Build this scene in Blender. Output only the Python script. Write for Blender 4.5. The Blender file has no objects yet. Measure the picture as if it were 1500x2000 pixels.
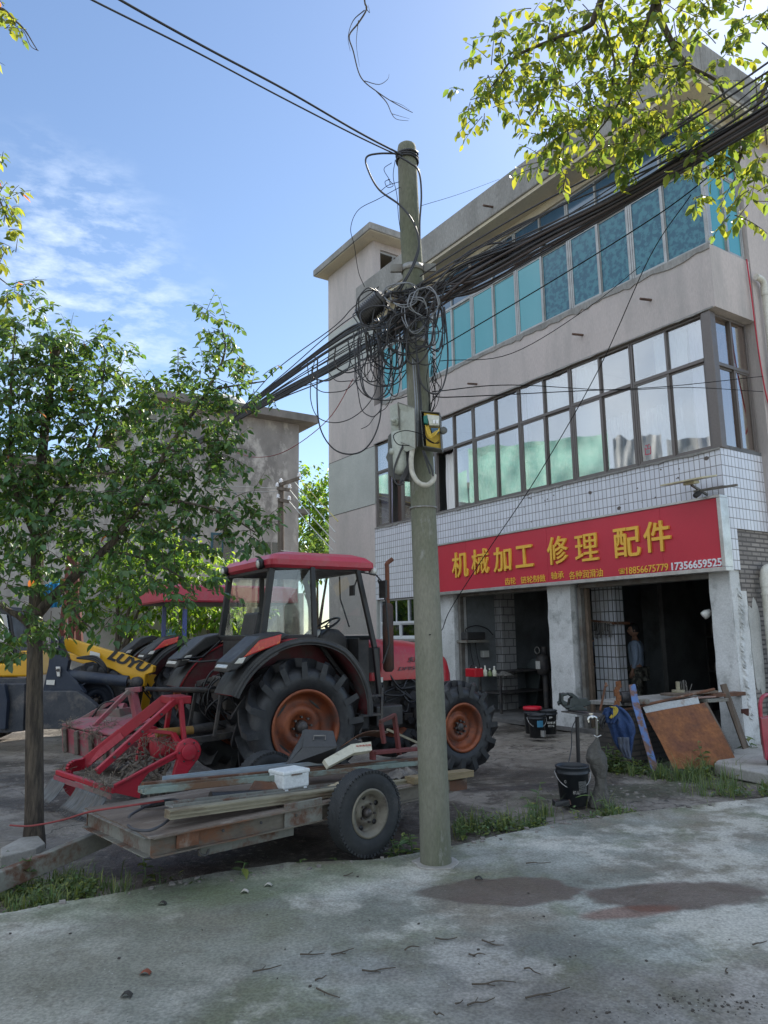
import bpy, bmesh, math, random
from mathutils import Vector, Matrix, Euler, noise
from math import sin, cos, pi, radians, atan2, sqrt, hypot
R = random.Random(7)
scn = bpy.context.scene
COL = scn.collection

# ------------------------------------------------------------------ camera (26 mm phone lens, eye height 1.65 m)
FPX = 1444.4
Zc = Vector((-130, 8700, FPX)).normalized()
Yc = (Vector((0, 0, 1)) - Zc.z * Zc).normalized()
Xc = Yc.cross(Zc)
if Xc.x < 0: Xc = -Xc
CAM = Vector((0, 0, 1.65))
cr, cu, cf = Vector((Xc.x, Yc.x, Zc.x)), Vector((Xc.y, Yc.y, Zc.y)), Vector((Xc.z, Yc.z, Zc.z))
cam = bpy.data.cameras.new('camera'); cam.sensor_fit = 'VERTICAL'; cam.sensor_height = 36; cam.lens = 26
cam.clip_start = 0.05; cam.clip_end = 3000
camo = bpy.data.objects.new('camera', cam); COL.objects.link(camo)
camo.matrix_world = Matrix(((cr.x, cu.x, -cf.x, 0), (cr.y, cu.y, -cf.y, 0), (cr.z, cu.z, -cf.z, 1.65), (0, 0, 0, 1)))
scn.camera = camo

# ------------------------------------------------------------------ sky and sun
SUN_AZ, SUN_EL = radians(34), radians(44)      # azimuth measured from +Y towards +X
w = bpy.data.worlds.new('World'); scn.world = w; w.use_nodes = True
nt = w.node_tree; nt.nodes.clear()
def N(nt, t, **k):
    n = nt.nodes.new(t)
    for a, b in k.items(): setattr(n, a, b)
    return n
sky = N(nt, 'ShaderNodeTexSky', sky_type='NISHITA', sun_disc=False)
sky.sun_elevation = SUN_EL; sky.sun_rotation = SUN_AZ; sky.air_density = 1.0; sky.dust_density = .25; sky.ozone_density = 2.0
tc = N(nt, 'ShaderNodeTexCoord')
mp = N(nt, 'ShaderNodeMapping'); mp.inputs['Scale'].default_value = (16, 22, 48); mp.inputs['Rotation'].default_value = (0.1, 0.35, 0.5)
ns = N(nt, 'ShaderNodeTexNoise'); ns.inputs['Scale'].default_value = 1.0; ns.inputs['Detail'].default_value = 8; ns.inputs['Roughness'].default_value = .62
rp = N(nt, 'ShaderNodeValToRGB'); rp.color_ramp.elements[0].position = .44; rp.color_ramp.elements[1].position = .70
# broad patch the thin clouds are gathered in (to the left, low)
cd = (cr * (110 - 750) + cu * (1000 - 690) + cf * FPX).normalized()
dt = N(nt, 'ShaderNodeVectorMath', operation='DOT_PRODUCT'); dt.inputs[1].default_value = cd
mr = N(nt, 'ShaderNodeMapRange', interpolation_type='SMOOTHSTEP'); mr.inputs['From Min'].default_value = .968; mr.inputs['From Max'].default_value = 1.0
ns2 = N(nt, 'ShaderNodeTexNoise'); ns2.inputs['Scale'].default_value = 5; ns2.inputs['Detail'].default_value = 3
ad = N(nt, 'ShaderNodeMath', operation='MULTIPLY_ADD'); ad.inputs[1].default_value = .05; 
ml = N(nt, 'ShaderNodeMath', operation='MULTIPLY'); ml2 = N(nt, 'ShaderNodeMath', operation='MULTIPLY'); ml2.inputs[1].default_value = .52
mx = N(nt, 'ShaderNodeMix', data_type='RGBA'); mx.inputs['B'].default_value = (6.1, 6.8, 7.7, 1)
hs = N(nt, 'ShaderNodeHueSaturation'); hs.inputs['Saturation'].default_value = 1.0
bg = N(nt, 'ShaderNodeBackground'); bg.inputs['Strength'].default_value = .1
wo = N(nt, 'ShaderNodeOutputWorld')
L = nt.links.new
L(tc.outputs['Generated'], mp.inputs['Vector']); L(mp.outputs[0], ns.inputs['Vector']); L(ns.outputs['Fac'], rp.inputs[0])
L(tc.outputs['Generated'], dt.inputs[0]); L(tc.outputs['Generated'], ns2.inputs['Vector'])
L(ns2.outputs['Fac'], ad.inputs[0]); L(dt.outputs['Value'], ad.inputs[2]); 
sb = N(nt, 'ShaderNodeMath', operation='SUBTRACT'); sb.inputs[1].default_value = .025
L(ad.outputs[0], sb.inputs[0]); L(sb.outputs[0], mr.inputs['Value'])
L(rp.outputs[0], ml.inputs[0]); L(mr.outputs[0], ml.inputs[1]); L(ml.outputs[0], ml2.inputs[0])
# brighter broken cloud added out of view behind the viewer as neutral fill light
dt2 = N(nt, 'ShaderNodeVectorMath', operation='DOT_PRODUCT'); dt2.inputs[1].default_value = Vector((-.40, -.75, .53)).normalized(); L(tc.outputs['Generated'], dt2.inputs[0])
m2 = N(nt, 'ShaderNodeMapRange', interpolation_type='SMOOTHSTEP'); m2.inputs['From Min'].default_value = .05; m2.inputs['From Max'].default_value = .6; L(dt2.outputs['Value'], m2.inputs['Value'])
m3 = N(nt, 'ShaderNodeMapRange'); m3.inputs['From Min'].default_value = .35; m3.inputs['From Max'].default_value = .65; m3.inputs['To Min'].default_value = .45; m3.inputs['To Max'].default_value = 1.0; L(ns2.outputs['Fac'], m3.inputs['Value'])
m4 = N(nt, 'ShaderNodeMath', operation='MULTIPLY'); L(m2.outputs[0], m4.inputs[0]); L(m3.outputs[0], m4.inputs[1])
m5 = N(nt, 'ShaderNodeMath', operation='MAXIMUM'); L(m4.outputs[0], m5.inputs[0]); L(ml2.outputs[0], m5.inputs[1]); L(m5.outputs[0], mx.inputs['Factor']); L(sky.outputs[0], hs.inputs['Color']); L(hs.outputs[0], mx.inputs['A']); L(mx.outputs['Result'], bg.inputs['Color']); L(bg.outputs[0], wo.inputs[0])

sl = bpy.data.lights.new('sun', 'SUN'); sl.energy = 4.0; sl.angle = radians(.5); sl.color = (1, .94, .84)
slo = bpy.data.objects.new('sun', sl); COL.objects.link(slo)
sd = Vector((sin(SUN_AZ) * cos(SUN_EL), cos(SUN_AZ) * cos(SUN_EL), sin(SUN_EL)))
slo.rotation_euler = sd.to_track_quat('Z', 'Y').to_euler(); slo.location = sd * 50
scn.view_settings.view_transform = 'Standard'; scn.view_settings.look = 'None'; scn.view_settings.exposure = 1.0; scn.view_settings.gamma = 1
try:
    scn.cycles.use_denoising = True; scn.cycles.max_bounces = 8; scn.cycles.transparent_max_bounces = 24
    scn.cycles.sample_clamp_indirect = 4; scn.cycles.caustics_reflective = False; scn.cycles.caustics_refractive = False
except Exception: pass

# ------------------------------------------------------------------ helpers
def ray(u, v): return cr * (u - 750) + cu * (1000 - v) + cf * FPX
def P(u, v, Y):                       # world point seen towards (u, v) at forward distance Y
    r = ray(u, v); return CAM + r * (Y / r.y)
def G(u, v, z=0.0):                   # world point on the ground
    r = ray(u, v); return CAM + r * ((z - 1.65) / r.z)
class Frame:                          # local frame: x, y horizontal, z up
    def __init__(s, o, x):
        s.o = Vector((o[0], o[1], o[2] if len(o) > 2 else 0)); s.x = Vector((x[0], x[1], 0)).normalized(); s.y = Vector((-s.x.y, s.x.x, 0)); s.z = Vector((0, 0, 1))
    def on(s, u, v, ax, val):
        r = ray(u, v); a = (s.x, s.y, s.z)[ax]; c = CAM - s.o
        t = (val - c.dot(a)) / r.dot(a); p = c + r * t
        return Vector((p.dot(s.x), p.dot(s.y), p.dot(s.z)))
    def mat(s):
        return Matrix(((s.x.x, s.y.x, 0, s.o.x), (s.x.y, s.y.y, 0, s.o.y), (0, 0, 1, s.o.z), (0, 0, 0, 1)))
    def w(s, p): return s.o + s.x * p[0] + s.y * p[1] + s.z * p[2]
    def l(s, p):
        d = Vector(p) - s.o; return Vector((d.dot(s.x), d.dot(s.y), d.z))
def az(a): return (sin(radians(a)), cos(radians(a)))

def tag(o, label=None, cat=None, group=None, kind=None):
    if label: o['label'] = label
    if cat: o['category'] = cat
    if group: o['group'] = group
    if kind: o['kind'] = kind
    return o
def thing(name, label, cat, fr=None, group=None, loc=None, rz=0.0):
    o = bpy.data.objects.new(name, None); COL.objects.link(o); o.empty_display_size = .1
    if fr is not None: o.matrix_world = fr.mat()
    elif loc is not None: o.location = loc; o.rotation_euler = (0, 0, rz)
    return tag(o, label, cat, group)
def copy_tree(o, parent=None):
    c = o.copy(); COL.objects.link(c); c.parent = parent
    if parent is not None: c.matrix_parent_inverse = o.matrix_parent_inverse.copy()
    for ch in list(o.children): copy_tree(ch, c)
    return c

class MB:
    def __init__(s): s.v = []; s.f = []; s.sm = []; s.c = None
    def add(s, vs, fs, smooth=False):
        n = len(s.v); s.v += [tuple(v) for v in vs]; s.f += [tuple(i + n for i in f) for f in fs]; s.sm += [smooth] * len(fs); return s
    def box(s, a, b, jit=0):
        x0, y0, z0 = [min(a[i], b[i]) for i in range(3)]; x1, y1, z1 = [max(a[i], b[i]) for i in range(3)]
        vs = [(x, y, z) for z in (z0, z1) for y in (y0, y1) for x in (x0, x1)]
        if jit: vs = [tuple(c + R.uniform(-jit, jit) for c in v) for v in vs]
        return s.add(vs, [(0, 2, 3, 1), (4, 5, 7, 6), (0, 1, 5, 4), (2, 6, 7, 3), (0, 4, 6, 2), (1, 3, 7, 5)])
    def obox(s, c, x, y, z):          # centre and three half-axis vectors
        c, x, y, z = map(Vector, (c, x, y, z))
        vs = [c + x * i + y * j + z * k for k in (-1, 1) for j in (-1, 1) for i in (-1, 1)]
        fs = [(0, 2, 3, 1), (4, 5, 7, 6), (0, 1, 5, 4), (2, 6, 7, 3), (0, 4, 6, 2), (1, 3, 7, 5)]
        if x.cross(y).dot(z) < 0: fs = [f[::-1] for f in fs]
        return s.add(vs, fs)
    def bar(s, p, q, w, h, up=(0, 0, 1)):   # rectangular bar from p to q
        p, q = Vector(p), Vector(q); d = (q - p).normalized(); up = Vector(up)
        if abs(d.dot(up)) > .97: up = Vector((1, 0, 0))
        sx = d.cross(up).normalized(); u = sx.cross(d).normalized()
        return s.obox((p + q) / 2, (q - p) / 2, sx * w / 2, u * h / 2)
    def prism(s, pts, off):           # closed polygon pts (3-D), extruded by vector off
        pts = [Vector(p) for p in pts]; off = Vector(off); n = len(pts)
        nrm = Vector((0, 0, 0))
        for i in range(n): nrm += pts[i].cross(pts[(i + 1) % n])
        if nrm.dot(off) > 0: pts = pts[::-1]
        vs = pts + [p + off for p in pts]
        fs = [tuple(range(n)), tuple(range(2 * n - 1, n - 1, -1))] + [(i, i + n, (i + 1) % n + n, (i + 1) % n)[::1] for i in range(n)]
        return s.add(vs, fs)
    def tube(s, pts, r, n=8, caps=True, smooth=True, rs=None):
        pts = [Vector(p) for p in pts]; m = len(pts)
        if m < 2: return s
        vs = []; prev = None
        for i, p in enumerate(pts):
            d = (pts[min(i + 1, m - 1)] - pts[max(i - 1, 0)])
            d = d.normalized() if d.length > 1e-9 else Vector((0, 0, 1))
            if prev is None:
                a = Vector((0, 0, 1)) if abs(d.z) < .9 else Vector((1, 0, 0)); prev = d.cross(a).normalized()
            else:
                prev = prev - d * prev.dot(d)
                prev = prev.normalized() if prev.length > 1e-6 else d.orthogonal().normalized()
            b = d.cross(prev); rr = rs[i] if rs else r
            vs += [p + (prev * cos(2 * pi * k / n) + b * sin(2 * pi * k / n)) * rr for k in range(n)]
        fs = [(i * n + k, i * n + (k + 1) % n, (i + 1) * n + (k + 1) % n, (i + 1) * n + k) for i in range(m - 1) for k in range(n)]
        s.add(vs, fs, smooth)
        if caps: s.add(vs[:n], [tuple(range(n - 1, -1, -1))]); s.add(vs[-n:], [tuple(range(n))])
        return s
    def cyl(s, p, q, r0, r1=None, n=20, caps=True):
        return s.tube([p, q], r0, n, caps, True, [r0, r0 if r1 is None else r1])
    def lathe(s, prof, c=(0, 0, 0), axis=(0, 0, 1), n=28, closed=False, smooth=True):   # prof: (radius, height)
        a = Vector(axis).normalized(); x = a.orthogonal().normalized(); y = a.cross(x); c = Vector(c); m = len(prof)
        vs = [c + a * h + (x * cos(2 * pi * k / n) + y * sin(2 * pi * k / n)) * r for r, h in prof for k in range(n)]
        fs = [(i * n + k, i * n + (k + 1) % n, (i + 1) * n + (k + 1) % n, (i + 1) * n + k) for i in range(m - 1) for k in range(n)]
        if closed: fs += [((m - 1) * n + k, (m - 1) * n + (k + 1) % n, (k + 1) % n, k) for k in range(n)]
        return s.add(vs, fs, smooth)
    def grid(s, fn, nu, nv, smooth=True, thick=0):
        vs = [Vector(fn(i / nu, j / nv)) for j in range(nv + 1) for i in range(nu + 1)]
        fs = [(j * (nu + 1) + i, j * (nu + 1) + i + 1, (j + 1) * (nu + 1) + i + 1, (j + 1) * (nu + 1) + i) for j in range(nv) for i in range(nu)]
        return s.add(vs, fs, smooth)
    def build(s, name, mat, parent=None, bevel=0, solid=0, wn=True):
        me = bpy.data.meshes.new(name); me.from_pydata(s.v, [], s.f)
        me.polygons.foreach_set('use_smooth', s.sm)
        if s.c is not None:
            at = me.color_attributes.new('tint', 'FLOAT_COLOR', 'POINT')
            at.data.foreach_set('color', [x for c in s.c for x in (c[0], c[1], c[2], 1.0)])
        me.materials.append(mat); me.update()
        o = bpy.data.objects.new(name, me); COL.objects.link(o)
        if parent is not None: o.parent = parent
        if solid:
            m = o.modifiers.new('solid', 'SOLIDIFY'); m.thickness = solid; m.offset = 0
        if bevel:
            m = o.modifiers.new('bevel', 'BEVEL'); m.width = bevel; m.segments = 2; m.limit_method = 'ANGLE'; m.angle_limit = radians(40)
        return o

def catmull(pts, k=8):
    pts = [Vector(p) for p in pts]
    if len(pts) < 3: return pts
    q = [pts[0] * 2 - pts[1]] + pts + [pts[-1] * 2 - pts[-2]]; out = []
    for i in range(1, len(q) - 2):
        a, b, c, d = q[i - 1:i + 3]
        for j in range(k):
            t = j / k
            out.append(.5 * ((2 * b) + (-a + c) * t + (2 * a - 5 * b + 4 * c - d) * t * t + (-a + 3 * b - 3 * c + d) * t ** 3))
    out.append(pts[-1]); return out

MATS = {}
def mat(name, col, rough=.6, metal=0.0, col2=None, scale=4, lo=.4, hi=.65, detail=6, fine=.12, fscale=40, bump=.0, bscale=30,
        dirt=None, dscale=2.5, dlo=.55, dhi=.68, drough=.85, spec=.5, trans=0, coat=0, stretch=None, coords='Object', emit=None):
    """base colour with a soft second tone, fine grain, an optional worn layer (rust, dust, moss) and a bump"""
    if name in MATS: return MATS[name]
    m = bpy.data.materials.new(name); m.use_nodes = True; nt = m.node_tree; nt.nodes.clear(); L = nt.links.new
    out = N(nt, 'ShaderNodeOutputMaterial'); b = N(nt, 'ShaderNodeBsdfPrincipled'); L(b.outputs[0], out.inputs[0])
    tc = N(nt, 'ShaderNodeTexCoord'); vec = tc.outputs[coords]
    if stretch:
        mp = N(nt, 'ShaderNodeMapping'); mp.inputs['Scale'].default_value = stretch; L(vec, mp.inputs[0]); vec = mp.outputs[0]
    def noise_(sc, det=6, ro=.6):
        n = N(nt, 'ShaderNodeTexNoise'); n.inputs['Scale'].default_value = sc; n.inputs['Detail'].default_value = det; n.inputs['Roughness'].default_value = ro
        L(vec, n.inputs['Vector']); return n.outputs['Fac']
    def rng(x, a, c, lo_=0, hi_=1):
        r = N(nt, 'ShaderNodeMapRange'); r.inputs[1].default_value = a; r.inputs[2].default_value = c; r.inputs[3].default_value = lo_; r.inputs[4].default_value = hi_
        L(x, r.inputs[0]); return r.outputs[0]
    def mix(f, a, c, mode='MIX'):
        x = N(nt, 'ShaderNodeMix', data_type='RGBA', blend_type=mode)
        for s, y in (('Factor', f), ('A', a), ('B', c)):
            if isinstance(y, (int, float)): x.inputs[s].default_value = y
            elif isinstance(y, tuple): x.inputs[s].default_value = (*y[:3], 1)
            else: L(y, x.inputs[s])
        return x.outputs['Result']
    c = tuple(col)
    if col2: c = mix(rng(noise_(scale, detail), lo, hi), col, col2)
    if fine:
        g = N(nt, 'ShaderNodeMapRange'); g.inputs[1].default_value = .3; g.inputs[2].default_value = .7; g.inputs[3].default_value = 1 - fine; g.inputs[4].default_value = 1 + fine
        L(noise_(fscale, 3), g.inputs[0])
        h = N(nt, 'ShaderNodeVectorMath', operation='SCALE')
        if isinstance(c, tuple): h.inputs[0].default_value = c[:3]
        else: L(c, h.inputs[0])
        L(g.outputs[0], h.inputs['Scale']); c = h.outputs[0]
    rgh = rough
    if dirt:
        d = rng(noise_(dscale, 8, .7), dlo, dhi)
        c = mix(d, c, dirt)
        rr = N(nt, 'ShaderNodeMapRange'); rr.inputs[3].default_value = rough; rr.inputs[4].default_value = drough; L(d, rr.inputs[0]); L(rr.outputs[0], b.inputs['Roughness'])
        if metal:
            rm = N(nt, 'ShaderNodeMapRange'); rm.inputs[3].default_value = metal; rm.inputs[4].default_value = 0; L(d, rm.inputs[0]); L(rm.outputs[0], b.inputs['Metallic'])
    else:
        if rough > .08:
            L(rng(noise_(scale * 2.3, 4), .3, .7, max(0, rough - .08), min(1, rough + .08)), b.inputs['Roughness'])
        else: b.inputs['Roughness'].default_value = rough
        b.inputs['Metallic'].default_value = metal
    if isinstance(c, tuple): b.inputs['Base Color'].default_value = (*c[:3], 1)
    else: L(c, b.inputs['Base Color'])
    b.inputs['Specular IOR Level'].default_value = spec
    if coat: b.inputs['Coat Weight'].default_value = coat; b.inputs['Coat Roughness'].default_value = .15
    if emit: b.inputs['Emission Color'].default_value = (*emit[:3], 1); b.inputs['Emission Strength'].default_value = emit[3]
    if bump:
        bp = N(nt, 'ShaderNodeBump'); bp.inputs['Strength'].default_value = min(1, bump); bp.inputs['Distance'].default_value = .02 * max(1, bump)
        L(noise_(bscale, 5, .6), bp.inputs['Height']); L(bp.outputs[0], b.inputs['Normal'])
    MATS[name] = m; return m

def bricks(name, c1, c2, mortar, bw, bh, msz, offset=.5, rough=.6, bump=.3, dirt=None, dlo=.6, dhi=.75, vary=0.0):
    m = bpy.data.materials.new(name); m.use_nodes = True; nt = m.node_tree; nt.nodes.clear(); L = nt.links.new
    out = N(nt, 'ShaderNodeOutputMaterial'); b = N(nt, 'ShaderNodeBsdfPrincipled'); L(b.outputs[0], out.inputs[0])
    tc = N(nt, 'ShaderNodeTexCoord'); sp = N(nt, 'ShaderNodeSeparateXYZ'); L(tc.outputs['Object'], sp.inputs[0])
    a = N(nt, 'ShaderNodeMath', operation='ADD'); L(sp.outputs[0], a.inputs[0]); L(sp.outputs[1], a.inputs[1])
    cb = N(nt, 'ShaderNodeCombineXYZ'); L(a.outputs[0], cb.inputs[0]); L(sp.outputs[2], cb.inputs[1])
    br = N(nt, 'ShaderNodeTexBrick', offset=offset, offset_frequency=2, squash=1.0)
    br.inputs['Scale'].default_value = 1; br.inputs['Brick Width'].default_value = bw; br.inputs['Row Height'].default_value = bh
    br.inputs['Mortar Size'].default_value = msz; br.inputs['Mortar Smooth'].default_value = .1; br.inputs['Bias'].default_value = vary
    br.inputs['Color1'].default_value = (*c1, 1); br.inputs['Color2'].default_value = (*c2, 1); br.inputs['Mortar'].default_value = (*mortar, 1)
    L(cb.outputs[0], br.inputs['Vector']); c = br.outputs['Color']
    ns = N(nt, 'ShaderNodeTexNoise'); ns.inputs['Scale'].default_value = 1.6; ns.inputs['Detail'].default_value = 9; ns.inputs['Roughness'].default_value = .7; L(tc.outputs['Object'], ns.inputs[0])
    if dirt:
        r = N(nt, 'ShaderNodeMapRange'); r.inputs[1].default_value = dlo; r.inputs[2].default_value = dhi; L(ns.outputs['Fac'], r.inputs[0])
        x = N(nt, 'ShaderNodeMix', data_type='RGBA'); L(r.outputs[0], x.inputs['Factor']); L(c, x.inputs['A']); x.inputs['B'].default_value = (*dirt, 1); c = x.outputs['Result']
    L(c, b.inputs['Base Color']); b.inputs['Roughness'].default_value = rough
    bp = N(nt, 'ShaderNodeBump', invert=True); bp.inputs['Strength'].default_value = bump; bp.inputs['Distance'].default_value = .01; L(br.outputs['Fac'], bp.inputs['Height']); L(bp.outputs[0], b.inputs['Normal'])
    return m

def glassy(name, tint, refl=.12, rough=.02, alpha=None, bump=0):
    """window glass: see-through pane tinted by its colour, mirror by angle"""
    m = bpy.data.materials.new(name); m.use_nodes = True; nt = m.node_tree; nt.nodes.clear(); L = nt.links.new
    out = N(nt, 'ShaderNodeOutputMaterial'); t = N(nt, 'ShaderNodeBsdfTransparent'); t.inputs[0].default_value = (*tint, 1)
    g = N(nt, 'ShaderNodeBsdfGlossy'); g.inputs['Roughness'].default_value = rough; g.inputs['Color'].default_value = (1, .96, .91, 1)
    fr = N(nt, 'ShaderNodeLayerWeight'); pw = N(nt, 'ShaderNodeMath', operation='POWER'); pw.inputs[1].default_value = 4; L(fr.outputs['Facing'], pw.inputs[0])
    a = N(nt, 'ShaderNodeMath', operation='MULTIPLY_ADD', use_clamp=True); a.inputs[1].default_value = .7; a.inputs[2].default_value = refl; L(pw.outputs[0], a.inputs[0])
    x = N(nt, 'ShaderNodeMixShader'); L(a.outputs[0], x.inputs[0]); L(t.outputs[0], x.inputs[1]); L(g.outputs[0], x.inputs[2]); L(x.outputs[0], out.inputs[0])
    if bump:
        ns = N(nt, 'ShaderNodeTexNoise'); ns.inputs['Scale'].default_value = 1.2; tc = N(nt, 'ShaderNodeTexCoord'); L(tc.outputs['Object'], ns.inputs[0])
        bp = N(nt, 'ShaderNodeBump'); bp.inputs['Strength'].default_value = bump; bp.inputs['Distance'].default_value = .02; L(ns.outputs[0], bp.inputs['Height']); L(bp.outputs[0], g.inputs['Normal'])
    return m

def writing(name, body, size, mt, parent, loc, rot, depth=.004, bold=0.0, align='LEFT', fit=None, shear=0.0):
    """real lettering turned into a mesh; fit = (width, height) in metres"""
    cu_ = bpy.data.curves.new(name, 'FONT'); cu_.body = body; cu_.size = size; cu_.extrude = depth / 2; cu_.offset = bold; cu_.align_x = align; cu_.shear = shear
    cu_.resolution_u = 3
    o = bpy.data.objects.new(name, cu_); COL.objects.link(o); bpy.context.view_layer.update()
    dg = bpy.context.evaluated_depsgraph_get(); me = bpy.data.meshes.new_from_object(o.evaluated_get(dg)); bpy.data.objects.remove(o)
    xs = [v.co.x for v in me.vertices] or [0, 1]; ys = [v.co.y for v in me.vertices] or [0, 1]
    if fit:
        sx = fit[0] / max(1e-6, max(xs) - min(xs)); sy = fit[1] / max(1e-6, max(ys) - min(ys)) if fit[1] else sx
        x0, y0 = min(xs), min(ys)
        for v in me.vertices: v.co.x = (v.co.x - x0) * sx; v.co.y = (v.co.y - y0) * sy
    me.materials.clear(); me.materials.append(mt); me.name = name
    ob = bpy.data.objects.new(name, me); COL.objects.link(ob)
    if parent is not None: ob.parent = parent
    ob.location = loc; ob.rotation_euler = rot
    return ob
# ------------------------------------------------------------------ ground, yard and road
VFAC = Vector((-.553684, .832727, 0)); NFAC = Vector((.832727, .553684, 0))
A0 = Vector((4.94125, 10.5575, 0))
BF = Frame(A0, VFAC)                              # x along the shop front (to the far left), y INTO... see below
# local y of BF = 90 deg left of VFAC = -NFAC, i.e. towards the viewer
m_dirt = bpy.data.materials.new('yard_soil'); m_dirt.use_nodes = True
def ground_mat(m, kind):
    nt = m.node_tree; nt.nodes.clear(); L = nt.links.new
    out = N(nt, 'ShaderNodeOutputMaterial'); b = N(nt, 'ShaderNodeBsdfPrincipled'); L(b.outputs[0], out.inputs[0])
    geo = N(nt, 'ShaderNodeTexCoord'); vec = geo.outputs['Object']
    def nz(sc, det=8, ro=.6, dist=0.0):
        n = N(nt, 'ShaderNodeTexNoise'); n.inputs['Scale'].default_value = sc; n.inputs['Detail'].default_value = det; n.inputs['Roughness'].default_value = ro; n.inputs['Distortion'].default_value = dist
        L(vec, n.inputs['Vector']); return n.outputs['Fac']
    def rg(x, a, c, lo=0, hi=1):
        r = N(nt, 'ShaderNodeMapRange', interpolation_type='SMOOTHSTEP'); r.inputs[1].default_value = a; r.inputs[2].default_value = c; r.inputs[3].default_value = lo; r.inputs[4].default_value = hi
        L(x, r.inputs[0]); return r.outputs[0]
    def mix(f, a, c, mode='MIX'):
        x = N(nt, 'ShaderNodeMix', data_type='RGBA', blend_type=mode)
        for s, y in (('Factor', f), ('A', a), ('B', c)):
            if isinstance(y, (int, float)): x.inputs[s].default_value = y
            elif isinstance(y, tuple): x.inputs[s].default_value = (*y[:3], 1)
            else: L(y, x.inputs[s])
        return x.outputs['Result']
    def mth(op, x, y):
        n = N(nt, 'ShaderNodeMath', operation=op, use_clamp=False)
        for i, q in enumerate((x, y)):
            if isinstance(q, (int, float)): n.inputs[i].default_value = q
            else: L(q, n.inputs[i])
        return n.outputs[0]
    def patch(cx, cy, rx, ry, rot, edge=.35, nsc=3.0, namt=.5):   # one patch of colour with its own outline on the ground
        mp = N(nt, 'ShaderNodeMapping', vector_type='TEXTURE'); mp.inputs['Location'].default_value = (cx, cy, 0); mp.inputs['Rotation'].default_value = (0, 0, rot); mp.inputs['Scale'].default_value = (rx, ry, 1e3)
        L(vec, mp.inputs[0]); ln = N(nt, 'ShaderNodeVectorMath', operation='LENGTH'); L(mp.outputs[0], ln.inputs[0])
        d = mth('ADD', ln.outputs['Value'], mth('MULTIPLY', mth('SUBTRACT', nz(nsc, 6), .5), namt * 2))
        return rg(d, 1 - edge / 2, 1 + edge / 2, 1, 0)
    if kind == 'road':
        c = mix(rg(nz(.9, 7, .62), .38, .62), (.165, .172, .145), (.37, .378, .34))
        c = mix(mth('MULTIPLY', rg(nz(1.1, 7, .6, .4), .47, .62), .8), c, (.135, .15, .08))         # moss film
        c = mix(mth('MULTIPLY', rg(nz(.6, 6, .6), .46, .62), .65), c, (.23, .19, .145))
        e = mth('MULTIPLY', rg(nz(.7, 7, .65), .50, .58), .7); c = mix(e, c, (.56, .54, .48))
        # damp, reddish and green patches
        q = G(440, 1740); c = mix(mth('MULTIPLY', patch(q.x, q.y, 1.3, .33, .35, .6, 2.5, .6), .55), c, (.14, .175, .095))
        q = G(300, 1850); c = mix(mth('MULTIPLY', patch(q.x, q.y, 1.2, .5, .3, .9, 2.5, .6), .6), c, (.175, .175, .13))
        q = G(120, 1960); c = mix(mth('MULTIPLY', patch(q.x, q.y, 1.0, .4, .1, .9, 2.5, .6), .5), c, (.16, .155, .12))
        q = G(990, 1745); p1 = patch(q.x, q.y, .52, .26, .05, .22, 2.4, .55)
        q = G(1320, 1752); p2 = patch(q.x, q.y, .58, .25, .12, .25, 2.1, .6)
        pp = mth('MAXIMUM', p1, p2); c = mix(mth('MULTIPLY', pp, .85), c, (.115, .092, .08))
        q = G(1235, 1785); p3 = patch(q.x, q.y, .30, .09, .25, .6, 3, .5); c = mix(mth('MULTIPLY', p3, .75), c, (.17, .075, .05))
        q = G(1250, 1960); p4 = patch(q.x, q.y, 1.1, .35, 0, .9, 2.5, .6); c = mix(mth('MULTIPLY', p4, .45), c, (.13, .10, .095))
        q = G(860, 1875); p5 = patch(q.x, q.y, .8, .25, .1, .9, 2.5, .6); c = mix(mth('MULTIPLY', p5, .35), c, (.13, .125, .13))
        v = N(nt, 'ShaderNodeTexVoronoi', feature='F1'); v.inputs['Scale'].default_value = 26; L(vec, v.inputs[0])
        c = mix(mth('MULTIPLY', rg(v.outputs['Distance'], .05, .16, 1, 0), mth('MULTIPLY', rg(nz(3, 3), .5, .6), .7)), c, (.46, .47, .45))   # exposed pale stones
        v2 = N(nt, 'ShaderNodeTexVoronoi', feature='F1'); v2.inputs['Scale'].default_value = 19; L(vec, v2.inputs[0])
        c = mix(mth('MULTIPLY', rg(v2.outputs['Distance'], .04, .12, 1, 0), mth('MULTIPLY', rg(nz(2.1, 3), .55, .63), .5)), c, (.08, .07, .06))
        c = mix(mth('MULTIPLY', rg(nz(5, 8, .72), .5, .68), .55), c, (.13, .115, .085)); g = rg(nz(60, 4), .3, .7, .74, 1.26)
        h = N(nt, 'ShaderNodeVectorMath', operation='SCALE'); L(c, h.inputs[0]); L(g, h.inputs['Scale']); c = h.outputs[0]
        L(c, b.inputs['Base Color']); L(rg(pp, 0, 1, .78, .28), b.inputs['Roughness'])
        hh = mth('ADD', mth('MULTIPLY', nz(2.0, 8, .6), .6), mth('MULTIPLY', nz(45, 6, .7), .14))
        bp = N(nt, 'ShaderNodeBump'); bp.inputs['Strength'].default_value = .55; bp.inputs['Distance'].default_value = .05; L(hh, bp.inputs['Height']); L(bp.outputs[0], b.inputs['Normal'])
    else:
        c = mix(rg(nz(.7, 9, .7), .42, .58), (.085, .075, .062), (.27, .243, .212))
        c = mix(mth('MULTIPLY', rg(nz(1.5, 9, .72, .6), .50, .57), .8), c, (.055, .046, .038))
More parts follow.
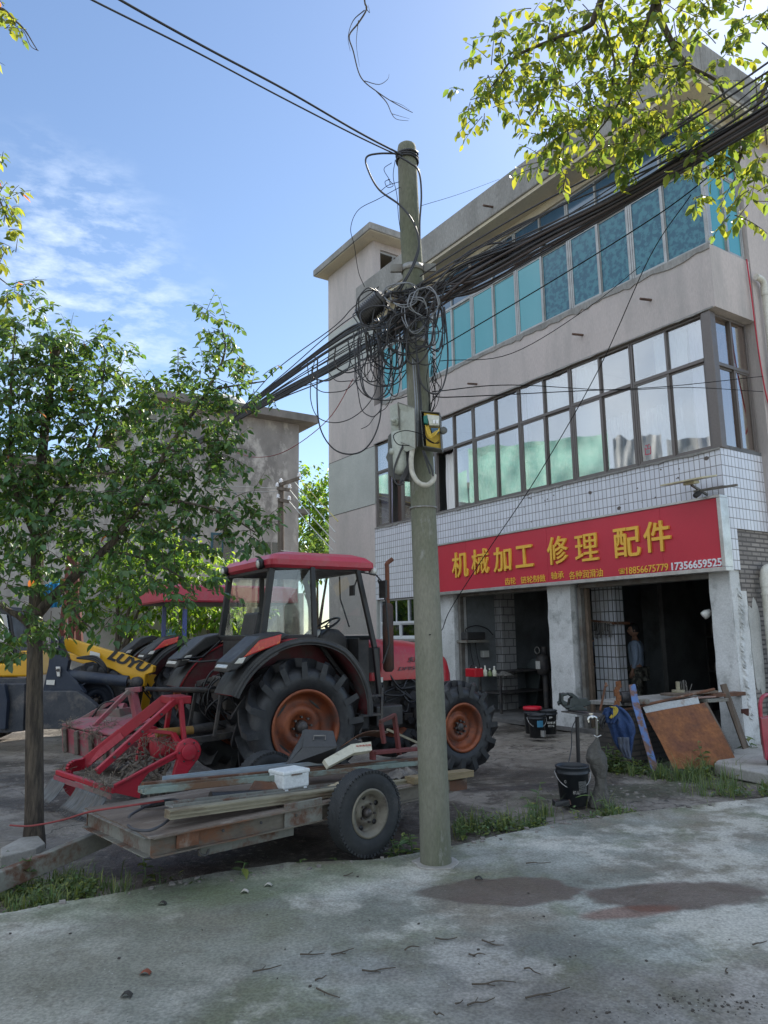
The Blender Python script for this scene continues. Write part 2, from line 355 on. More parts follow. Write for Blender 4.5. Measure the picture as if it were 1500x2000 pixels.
        # paler worn concrete before the shop doors; sunlit strip painted pale at far left
        for (u, v, rx, ry, am) in ((1000, 1460, 2.4, 1.3, .5), (1260, 1440, 2.4, 1.0, .45), (60, 1455, 3, 1.0, .7), (120, 1600, 1.2, .9, .4)):
            q = G(u, v); c = mix(mth('MULTIPLY', patch(q.x, q.y, rx, ry, .3, .7, 1.2, .5), am), c, (.38, .34, .29))
        for (u, v, rx, ry, am) in ((620, 1520, 1.6, .7, .75), (450, 1640, 1.9, .5, .8), (250, 1540, 1.3, .6, .6), (30, 1560, 1.3, .35, .7), (860, 1500, .9, .4, .5)):  # darker patches on the ground, mostly under tractor, tiller and trailer
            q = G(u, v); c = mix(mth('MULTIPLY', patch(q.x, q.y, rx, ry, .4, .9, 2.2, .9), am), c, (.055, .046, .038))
        # hairline cracks in the old paving before the doors
        cv = N(nt, 'ShaderNodeTexVoronoi', feature='DISTANCE_TO_EDGE'); cv.inputs['Scale'].default_value = .55; cn_ = N(nt, 'ShaderNodeVectorMath', operation='ADD'); cw = N(nt, 'ShaderNodeTexNoise'); cw.inputs['Scale'].default_value = 1.6; cw.inputs['Detail'].default_value = 6; L(vec, cw.inputs['Vector']); L(vec, cn_.inputs[0]); L(cw.outputs['Color'], cn_.inputs[1]); L(cn_.outputs[0], cv.inputs['Vector'])
        c = mix(mth('MULTIPLY', rg(cv.outputs['Distance'], .002, .008, 1, 0), .75), c, (.03, .027, .024))
        q = G(1010, 1530); c = mix(mth('MULTIPLY', patch(q.x, q.y, .7, .18, .3, .5, 3, .6), .8), c, (.05, .045, .045))
        q = G(1200, 1540); c = mix(mth('MULTIPLY', patch(q.x, q.y, 1.2, .35, .3, .8, 3, .8), .6), c, (.06, .07, .035))
        q = G(1450, 1510); c = mix(mth('MULTIPLY', patch(q.x, q.y, 1.0, .3, .3, .8, 3, .8), .7), c, (.07, .10, .035))
        c = mix(mth('MULTIPLY', rg(nz(4, 9, .75), .5, .62), .65), c, (.085, .066, .05)); c = mix(mth('MULTIPLY', rg(nz(14, 6, .7), .55, .66), .6), c, (.36, .32, .27))
        L(c, b.inputs['Base Color']); L(rg(nz(.8, 6), .42, .58, .35, .85), b.inputs['Roughness'])
        hh = mth('ADD', mth('MULTIPLY', nz(2.2, 9, .65), .9), mth('MULTIPLY', nz(22, 8, .7), .22))
        bp = N(nt, 'ShaderNodeBump'); bp.inputs['Strength'].default_value = .9; bp.inputs['Distance'].default_value = .12; L(hh, bp.inputs['Height']); L(bp.outputs[0], b.inputs['Normal'])
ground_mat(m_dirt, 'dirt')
m_road = bpy.data.materials.new('worn_concrete_road'); m_road.use_nodes = True; ground_mat(m_road, 'road')

# outline of the road's far edge as walked along it
edge_px = [(-500, 1905), (-200, 1835), (0, 1788), (120, 1766), (250, 1745), (400, 1712), (560, 1688), (700, 1684), (800, 1672), (880, 1655), (960, 1637), (1100, 1608), (1250, 1588), (1400, 1570), (1500, 1560), (1700, 1540), (2000, 1515)]
edge = [G(u, v) for u, v in edge_px]
e0 = edge[0] + (edge[0] - edge[1]).normalized() * 60; e1 = edge[-1] + (edge[-1] - edge[-2]).normalized() * 80
mb = MB(); S_ = 400.0
# the yard: one sheet, finely divided near the camera so the soil can rise and fall
def zg(x, y):
    d = noise.noise(Vector((x * .9, y * .9, 0))) * .035 + noise.noise(Vector((x * 3.1, y * 3.1, 4))) * .018 + noise.noise(Vector((x * 9, y * 9, 9))) * .006
    return d - .055
xs = [-S_, -60, -20] + [-10 + i * .16 for i in range(126)] + [16, 30, 80, S_]
ys = [-S_, -30, 0] + [3.2 + i * .14 for i in range(90)] + [17.5, 20, 26, 40, 90, S_]
vs = [(x, y, zg(x, y) if abs(x) < 12 and 3 < y < 17 else -.05) for y in ys for x in xs]; nx = len(xs)
mb.add(vs, [(j * nx + i, j * nx + i + 1, (j + 1) * nx + i + 1, (j + 1) * nx + i) for j in range(len(ys) - 1) for i in range(nx - 1)], True)
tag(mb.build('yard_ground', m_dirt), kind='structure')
# the road: a concrete slab with a ragged edge
mb = MB(); pts = []
full = [e0] + edge + [e1]
for i in range(len(full) - 1):
    a, b = full[i], full[i + 1]; k = max(1, int((b - a).length / .07)) if (b - a).length < 8 else 1
    for j in range(k):
        p = a.lerp(b, j / k); nn = noise.noise(Vector((p.x * 4, p.y * 4, 2))) * .03 + noise.noise(Vector((p.x * 14, p.y * 14, 5))) * .012
        pts.append(Vector((p.x, p.y + nn, 0.012)))
pts.append(e1 + Vector((0, 0, .012)))
n = len(pts); 
mb.add([p for p in pts] + [(p.x * 1.0, min(p.y, -60) if False else -60, .012) for p in pts] + [p + Vector((0, .008, -.12)) for p in pts],
       [(i, i + n, i + n + 1, i + 1) for i in range(n - 1)] + [(i, i + 1, i + 2 * n + 1, i + 2 * n) for i in range(n - 1)])
tag(mb.build('road', m_road), kind='structure')
# concrete apron by the shop's right corner
m_slab = mat('pale_slab', (.38, .365, .34), .8, col2=(.26, .25, .225), scale=3, bump=.4, bscale=25)
q = [G(1395, 1503), G(1500, 1525), G(1620, 1545), G(1700, 1500), G(1480, 1463), G(1420, 1478)]
mb = MB(); mb.prism([Vector((p.x, p.y, -.06)) for p in q], (0, 0, .13)); tag(mb.build('doorstep_pavement', m_slab, bevel=.015), kind='structure')
# ------------------------------------------------------------------ the three-storey shop building
m_pink = mat('pink_pebbledash', (.535, .47, .445), .9, col2=(.45, .405, .385), scale=.8, lo=.35, hi=.7, fine=.10, fscale=60, bump=.5, bscale=70, dirt=(.36, .33, .315), dscale=1.5, dlo=.47, dhi=.72, stretch=(1, 1, .22))
m_greyp = mat('grey_pebbledash', (.44, .45, .42), .9, col2=(.38, .39, .365), scale=1.0, fine=.12, fscale=60, bump=.5, bscale=70)
m_cement = mat('weathered_cement', (.29, .28, .265), .9, col2=(.20, .193, .18), scale=1.6, fine=.18, fscale=30, bump=.5, bscale=20, dirt=(.11, .11, .10), dscale=2, dlo=.6, dhi=.8, stretch=(1, 1, .4))
m_soffit = mat('yellowed_soffit', (.55, .49, .36), .85, col2=(.45, .40, .32), scale=1.2, dirt=(.20, .18, .15), dscale=2.2, dlo=.6, dhi=.8)
m_whiteplaster = mat('flaking_whitewash', (.66, .67, .67), .85, col2=(.50, .51, .50), scale=1.3, fine=.12, bump=.5, bscale=16, dirt=(.28, .29, .28), dscale=2.8, dlo=.52, dhi=.68)
m_tile = bricks('white_wall_tiles', (.68, .69, .75), (.60, .61, .67), (.24, .23, .23), .088, .155, .0065, offset=0, rough=.25, bump=.5, dirt=(.30, .27, .26), dlo=.66, dhi=.85)
m_tile2 = bricks('inside_wall_tiles', (.60, .62, .66), (.55, .57, .62), (.09, .09, .09), .095, .20, .010, offset=0, rough=.3, bump=.4, dirt=(.32, .30, .27), dlo=.5, dhi=.75)
m_tilebig = bricks('grimy_tiles', (.40, .40, .40), (.35, .35, .35), (.10, .10, .10), .25, .17, .010, offset=.5, rough=.4, bump=.4, dirt=(.2, .19, .17), dlo=.5, dhi=.7)
m_brick = bricks('grey_brick', (.32, .29, .265), (.22, .20, .185), (.11, .10, .095), .235, .068, .012, rough=.95, bump=1.0, dirt=(.12, .11, .105), dlo=.5, dhi=.7)
m_bronze = mat('bronze_frame', (.15, .13, .12), .45, .3, fine=.1)
m_alu = mat('grey_aluminium_frame', (.42, .42, .41), .45, .4, col2=(.33, .33, .32), scale=3)
m_whitepvc = mat('white_window_frame', (.62, .64, .66), .5)
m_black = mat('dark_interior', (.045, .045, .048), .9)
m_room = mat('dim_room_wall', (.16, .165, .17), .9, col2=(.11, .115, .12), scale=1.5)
m_glass = glassy('sky_reflecting_glass', (.84, .88, .90), .36, bump=.02)
m_glassb = glassy('brown_glass', (.78, .66, .60), .32, bump=.02)
m_gdark = glassy('dark_blue_glass', (.25, .33, .42), .18, bump=.02)
m_teal = mat('teal_glass', (.05, .30, .34), .07, col2=(.08, .33, .38), scale=.5, fine=0, spec=.8, coat=.15, stretch=(1, 1, .15))
m_teal.node_tree.nodes['Principled BSDF'].inputs['Coat Roughness'].default_value = .03
m_tealdark = mat('dark_teal_glass', (.022, .105, .16), .12, col2=(.05, .19, .24), scale=11, lo=.45, hi=.55, detail=3, fine=0, spec=.5, coat=.1)
m_tealtop = mat('blue_glass', (.03, .09, .16), .08, col2=(.05, .12, .20), scale=.6, fine=0, spec=1.0, coat=.8)

shop = thing('shop_building', 'three storey pink rendered building with teal and bronze window bands above a tiled repair shop', 'building', BF)
def bbox(name, m, boxes, bevel=0, parent=None):
    mb = MB()
    for a, b in boxes: mb.box(a, b)
    return mb.build(name, m, parent or shop, bevel)
HB = 9.0   # depth of the building
# front: plaster bands
bbox('wall', m_pink, [((-.13, -.24, 6.44), (9.35, 0, 7.45)), ((-.13, -1.06, 6.44), (.12, -.24, 7.45)), ((-.13, -HB, 0 + 3.1), (.12, -1.10, 9.86)), ((8.98, -.24, 6.44), (9.35, -.002, 7.45))])
bbox('wall', m_pink, [((9.354, -HB, 0), (11.75, -.03, 4.91)), ((9.354, -HB, 6.42), (11.75, -.03, 8.85)), ((9.354, -HB, 10.25), (11.75, -.03, 10.5)), ])
bbox('wall', m_greyp, [((9.354, -HB, 4.914), (11.75, -.026, 6.416)), ((9.354, -HB, 8.854), (11.75, -.026, 10.246))])
for z in (4.912, 6.418): bbox('panel_joint', m_black, [((9.36, -.03, z - .006), (11.74, -.022, z + .006))])
# stair tower
tw = bbox('stair_tower', m_pink, [((9.30, -.25, 10.5), (11.75, -.03, 12.07)), ((9.30, -3.2, 10.0), (9.50, -1.15, 12.07)), ((9.30, -1.15, 10.0), (9.5, -.25, 11.15)), ((9.30, -1.15, 11.86), (9.5, -.25, 12.07)), ((11.5, -3.2, 10.5), (11.75, -.25, 12.07)), ((9.5, -3.2, 10.5), (11.5, -3.0, 12.07))])
bbox('tower_window_frame', m_alu, [((9.36, -1.15, 11.80), (9.42, -.25, 11.86)), ((9.36, -.29, 11.15), (9.42, -.25, 11.8)), ((9.36, -1.15, 11.15), (9.42, -1.11, 11.8)), ((9.36, -.72, 11.15), (9.42, -.69, 11.8))], parent=tw)
bbox('tower_roof', m_cement, [((8.86, -3.5, 12.075), (11.97, .36, 12.27))], bevel=.02, parent=tw)
bbox('tower_soffit', m_soffit, [((8.9, -3.4, 12.055), (11.93, .32, 12.073))], parent=tw)
bbox('tower_back', m_black, [((9.6, -2.6, 10.5), (11.4, -2.5, 12.0))], parent=tw)
# roof, eaves and parapet
rf = bbox('roof', m_cement, [((-.45, -HB, 10.0), (9.29, .02, 10.14))])
bbox('parapet', m_cement, [((-.45, .30, 9.93), (9.36, .50, 10.58)), ((-.45, -HB, 9.93), (-.25, .298, 10.58))], bevel=.02, parent=rf)
bbox('soffit', m_soffit, [((-.43, -.05, 9.86), (9.34, .46, 9.925)), ((-.43, -HB, 9.86), (-.10, -.05, 9.925))], parent=rf)
bbox('eave_wall', m_soffit, [((-.12, -.24, 9.72), (9.35, -.01, 9.858)), ((-.12, -1.1, 9.72), (.12, -.25, 9.858))], parent=rf)
# iron stubs sticking from parapet and walls
for (a, z, y) in ((6.9, 9.97, .5), (4.05, 10.1, .5), (2.5, 10.0, .5), (5.3, 6.85, 0), (2.4, 6.9, 0), (.95, 6.98, 0)):
    mb = MB(); mb.cyl((a, y - .05, z), (a + .05, y + .22, z - .02), .022, n=8); mb.build('pipe_stub', mat('rusty_iron', (.16, .10, .075), .8, .3, col2=(.08, .05, .04), scale=8), shop)
# floors and rooms behind the glass
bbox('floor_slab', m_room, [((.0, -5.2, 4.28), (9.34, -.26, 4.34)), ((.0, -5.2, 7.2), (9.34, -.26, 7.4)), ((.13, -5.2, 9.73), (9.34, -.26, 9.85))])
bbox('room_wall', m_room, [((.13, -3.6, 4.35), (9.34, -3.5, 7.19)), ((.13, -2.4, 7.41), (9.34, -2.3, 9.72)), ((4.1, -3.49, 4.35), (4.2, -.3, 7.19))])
# ------- window bands
def window(a0, a1, z0, z1, tz, mulls, fm, glass, kind, y=-.08, skip=(), lower_mulls=None, axis='x'):
    """one framed unit: outer frame, transom, mullions; every pane its own mesh"""
    t, d = .035, .07; lm = lower_mulls if lower_mulls is not None else mulls
    mb = MB()
    def bx(p0, p1, z0_, z1_, dd=d, yy=0):
        if axis == 'x': mb.box((p0, y - dd / 2 + yy, z0_), (p1, y + dd / 2 + yy, z1_))
        else: mb.box((y - dd / 2 + yy, p0, z0_), (y + dd / 2 + yy, p1, z1_))
    bx(a0, a1, z0, z0 + t * 1.3); bx(a0, a1, z1 - t, z1); bx(a0, a0 + t, z0 + t * 1.3, z1 - t); bx(a1 - t, a1, z0 + t * 1.3, z1 - t)
    if tz: bx(a0 + t, a1 - t, tz - .028, tz + .028, d + .01)
    for m in mulls:
        if tz: bx(m - .018, m + .018, tz + .028, z1 - t, d - .006)
    for m in lm: bx(m - .02, m + .02, z0 + t * 1.3, (tz - .028) if tz else z1 - t, d - .006)
    fr = mb.build('window', fm, shop, .004)
    rows = ([(z0 + t * 1.3, tz - .028, lm), (tz + .028, z1 - t, mulls)] if tz else [(z0 + t * 1.3, z1 - t, lm)])
    k = 0
    for r, (za, zb, ms) in enumerate(rows):
        ed = [a0 + t] + list(ms) + [a1 - t]
        for i in range(len(ed) - 1):
            if (r, i) in skip: k += 1; continue
            g = glass[k % len(glass)] if isinstance(glass, (list, tuple)) else glass; k += 1
            pb = MB(); yy = y + (.012 if i % 2 else -.012)
            if axis == 'x': pb.box((ed[i] + .012, yy - .003, za + .004), (ed[i + 1] - .012, yy + .003, zb - .004))
            else: pb.box((yy - .003, ed[i] + .012, za + .004), (yy + .003, ed[i + 1] - .012, zb - .004))
            pb.build('pane', g, fr)
            if r == 0:   # sash rails of the sliding lower panes
                sb = MB(); s = .028
                for (p, q, zc, zd) in ((ed[i] + .006, ed[i + 1] - .006, za, za + s), (ed[i] + .006, ed[i + 1] - .006, zb - s, zb), (ed[i] + .006, ed[i] + .006 + s, za + s, zb - s), (ed[i + 1] - .006 - s, ed[i + 1] - .006, za + s, zb - s)):
                    if axis == 'x': sb.box((p, yy - .016, zc), (q, yy + .016, zd))
                    else: sb.box((yy - .016, p, zc), (yy + .016, q, zd))
                sb.build('sash', fm, fr)
    return fr
B1 = [.12, 1.47, 2.82, 4.15, 5.54, 6.87, 8.2, 9.33]
opens = {2: (0, 1), 4: (0, 1), 6: (0, 1)}
for i in range(7):
    a0, a1 = B1[i], B1[i + 1]; mid = (a0 + a1) / 2
    sk = [(0, 1)] if i == 4 else ([(0, 0)] if i == 6 else [])
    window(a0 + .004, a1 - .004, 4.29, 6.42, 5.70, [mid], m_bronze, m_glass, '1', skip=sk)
B3 = [0.0, 1.32, 2.67, 4.08, 5.46, 6.83, 8.21, 8.98]
for i in range(7):
    a0, a1 = B3[i], B3[i + 1]; mid = (a0 + a1) / 2
    lo = [m_tealdark, m_tealdark] if i < 2 else ([m_tealdark if i == 2 else m_teal, m_teal])
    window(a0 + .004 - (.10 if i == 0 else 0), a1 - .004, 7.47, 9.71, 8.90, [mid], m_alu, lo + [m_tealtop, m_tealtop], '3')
# side returns of both bands (facing right)
bbox('corner_post', m_bronze, [((-.03, -.14, 4.29), (.12, -.0, 6.42))], .008)
window(-1.02, -.145, 4.29, 6.42, 5.62, [-.60], m_bronze, m_glassb, 's', y=.04, axis='y')
bbox('corner_post', m_alu, [((-.125, -.12, 7.47), (-.104, -.03, 9.71))], .004)
window(-1.06, -.125, 7.47, 9.71, 8.85, [-.62], m_alu, m_teal, 's', y=-.04, axis='y')
# sill of crumbling cement below the upper band, and lintel lip above the lower one
def strip(name, a0, a1, z, h, y0, y1, m, n=80, sd=1):
    mb = MB(); top = []; bot = []
    for i in range(n + 1):
        a = a0 + (a1 - a0) * i / n; top.append((a, z)); bot.append((a, z - h * (.55 + .9 * abs(noise.noise(Vector((a * 1.1, sd, 0))) + .8 * noise.noise(Vector((a * 9, sd, 3)))))))
    for i in range(n):
        mb.prism([(top[i][0], y0, top[i][1]), (top[i + 1][0], y0, top[i + 1][1]), (bot[i + 1][0], y0, bot[i + 1][1]), (bot[i][0], y0, bot[i][1])], (0, y1 - y0, 0))
    return mb.build(name, m, shop)
strip('cement_sill', -.13, 8.98, 7.468, .13, .0025, .02, m_cement, sd=1)
strip('cement_sill', .0, 9.33, 4.288, .04, .0025, .03, m_cement, sd=5)
strip('cement_lintel', -.1, 9.33, 6.452, .035, .0025, .022, m_cement, sd=8)
# tiled band, front and side
bbox('tiled_wall', m_tile, [((0, -.24, 2.50), (9.35, 0, 4.286)), ((0, -1.6, 3.10), (.12, -.24, 4.286))])
mb = MB(); rk = random.Random(3)
for i in range(26):
    a, z = (rk.uniform(.2, 5.6), rk.uniform(3.62, 4.2)); k = rk.choice([.012, .02, .045]); mb.prism([(a + k * cos(t) * rk.uniform(.6, 1.1), .0015, z + k * .8 * sin(t) * rk.uniform(.6, 1.2)) for t in [2 * pi * q / 7 for q in range(7)]], (0, .002, 0))
tag(mb.build('tile_chips', mat('bare_mortar', (.12, .10, .09), .95), shop), kind='stuff')
# brick side wall with cement patches
bbox('brick_wall', m_brick, [((.02, -.80, 0), (.24, -.38, 3.096)), ((.02, -HB, 0), (.24, -1.9, 3.096)), ((.02, -1.9, 2.45), (.24, -.8, 3.096)), ((.02, -.38, 2.2), (.24, -.24, 3.096))])
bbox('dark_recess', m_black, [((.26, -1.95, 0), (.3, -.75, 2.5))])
def blob_sheet(name, m, fn, cx, cz, rx, rz, th, parent, seed=0, n=40, amp=.3):
    pts = []
    for i in range(n):
        t = 2 * pi * i / n; k = 1 + amp * noise.noise(Vector((cos(t) * 1.5, sin(t) * 1.5, seed))) + amp * .4 * noise.noise(Vector((cos(t) * 5, sin(t) * 5, seed + 3)))
        c_, s_ = cos(t), sin(t); sq = (abs(c_) ** 4 + abs(s_) ** 4) ** (-.25)
        pts.append(fn(cx + rx * sq * k * c_, cz + rz * sq * k * s_))
    mb = MB(); d = Vector(fn(0, 0, th)) - Vector(fn(0, 0)); mb.prism(pts, d); return mb.build(name, m, parent)
m_patch = mat('smooth_grey_render', (.46, .46, .44), .9, col2=(.36, .36, .345), scale=2, bump=.3, bscale=20)
blob_sheet('render_patch', m_patch, lambda p, q, t=0: (.019 - t, -p, q), .50, 1.45, .14, .62, .006, shop, 3)
# ground floor pillars
def rough_pillar(name, a0, a1, y0, y1, z0, z1, m, seed):
    mb = MB(); nz_ = 26
    for j in range(nz_):
        pass
    ring = lambda z: [(a0 + .012 * noise.noise(Vector((z * 3, seed, 1))), y1, z), (a1 + .014 * noise.noise(Vector((z * 3.4, seed, 2))), y1 + .006 * noise.noise(Vector((z * 5, seed, 7))), z), (a1 + .01 * noise.noise(Vector((z * 3, seed, 3))), y0, z), (a0 + .01 * noise.noise(Vector((z * 3, seed, 4))), y0, z)]
    vs = []
    for j in range(nz_ + 1): vs += ring(z0 + (z1 - z0) * j / nz_)
    fs = [(j * 4 + k, (j + 1) * 4 + k, (j + 1) * 4 + (k + 1) % 4, j * 4 + (k + 1) % 4) for j in range(nz_) for k in range(4)] + [tuple(nz_ * 4 + k for k in (0, 3, 2, 1)), (0, 1, 2, 3)]
    mb.add(vs, fs); return mb.build(name, m, shop, .012)
rough_pillar('pillar', 3.05, 3.60, -.36, .0, -.05, 2.499, m_whiteplaster, 1)
rough_pillar('pillar', 6.32, 7.6, -.36, .0, -.05, 2.499, m_whiteplaster, 2)
rough_pillar('pillar', .03, .37, -.37, .0, -.05, 2.499, m_whiteplaster, 3)
# jagged broken plaster edge running down the right corner
mb = MB(); rr_ = random.Random(5)
for i in range(64):
    z = .45 + i * .028; r_ = .035 + .03 * abs(noise.noise(Vector((z * 6, 0, 0)))); 
    mb.obox((.028 + rr_.uniform(-.012, .012), -.17 - .1 * noise.noise(Vector((z * 1.2, 4, 0))) + rr_.uniform(-.02, .02), z), Vector((r_ * .5, .01, .01)), Vector((-.01, r_, .02 * rr_.uniform(-1, 1))), Vector((.01, .01, r_ * .9)))
mb.build('broken_plaster_edge', m_whiteplaster, shop, .008)
bbox('side_plaster', m_whiteplaster, [((.022, -.372, 0), (.03, -.003, 2.2))])
# metal shutter guides and lintels at the two openings
m_guide = mat('galvanised_guide', (.22, .215, .20), .6, .4, col2=(.14, .12, .10), scale=5)
for a in (6.25, 3.62, 2.93, .385): bbox('shutter_guide', m_guide, [((a - .03 if a != 3.62 else a, -.20, .0), (a + .045, -.10, 2.44))], .004)
bbox('shutter_guide', mat('wooden_jamb', (.15, .11, .08), .8, col2=(.09, .07, .05), scale=6), [((2.83, -.26, .0), (2.895, -.18, 2.44))], .004)
bbox('shutter_box', m_guide, [((3.66, -.30, 2.42), (6.2, -.06, 2.498)), ((.40, -.30, 2.40), (2.90, -.06, 2.498))], .004)
# left ground-floor bay with white framed window
bbox('wall', m_greyp, [((7.604, -.24, 0), (9.35, -.01, 1.55)), ((9.30, -.24, 1.55), (9.35, -.01, 3.15))])
bbox('tiled_wall', m_tile, [((7.604, -.24, 2.485), (7.66, -.004, 2.4992))])
fr_ = window(7.66, 9.30, 1.55, 2.49, 1.93, [8.1, 8.6], m_whitepvc, m_gdark, 'g', y=-.12, lower_mulls=[8.45])
bbox('window_sill', m_cement, [((7.6, -.2, 1.50), (9.34, .05, 1.549))], .006)
# interior shell of the workshop
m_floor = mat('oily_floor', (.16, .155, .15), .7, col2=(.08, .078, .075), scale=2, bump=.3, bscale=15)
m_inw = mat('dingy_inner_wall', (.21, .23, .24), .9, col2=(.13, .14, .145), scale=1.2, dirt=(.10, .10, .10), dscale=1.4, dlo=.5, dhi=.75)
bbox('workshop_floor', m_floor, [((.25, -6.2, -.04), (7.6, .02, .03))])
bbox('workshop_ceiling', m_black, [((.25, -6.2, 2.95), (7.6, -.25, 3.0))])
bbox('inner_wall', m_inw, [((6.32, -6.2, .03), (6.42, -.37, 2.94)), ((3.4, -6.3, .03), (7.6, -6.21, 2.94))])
bbox('inner_wall', mat('dark_inner_wall', (.12, .125, .125), .95, col2=(.05, .05, .05), scale=1.1, dirt=(.20, .20, .19), dscale=1, dlo=.6, dhi=.8), [((.25, -6.3, .03), (3.4, -6.21, 2.94)), ((.26, -6.2, .03), (.34, -.38, 2.94)), ((3.28, -6.2, .03), (3.38, -2.9, 2.94))])  # walls of the right room in a darker colour
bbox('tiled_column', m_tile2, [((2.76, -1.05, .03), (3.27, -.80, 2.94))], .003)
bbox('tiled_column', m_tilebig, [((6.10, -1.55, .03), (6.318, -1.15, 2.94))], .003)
# drain pipe down the side wall, with elbow, collars and clips
m_pvc = mat('yellowed_white_pvc', (.62, .61, .55), .5, col2=(.50, .48, .41), scale=3, dirt=(.35, .32, .25), dscale=3, dlo=.6, dhi=.75)
def pipe(pts, r, cols):
    mb = MB(); mb.tube(pts, r, 14); o = mb.build('drain_pipe', m_pvc, shop)
    for p, q in cols: cb = MB(); cb.cyl(p, q, r * 1.18, n=14); cb.build('pipe_collar', m_pvc, o)
    return o
e = [(-.10, -.66, .02), (-.10, -.66, 2.42)] + [(-.10, -.66 - .12 * (1 - cos(t)), 2.42 + .12 * sin(t)) for t in [pi / 8 * k for k in range(1, 5)]] + [(-.10, -1.8, 2.54)]
pipe(e, .058, [((-.10, -.66, 2.26), (-.10, -.66, 2.40)), ((-.10, -.66, 2.14), (-.10, -.66, 2.17)), ((-.1, -.82, 2.54), (-.1, -.86, 2.54)), ((-.10, -.66, .9), (-.10, -.66, .96))])
e = [(-.22, -1.28, 4.4), (-.22, -1.28, 7.06)] + [(-.22, -1.28 + .10 * (1 - cos(t)), 7.06 + .10 * sin(t)) for t in [pi / 8 * k for k in range(1, 5)]] + [(-.22, -1.06, 7.16)]
pipe(e, .05, [((-.22, -1.28, 6.9), (-.22, -1.28, 7.05)), ((-.22, -1.28, 5.6), (-.22, -1.28, 5.72))])
# red cable hanging on the side wall
mb = MB(); mb.tube(catmull([(-.16, -.95, 7.45), (-.17, -.97, 6.8), (-.17, -1.0, 6.0), (-.16, -1.1, 5.3), (-.17, -1.2, 4.9), (-.17, -1.12, 4.7)]), .011, 6); mb.build('red_cable', mat('red_cable', (.45, .03, .05), .5), shop)
# ------------------------------------------------------------------ shop sign
m_signred = mat('sign_red_panel', (.54, .03, .055), .42, col2=(.49, .028, .05), scale=1, fine=.03, spec=.5)
m_signgold = mat('sign_gold_letters', (.80, .46, .06), .45, fine=.03)
m_signgoldside = m_signgold
m_signwhite = mat('sign_white_letters', (.75, .75, .78), .5, fine=.02)
m_steel = mat('brushed_steel', (.55, .55, .54), .35, .7, col2=(.42, .42, .41), scale=4, fine=.08)
SY = .20
sg = thing('shop_sign', 'long red shop sign with raised yellow Chinese lettering and phone numbers over the doors', 'sign', BF)
mb = MB(); mb.box((-.02, .03, 2.52), (6.98, SY - .02, 3.52)); mb.build('sign_box', m_guide, sg)
for i, (a0, a1) in enumerate(((0, .96), (.96, 3.35), (3.35, 5.62), (5.62, 6.96))):
    mb = MB(); mb.box((a0 + .002, SY - .02, 2.53), (a1 - .002, SY, 3.52)); mb.build('panel', m_signred, sg, .001)
mb = MB(); mb.box((-.06, .03, 2.47), (7.0, SY + .02, 2.528)); mb.box((-.06, .03, 3.522), (7.0, SY + .02, 3.56)); mb.box((-.06, .03, 2.529), (-.002, SY + .02, 3.521)); mb.box((6.962, .03, 2.529), (7.0, SY + .02, 3.521)); mb.build('frame', m_steel, sg, .004)
def sign_text(body, u0, u1, v0, v1, m, dep=.03, bold=.0):
    um, vm = (u0 + u1) / 2, (v0 + v1) / 2; pl = SY
    a_l = BF.on(u0, vm, 1, pl).x; a_r = BF.on(u1, vm, 1, pl).x
    c = BF.on(um, vm, 1, pl); h = (BF.on(um, v0, 1, pl).z - BF.on(um, v1, 1, pl).z)
    slope = abs(v1 - v0)
    writing('lettering', body, 1.0, m, sg, (a_l, pl + dep / 2 + .001, c.z - h / 2), (pi / 2, 0, pi), depth=dep, bold=bold, fit=(a_l - a_r, h))
for ch, u0, u1, v0, v1 in (('机', 885, 916, 1078, 1128), ('械', 923, 956, 1072, 1121), ('加', 966, 1000, 1068, 1117), ('工', 1009, 1043, 1065, 1108), ('修', 1071, 1111, 1047, 1102), ('理', 1125, 1170, 1043, 1096), ('配', 1201, 1252, 1030, 1088), ('件', 1259, 1312, 1017, 1078)):
    sign_text(ch, u0, u1, v0, v1, m_signgold, .035, .006 if ch in '械理' else .013)
for tx, u0, u1, v0, v1 in (('齿轮', 987, 1008, 1128, 1142), ('链轮制做', 1018, 1066, 1124, 1138), ('轴承', 1077, 1102, 1116, 1131), ('各种润滑油', 1112, 1178, 1113, 1129), ('☎', 1209, 1222, 1110, 1121), ('18856675779', 1224, 1306, 1104, 1118)):
    sign_text(tx, u0, u1, v0, v1, m_signgold, .012, .004)
sign_text('17356659525', 1312, 1411, 1094, 1110, m_signwhite, .012, .022)

# solar lamp and small camera fixed over the sign's corner
so = thing('solar_lamp', 'tilted solar panel lamp on a bracket above the right end of the red sign', 'lamp', BF)
m_cream = mat('cream_plastic', (.55, .52, .36), .5)
mb = MB(); mb.obox((.28, .42, 3.80), (.34, .0, .0), (0, .19, -.035), (0, 0, .012)); mb.build('solar_panel', mat('solar_panel_back', (.52, .47, .30), .5, col2=(.40, .36, .24), scale=5), so, .005)
mb = MB(); mb.obox((.25, .40, 3.76), (.09, 0, 0), (0, .07, -.01), (0, 0, .022)); mb.build('lamp_housing', m_cream, so, .008)
mb = MB(); mb.bar((.25, .03, 3.62), (.25, .40, 3.73), .03, .03); mb.bar((-.35, .24, 3.64), (.32, .24, 3.66), .035, .03); mb.build('bracket', m_guide, so)
cm = thing('security_camera', 'small dark camera hanging under the solar panel bracket', 'camera', BF)
mb = MB(); mb.lathe([(0, -.06), (.03, -.06), (.04, -.03), (.04, .03), (.03, .05), (0, .05)], (.22, .33, 3.59), (.3, .8, -.5), 16); mb.build('camera_body', m_black, cm)
mb = MB(); mb.cyl((.22, .33, 3.59), (.22, .30, 3.66), .012, n=8); mb.build('camera_stem', m_guide, cm)

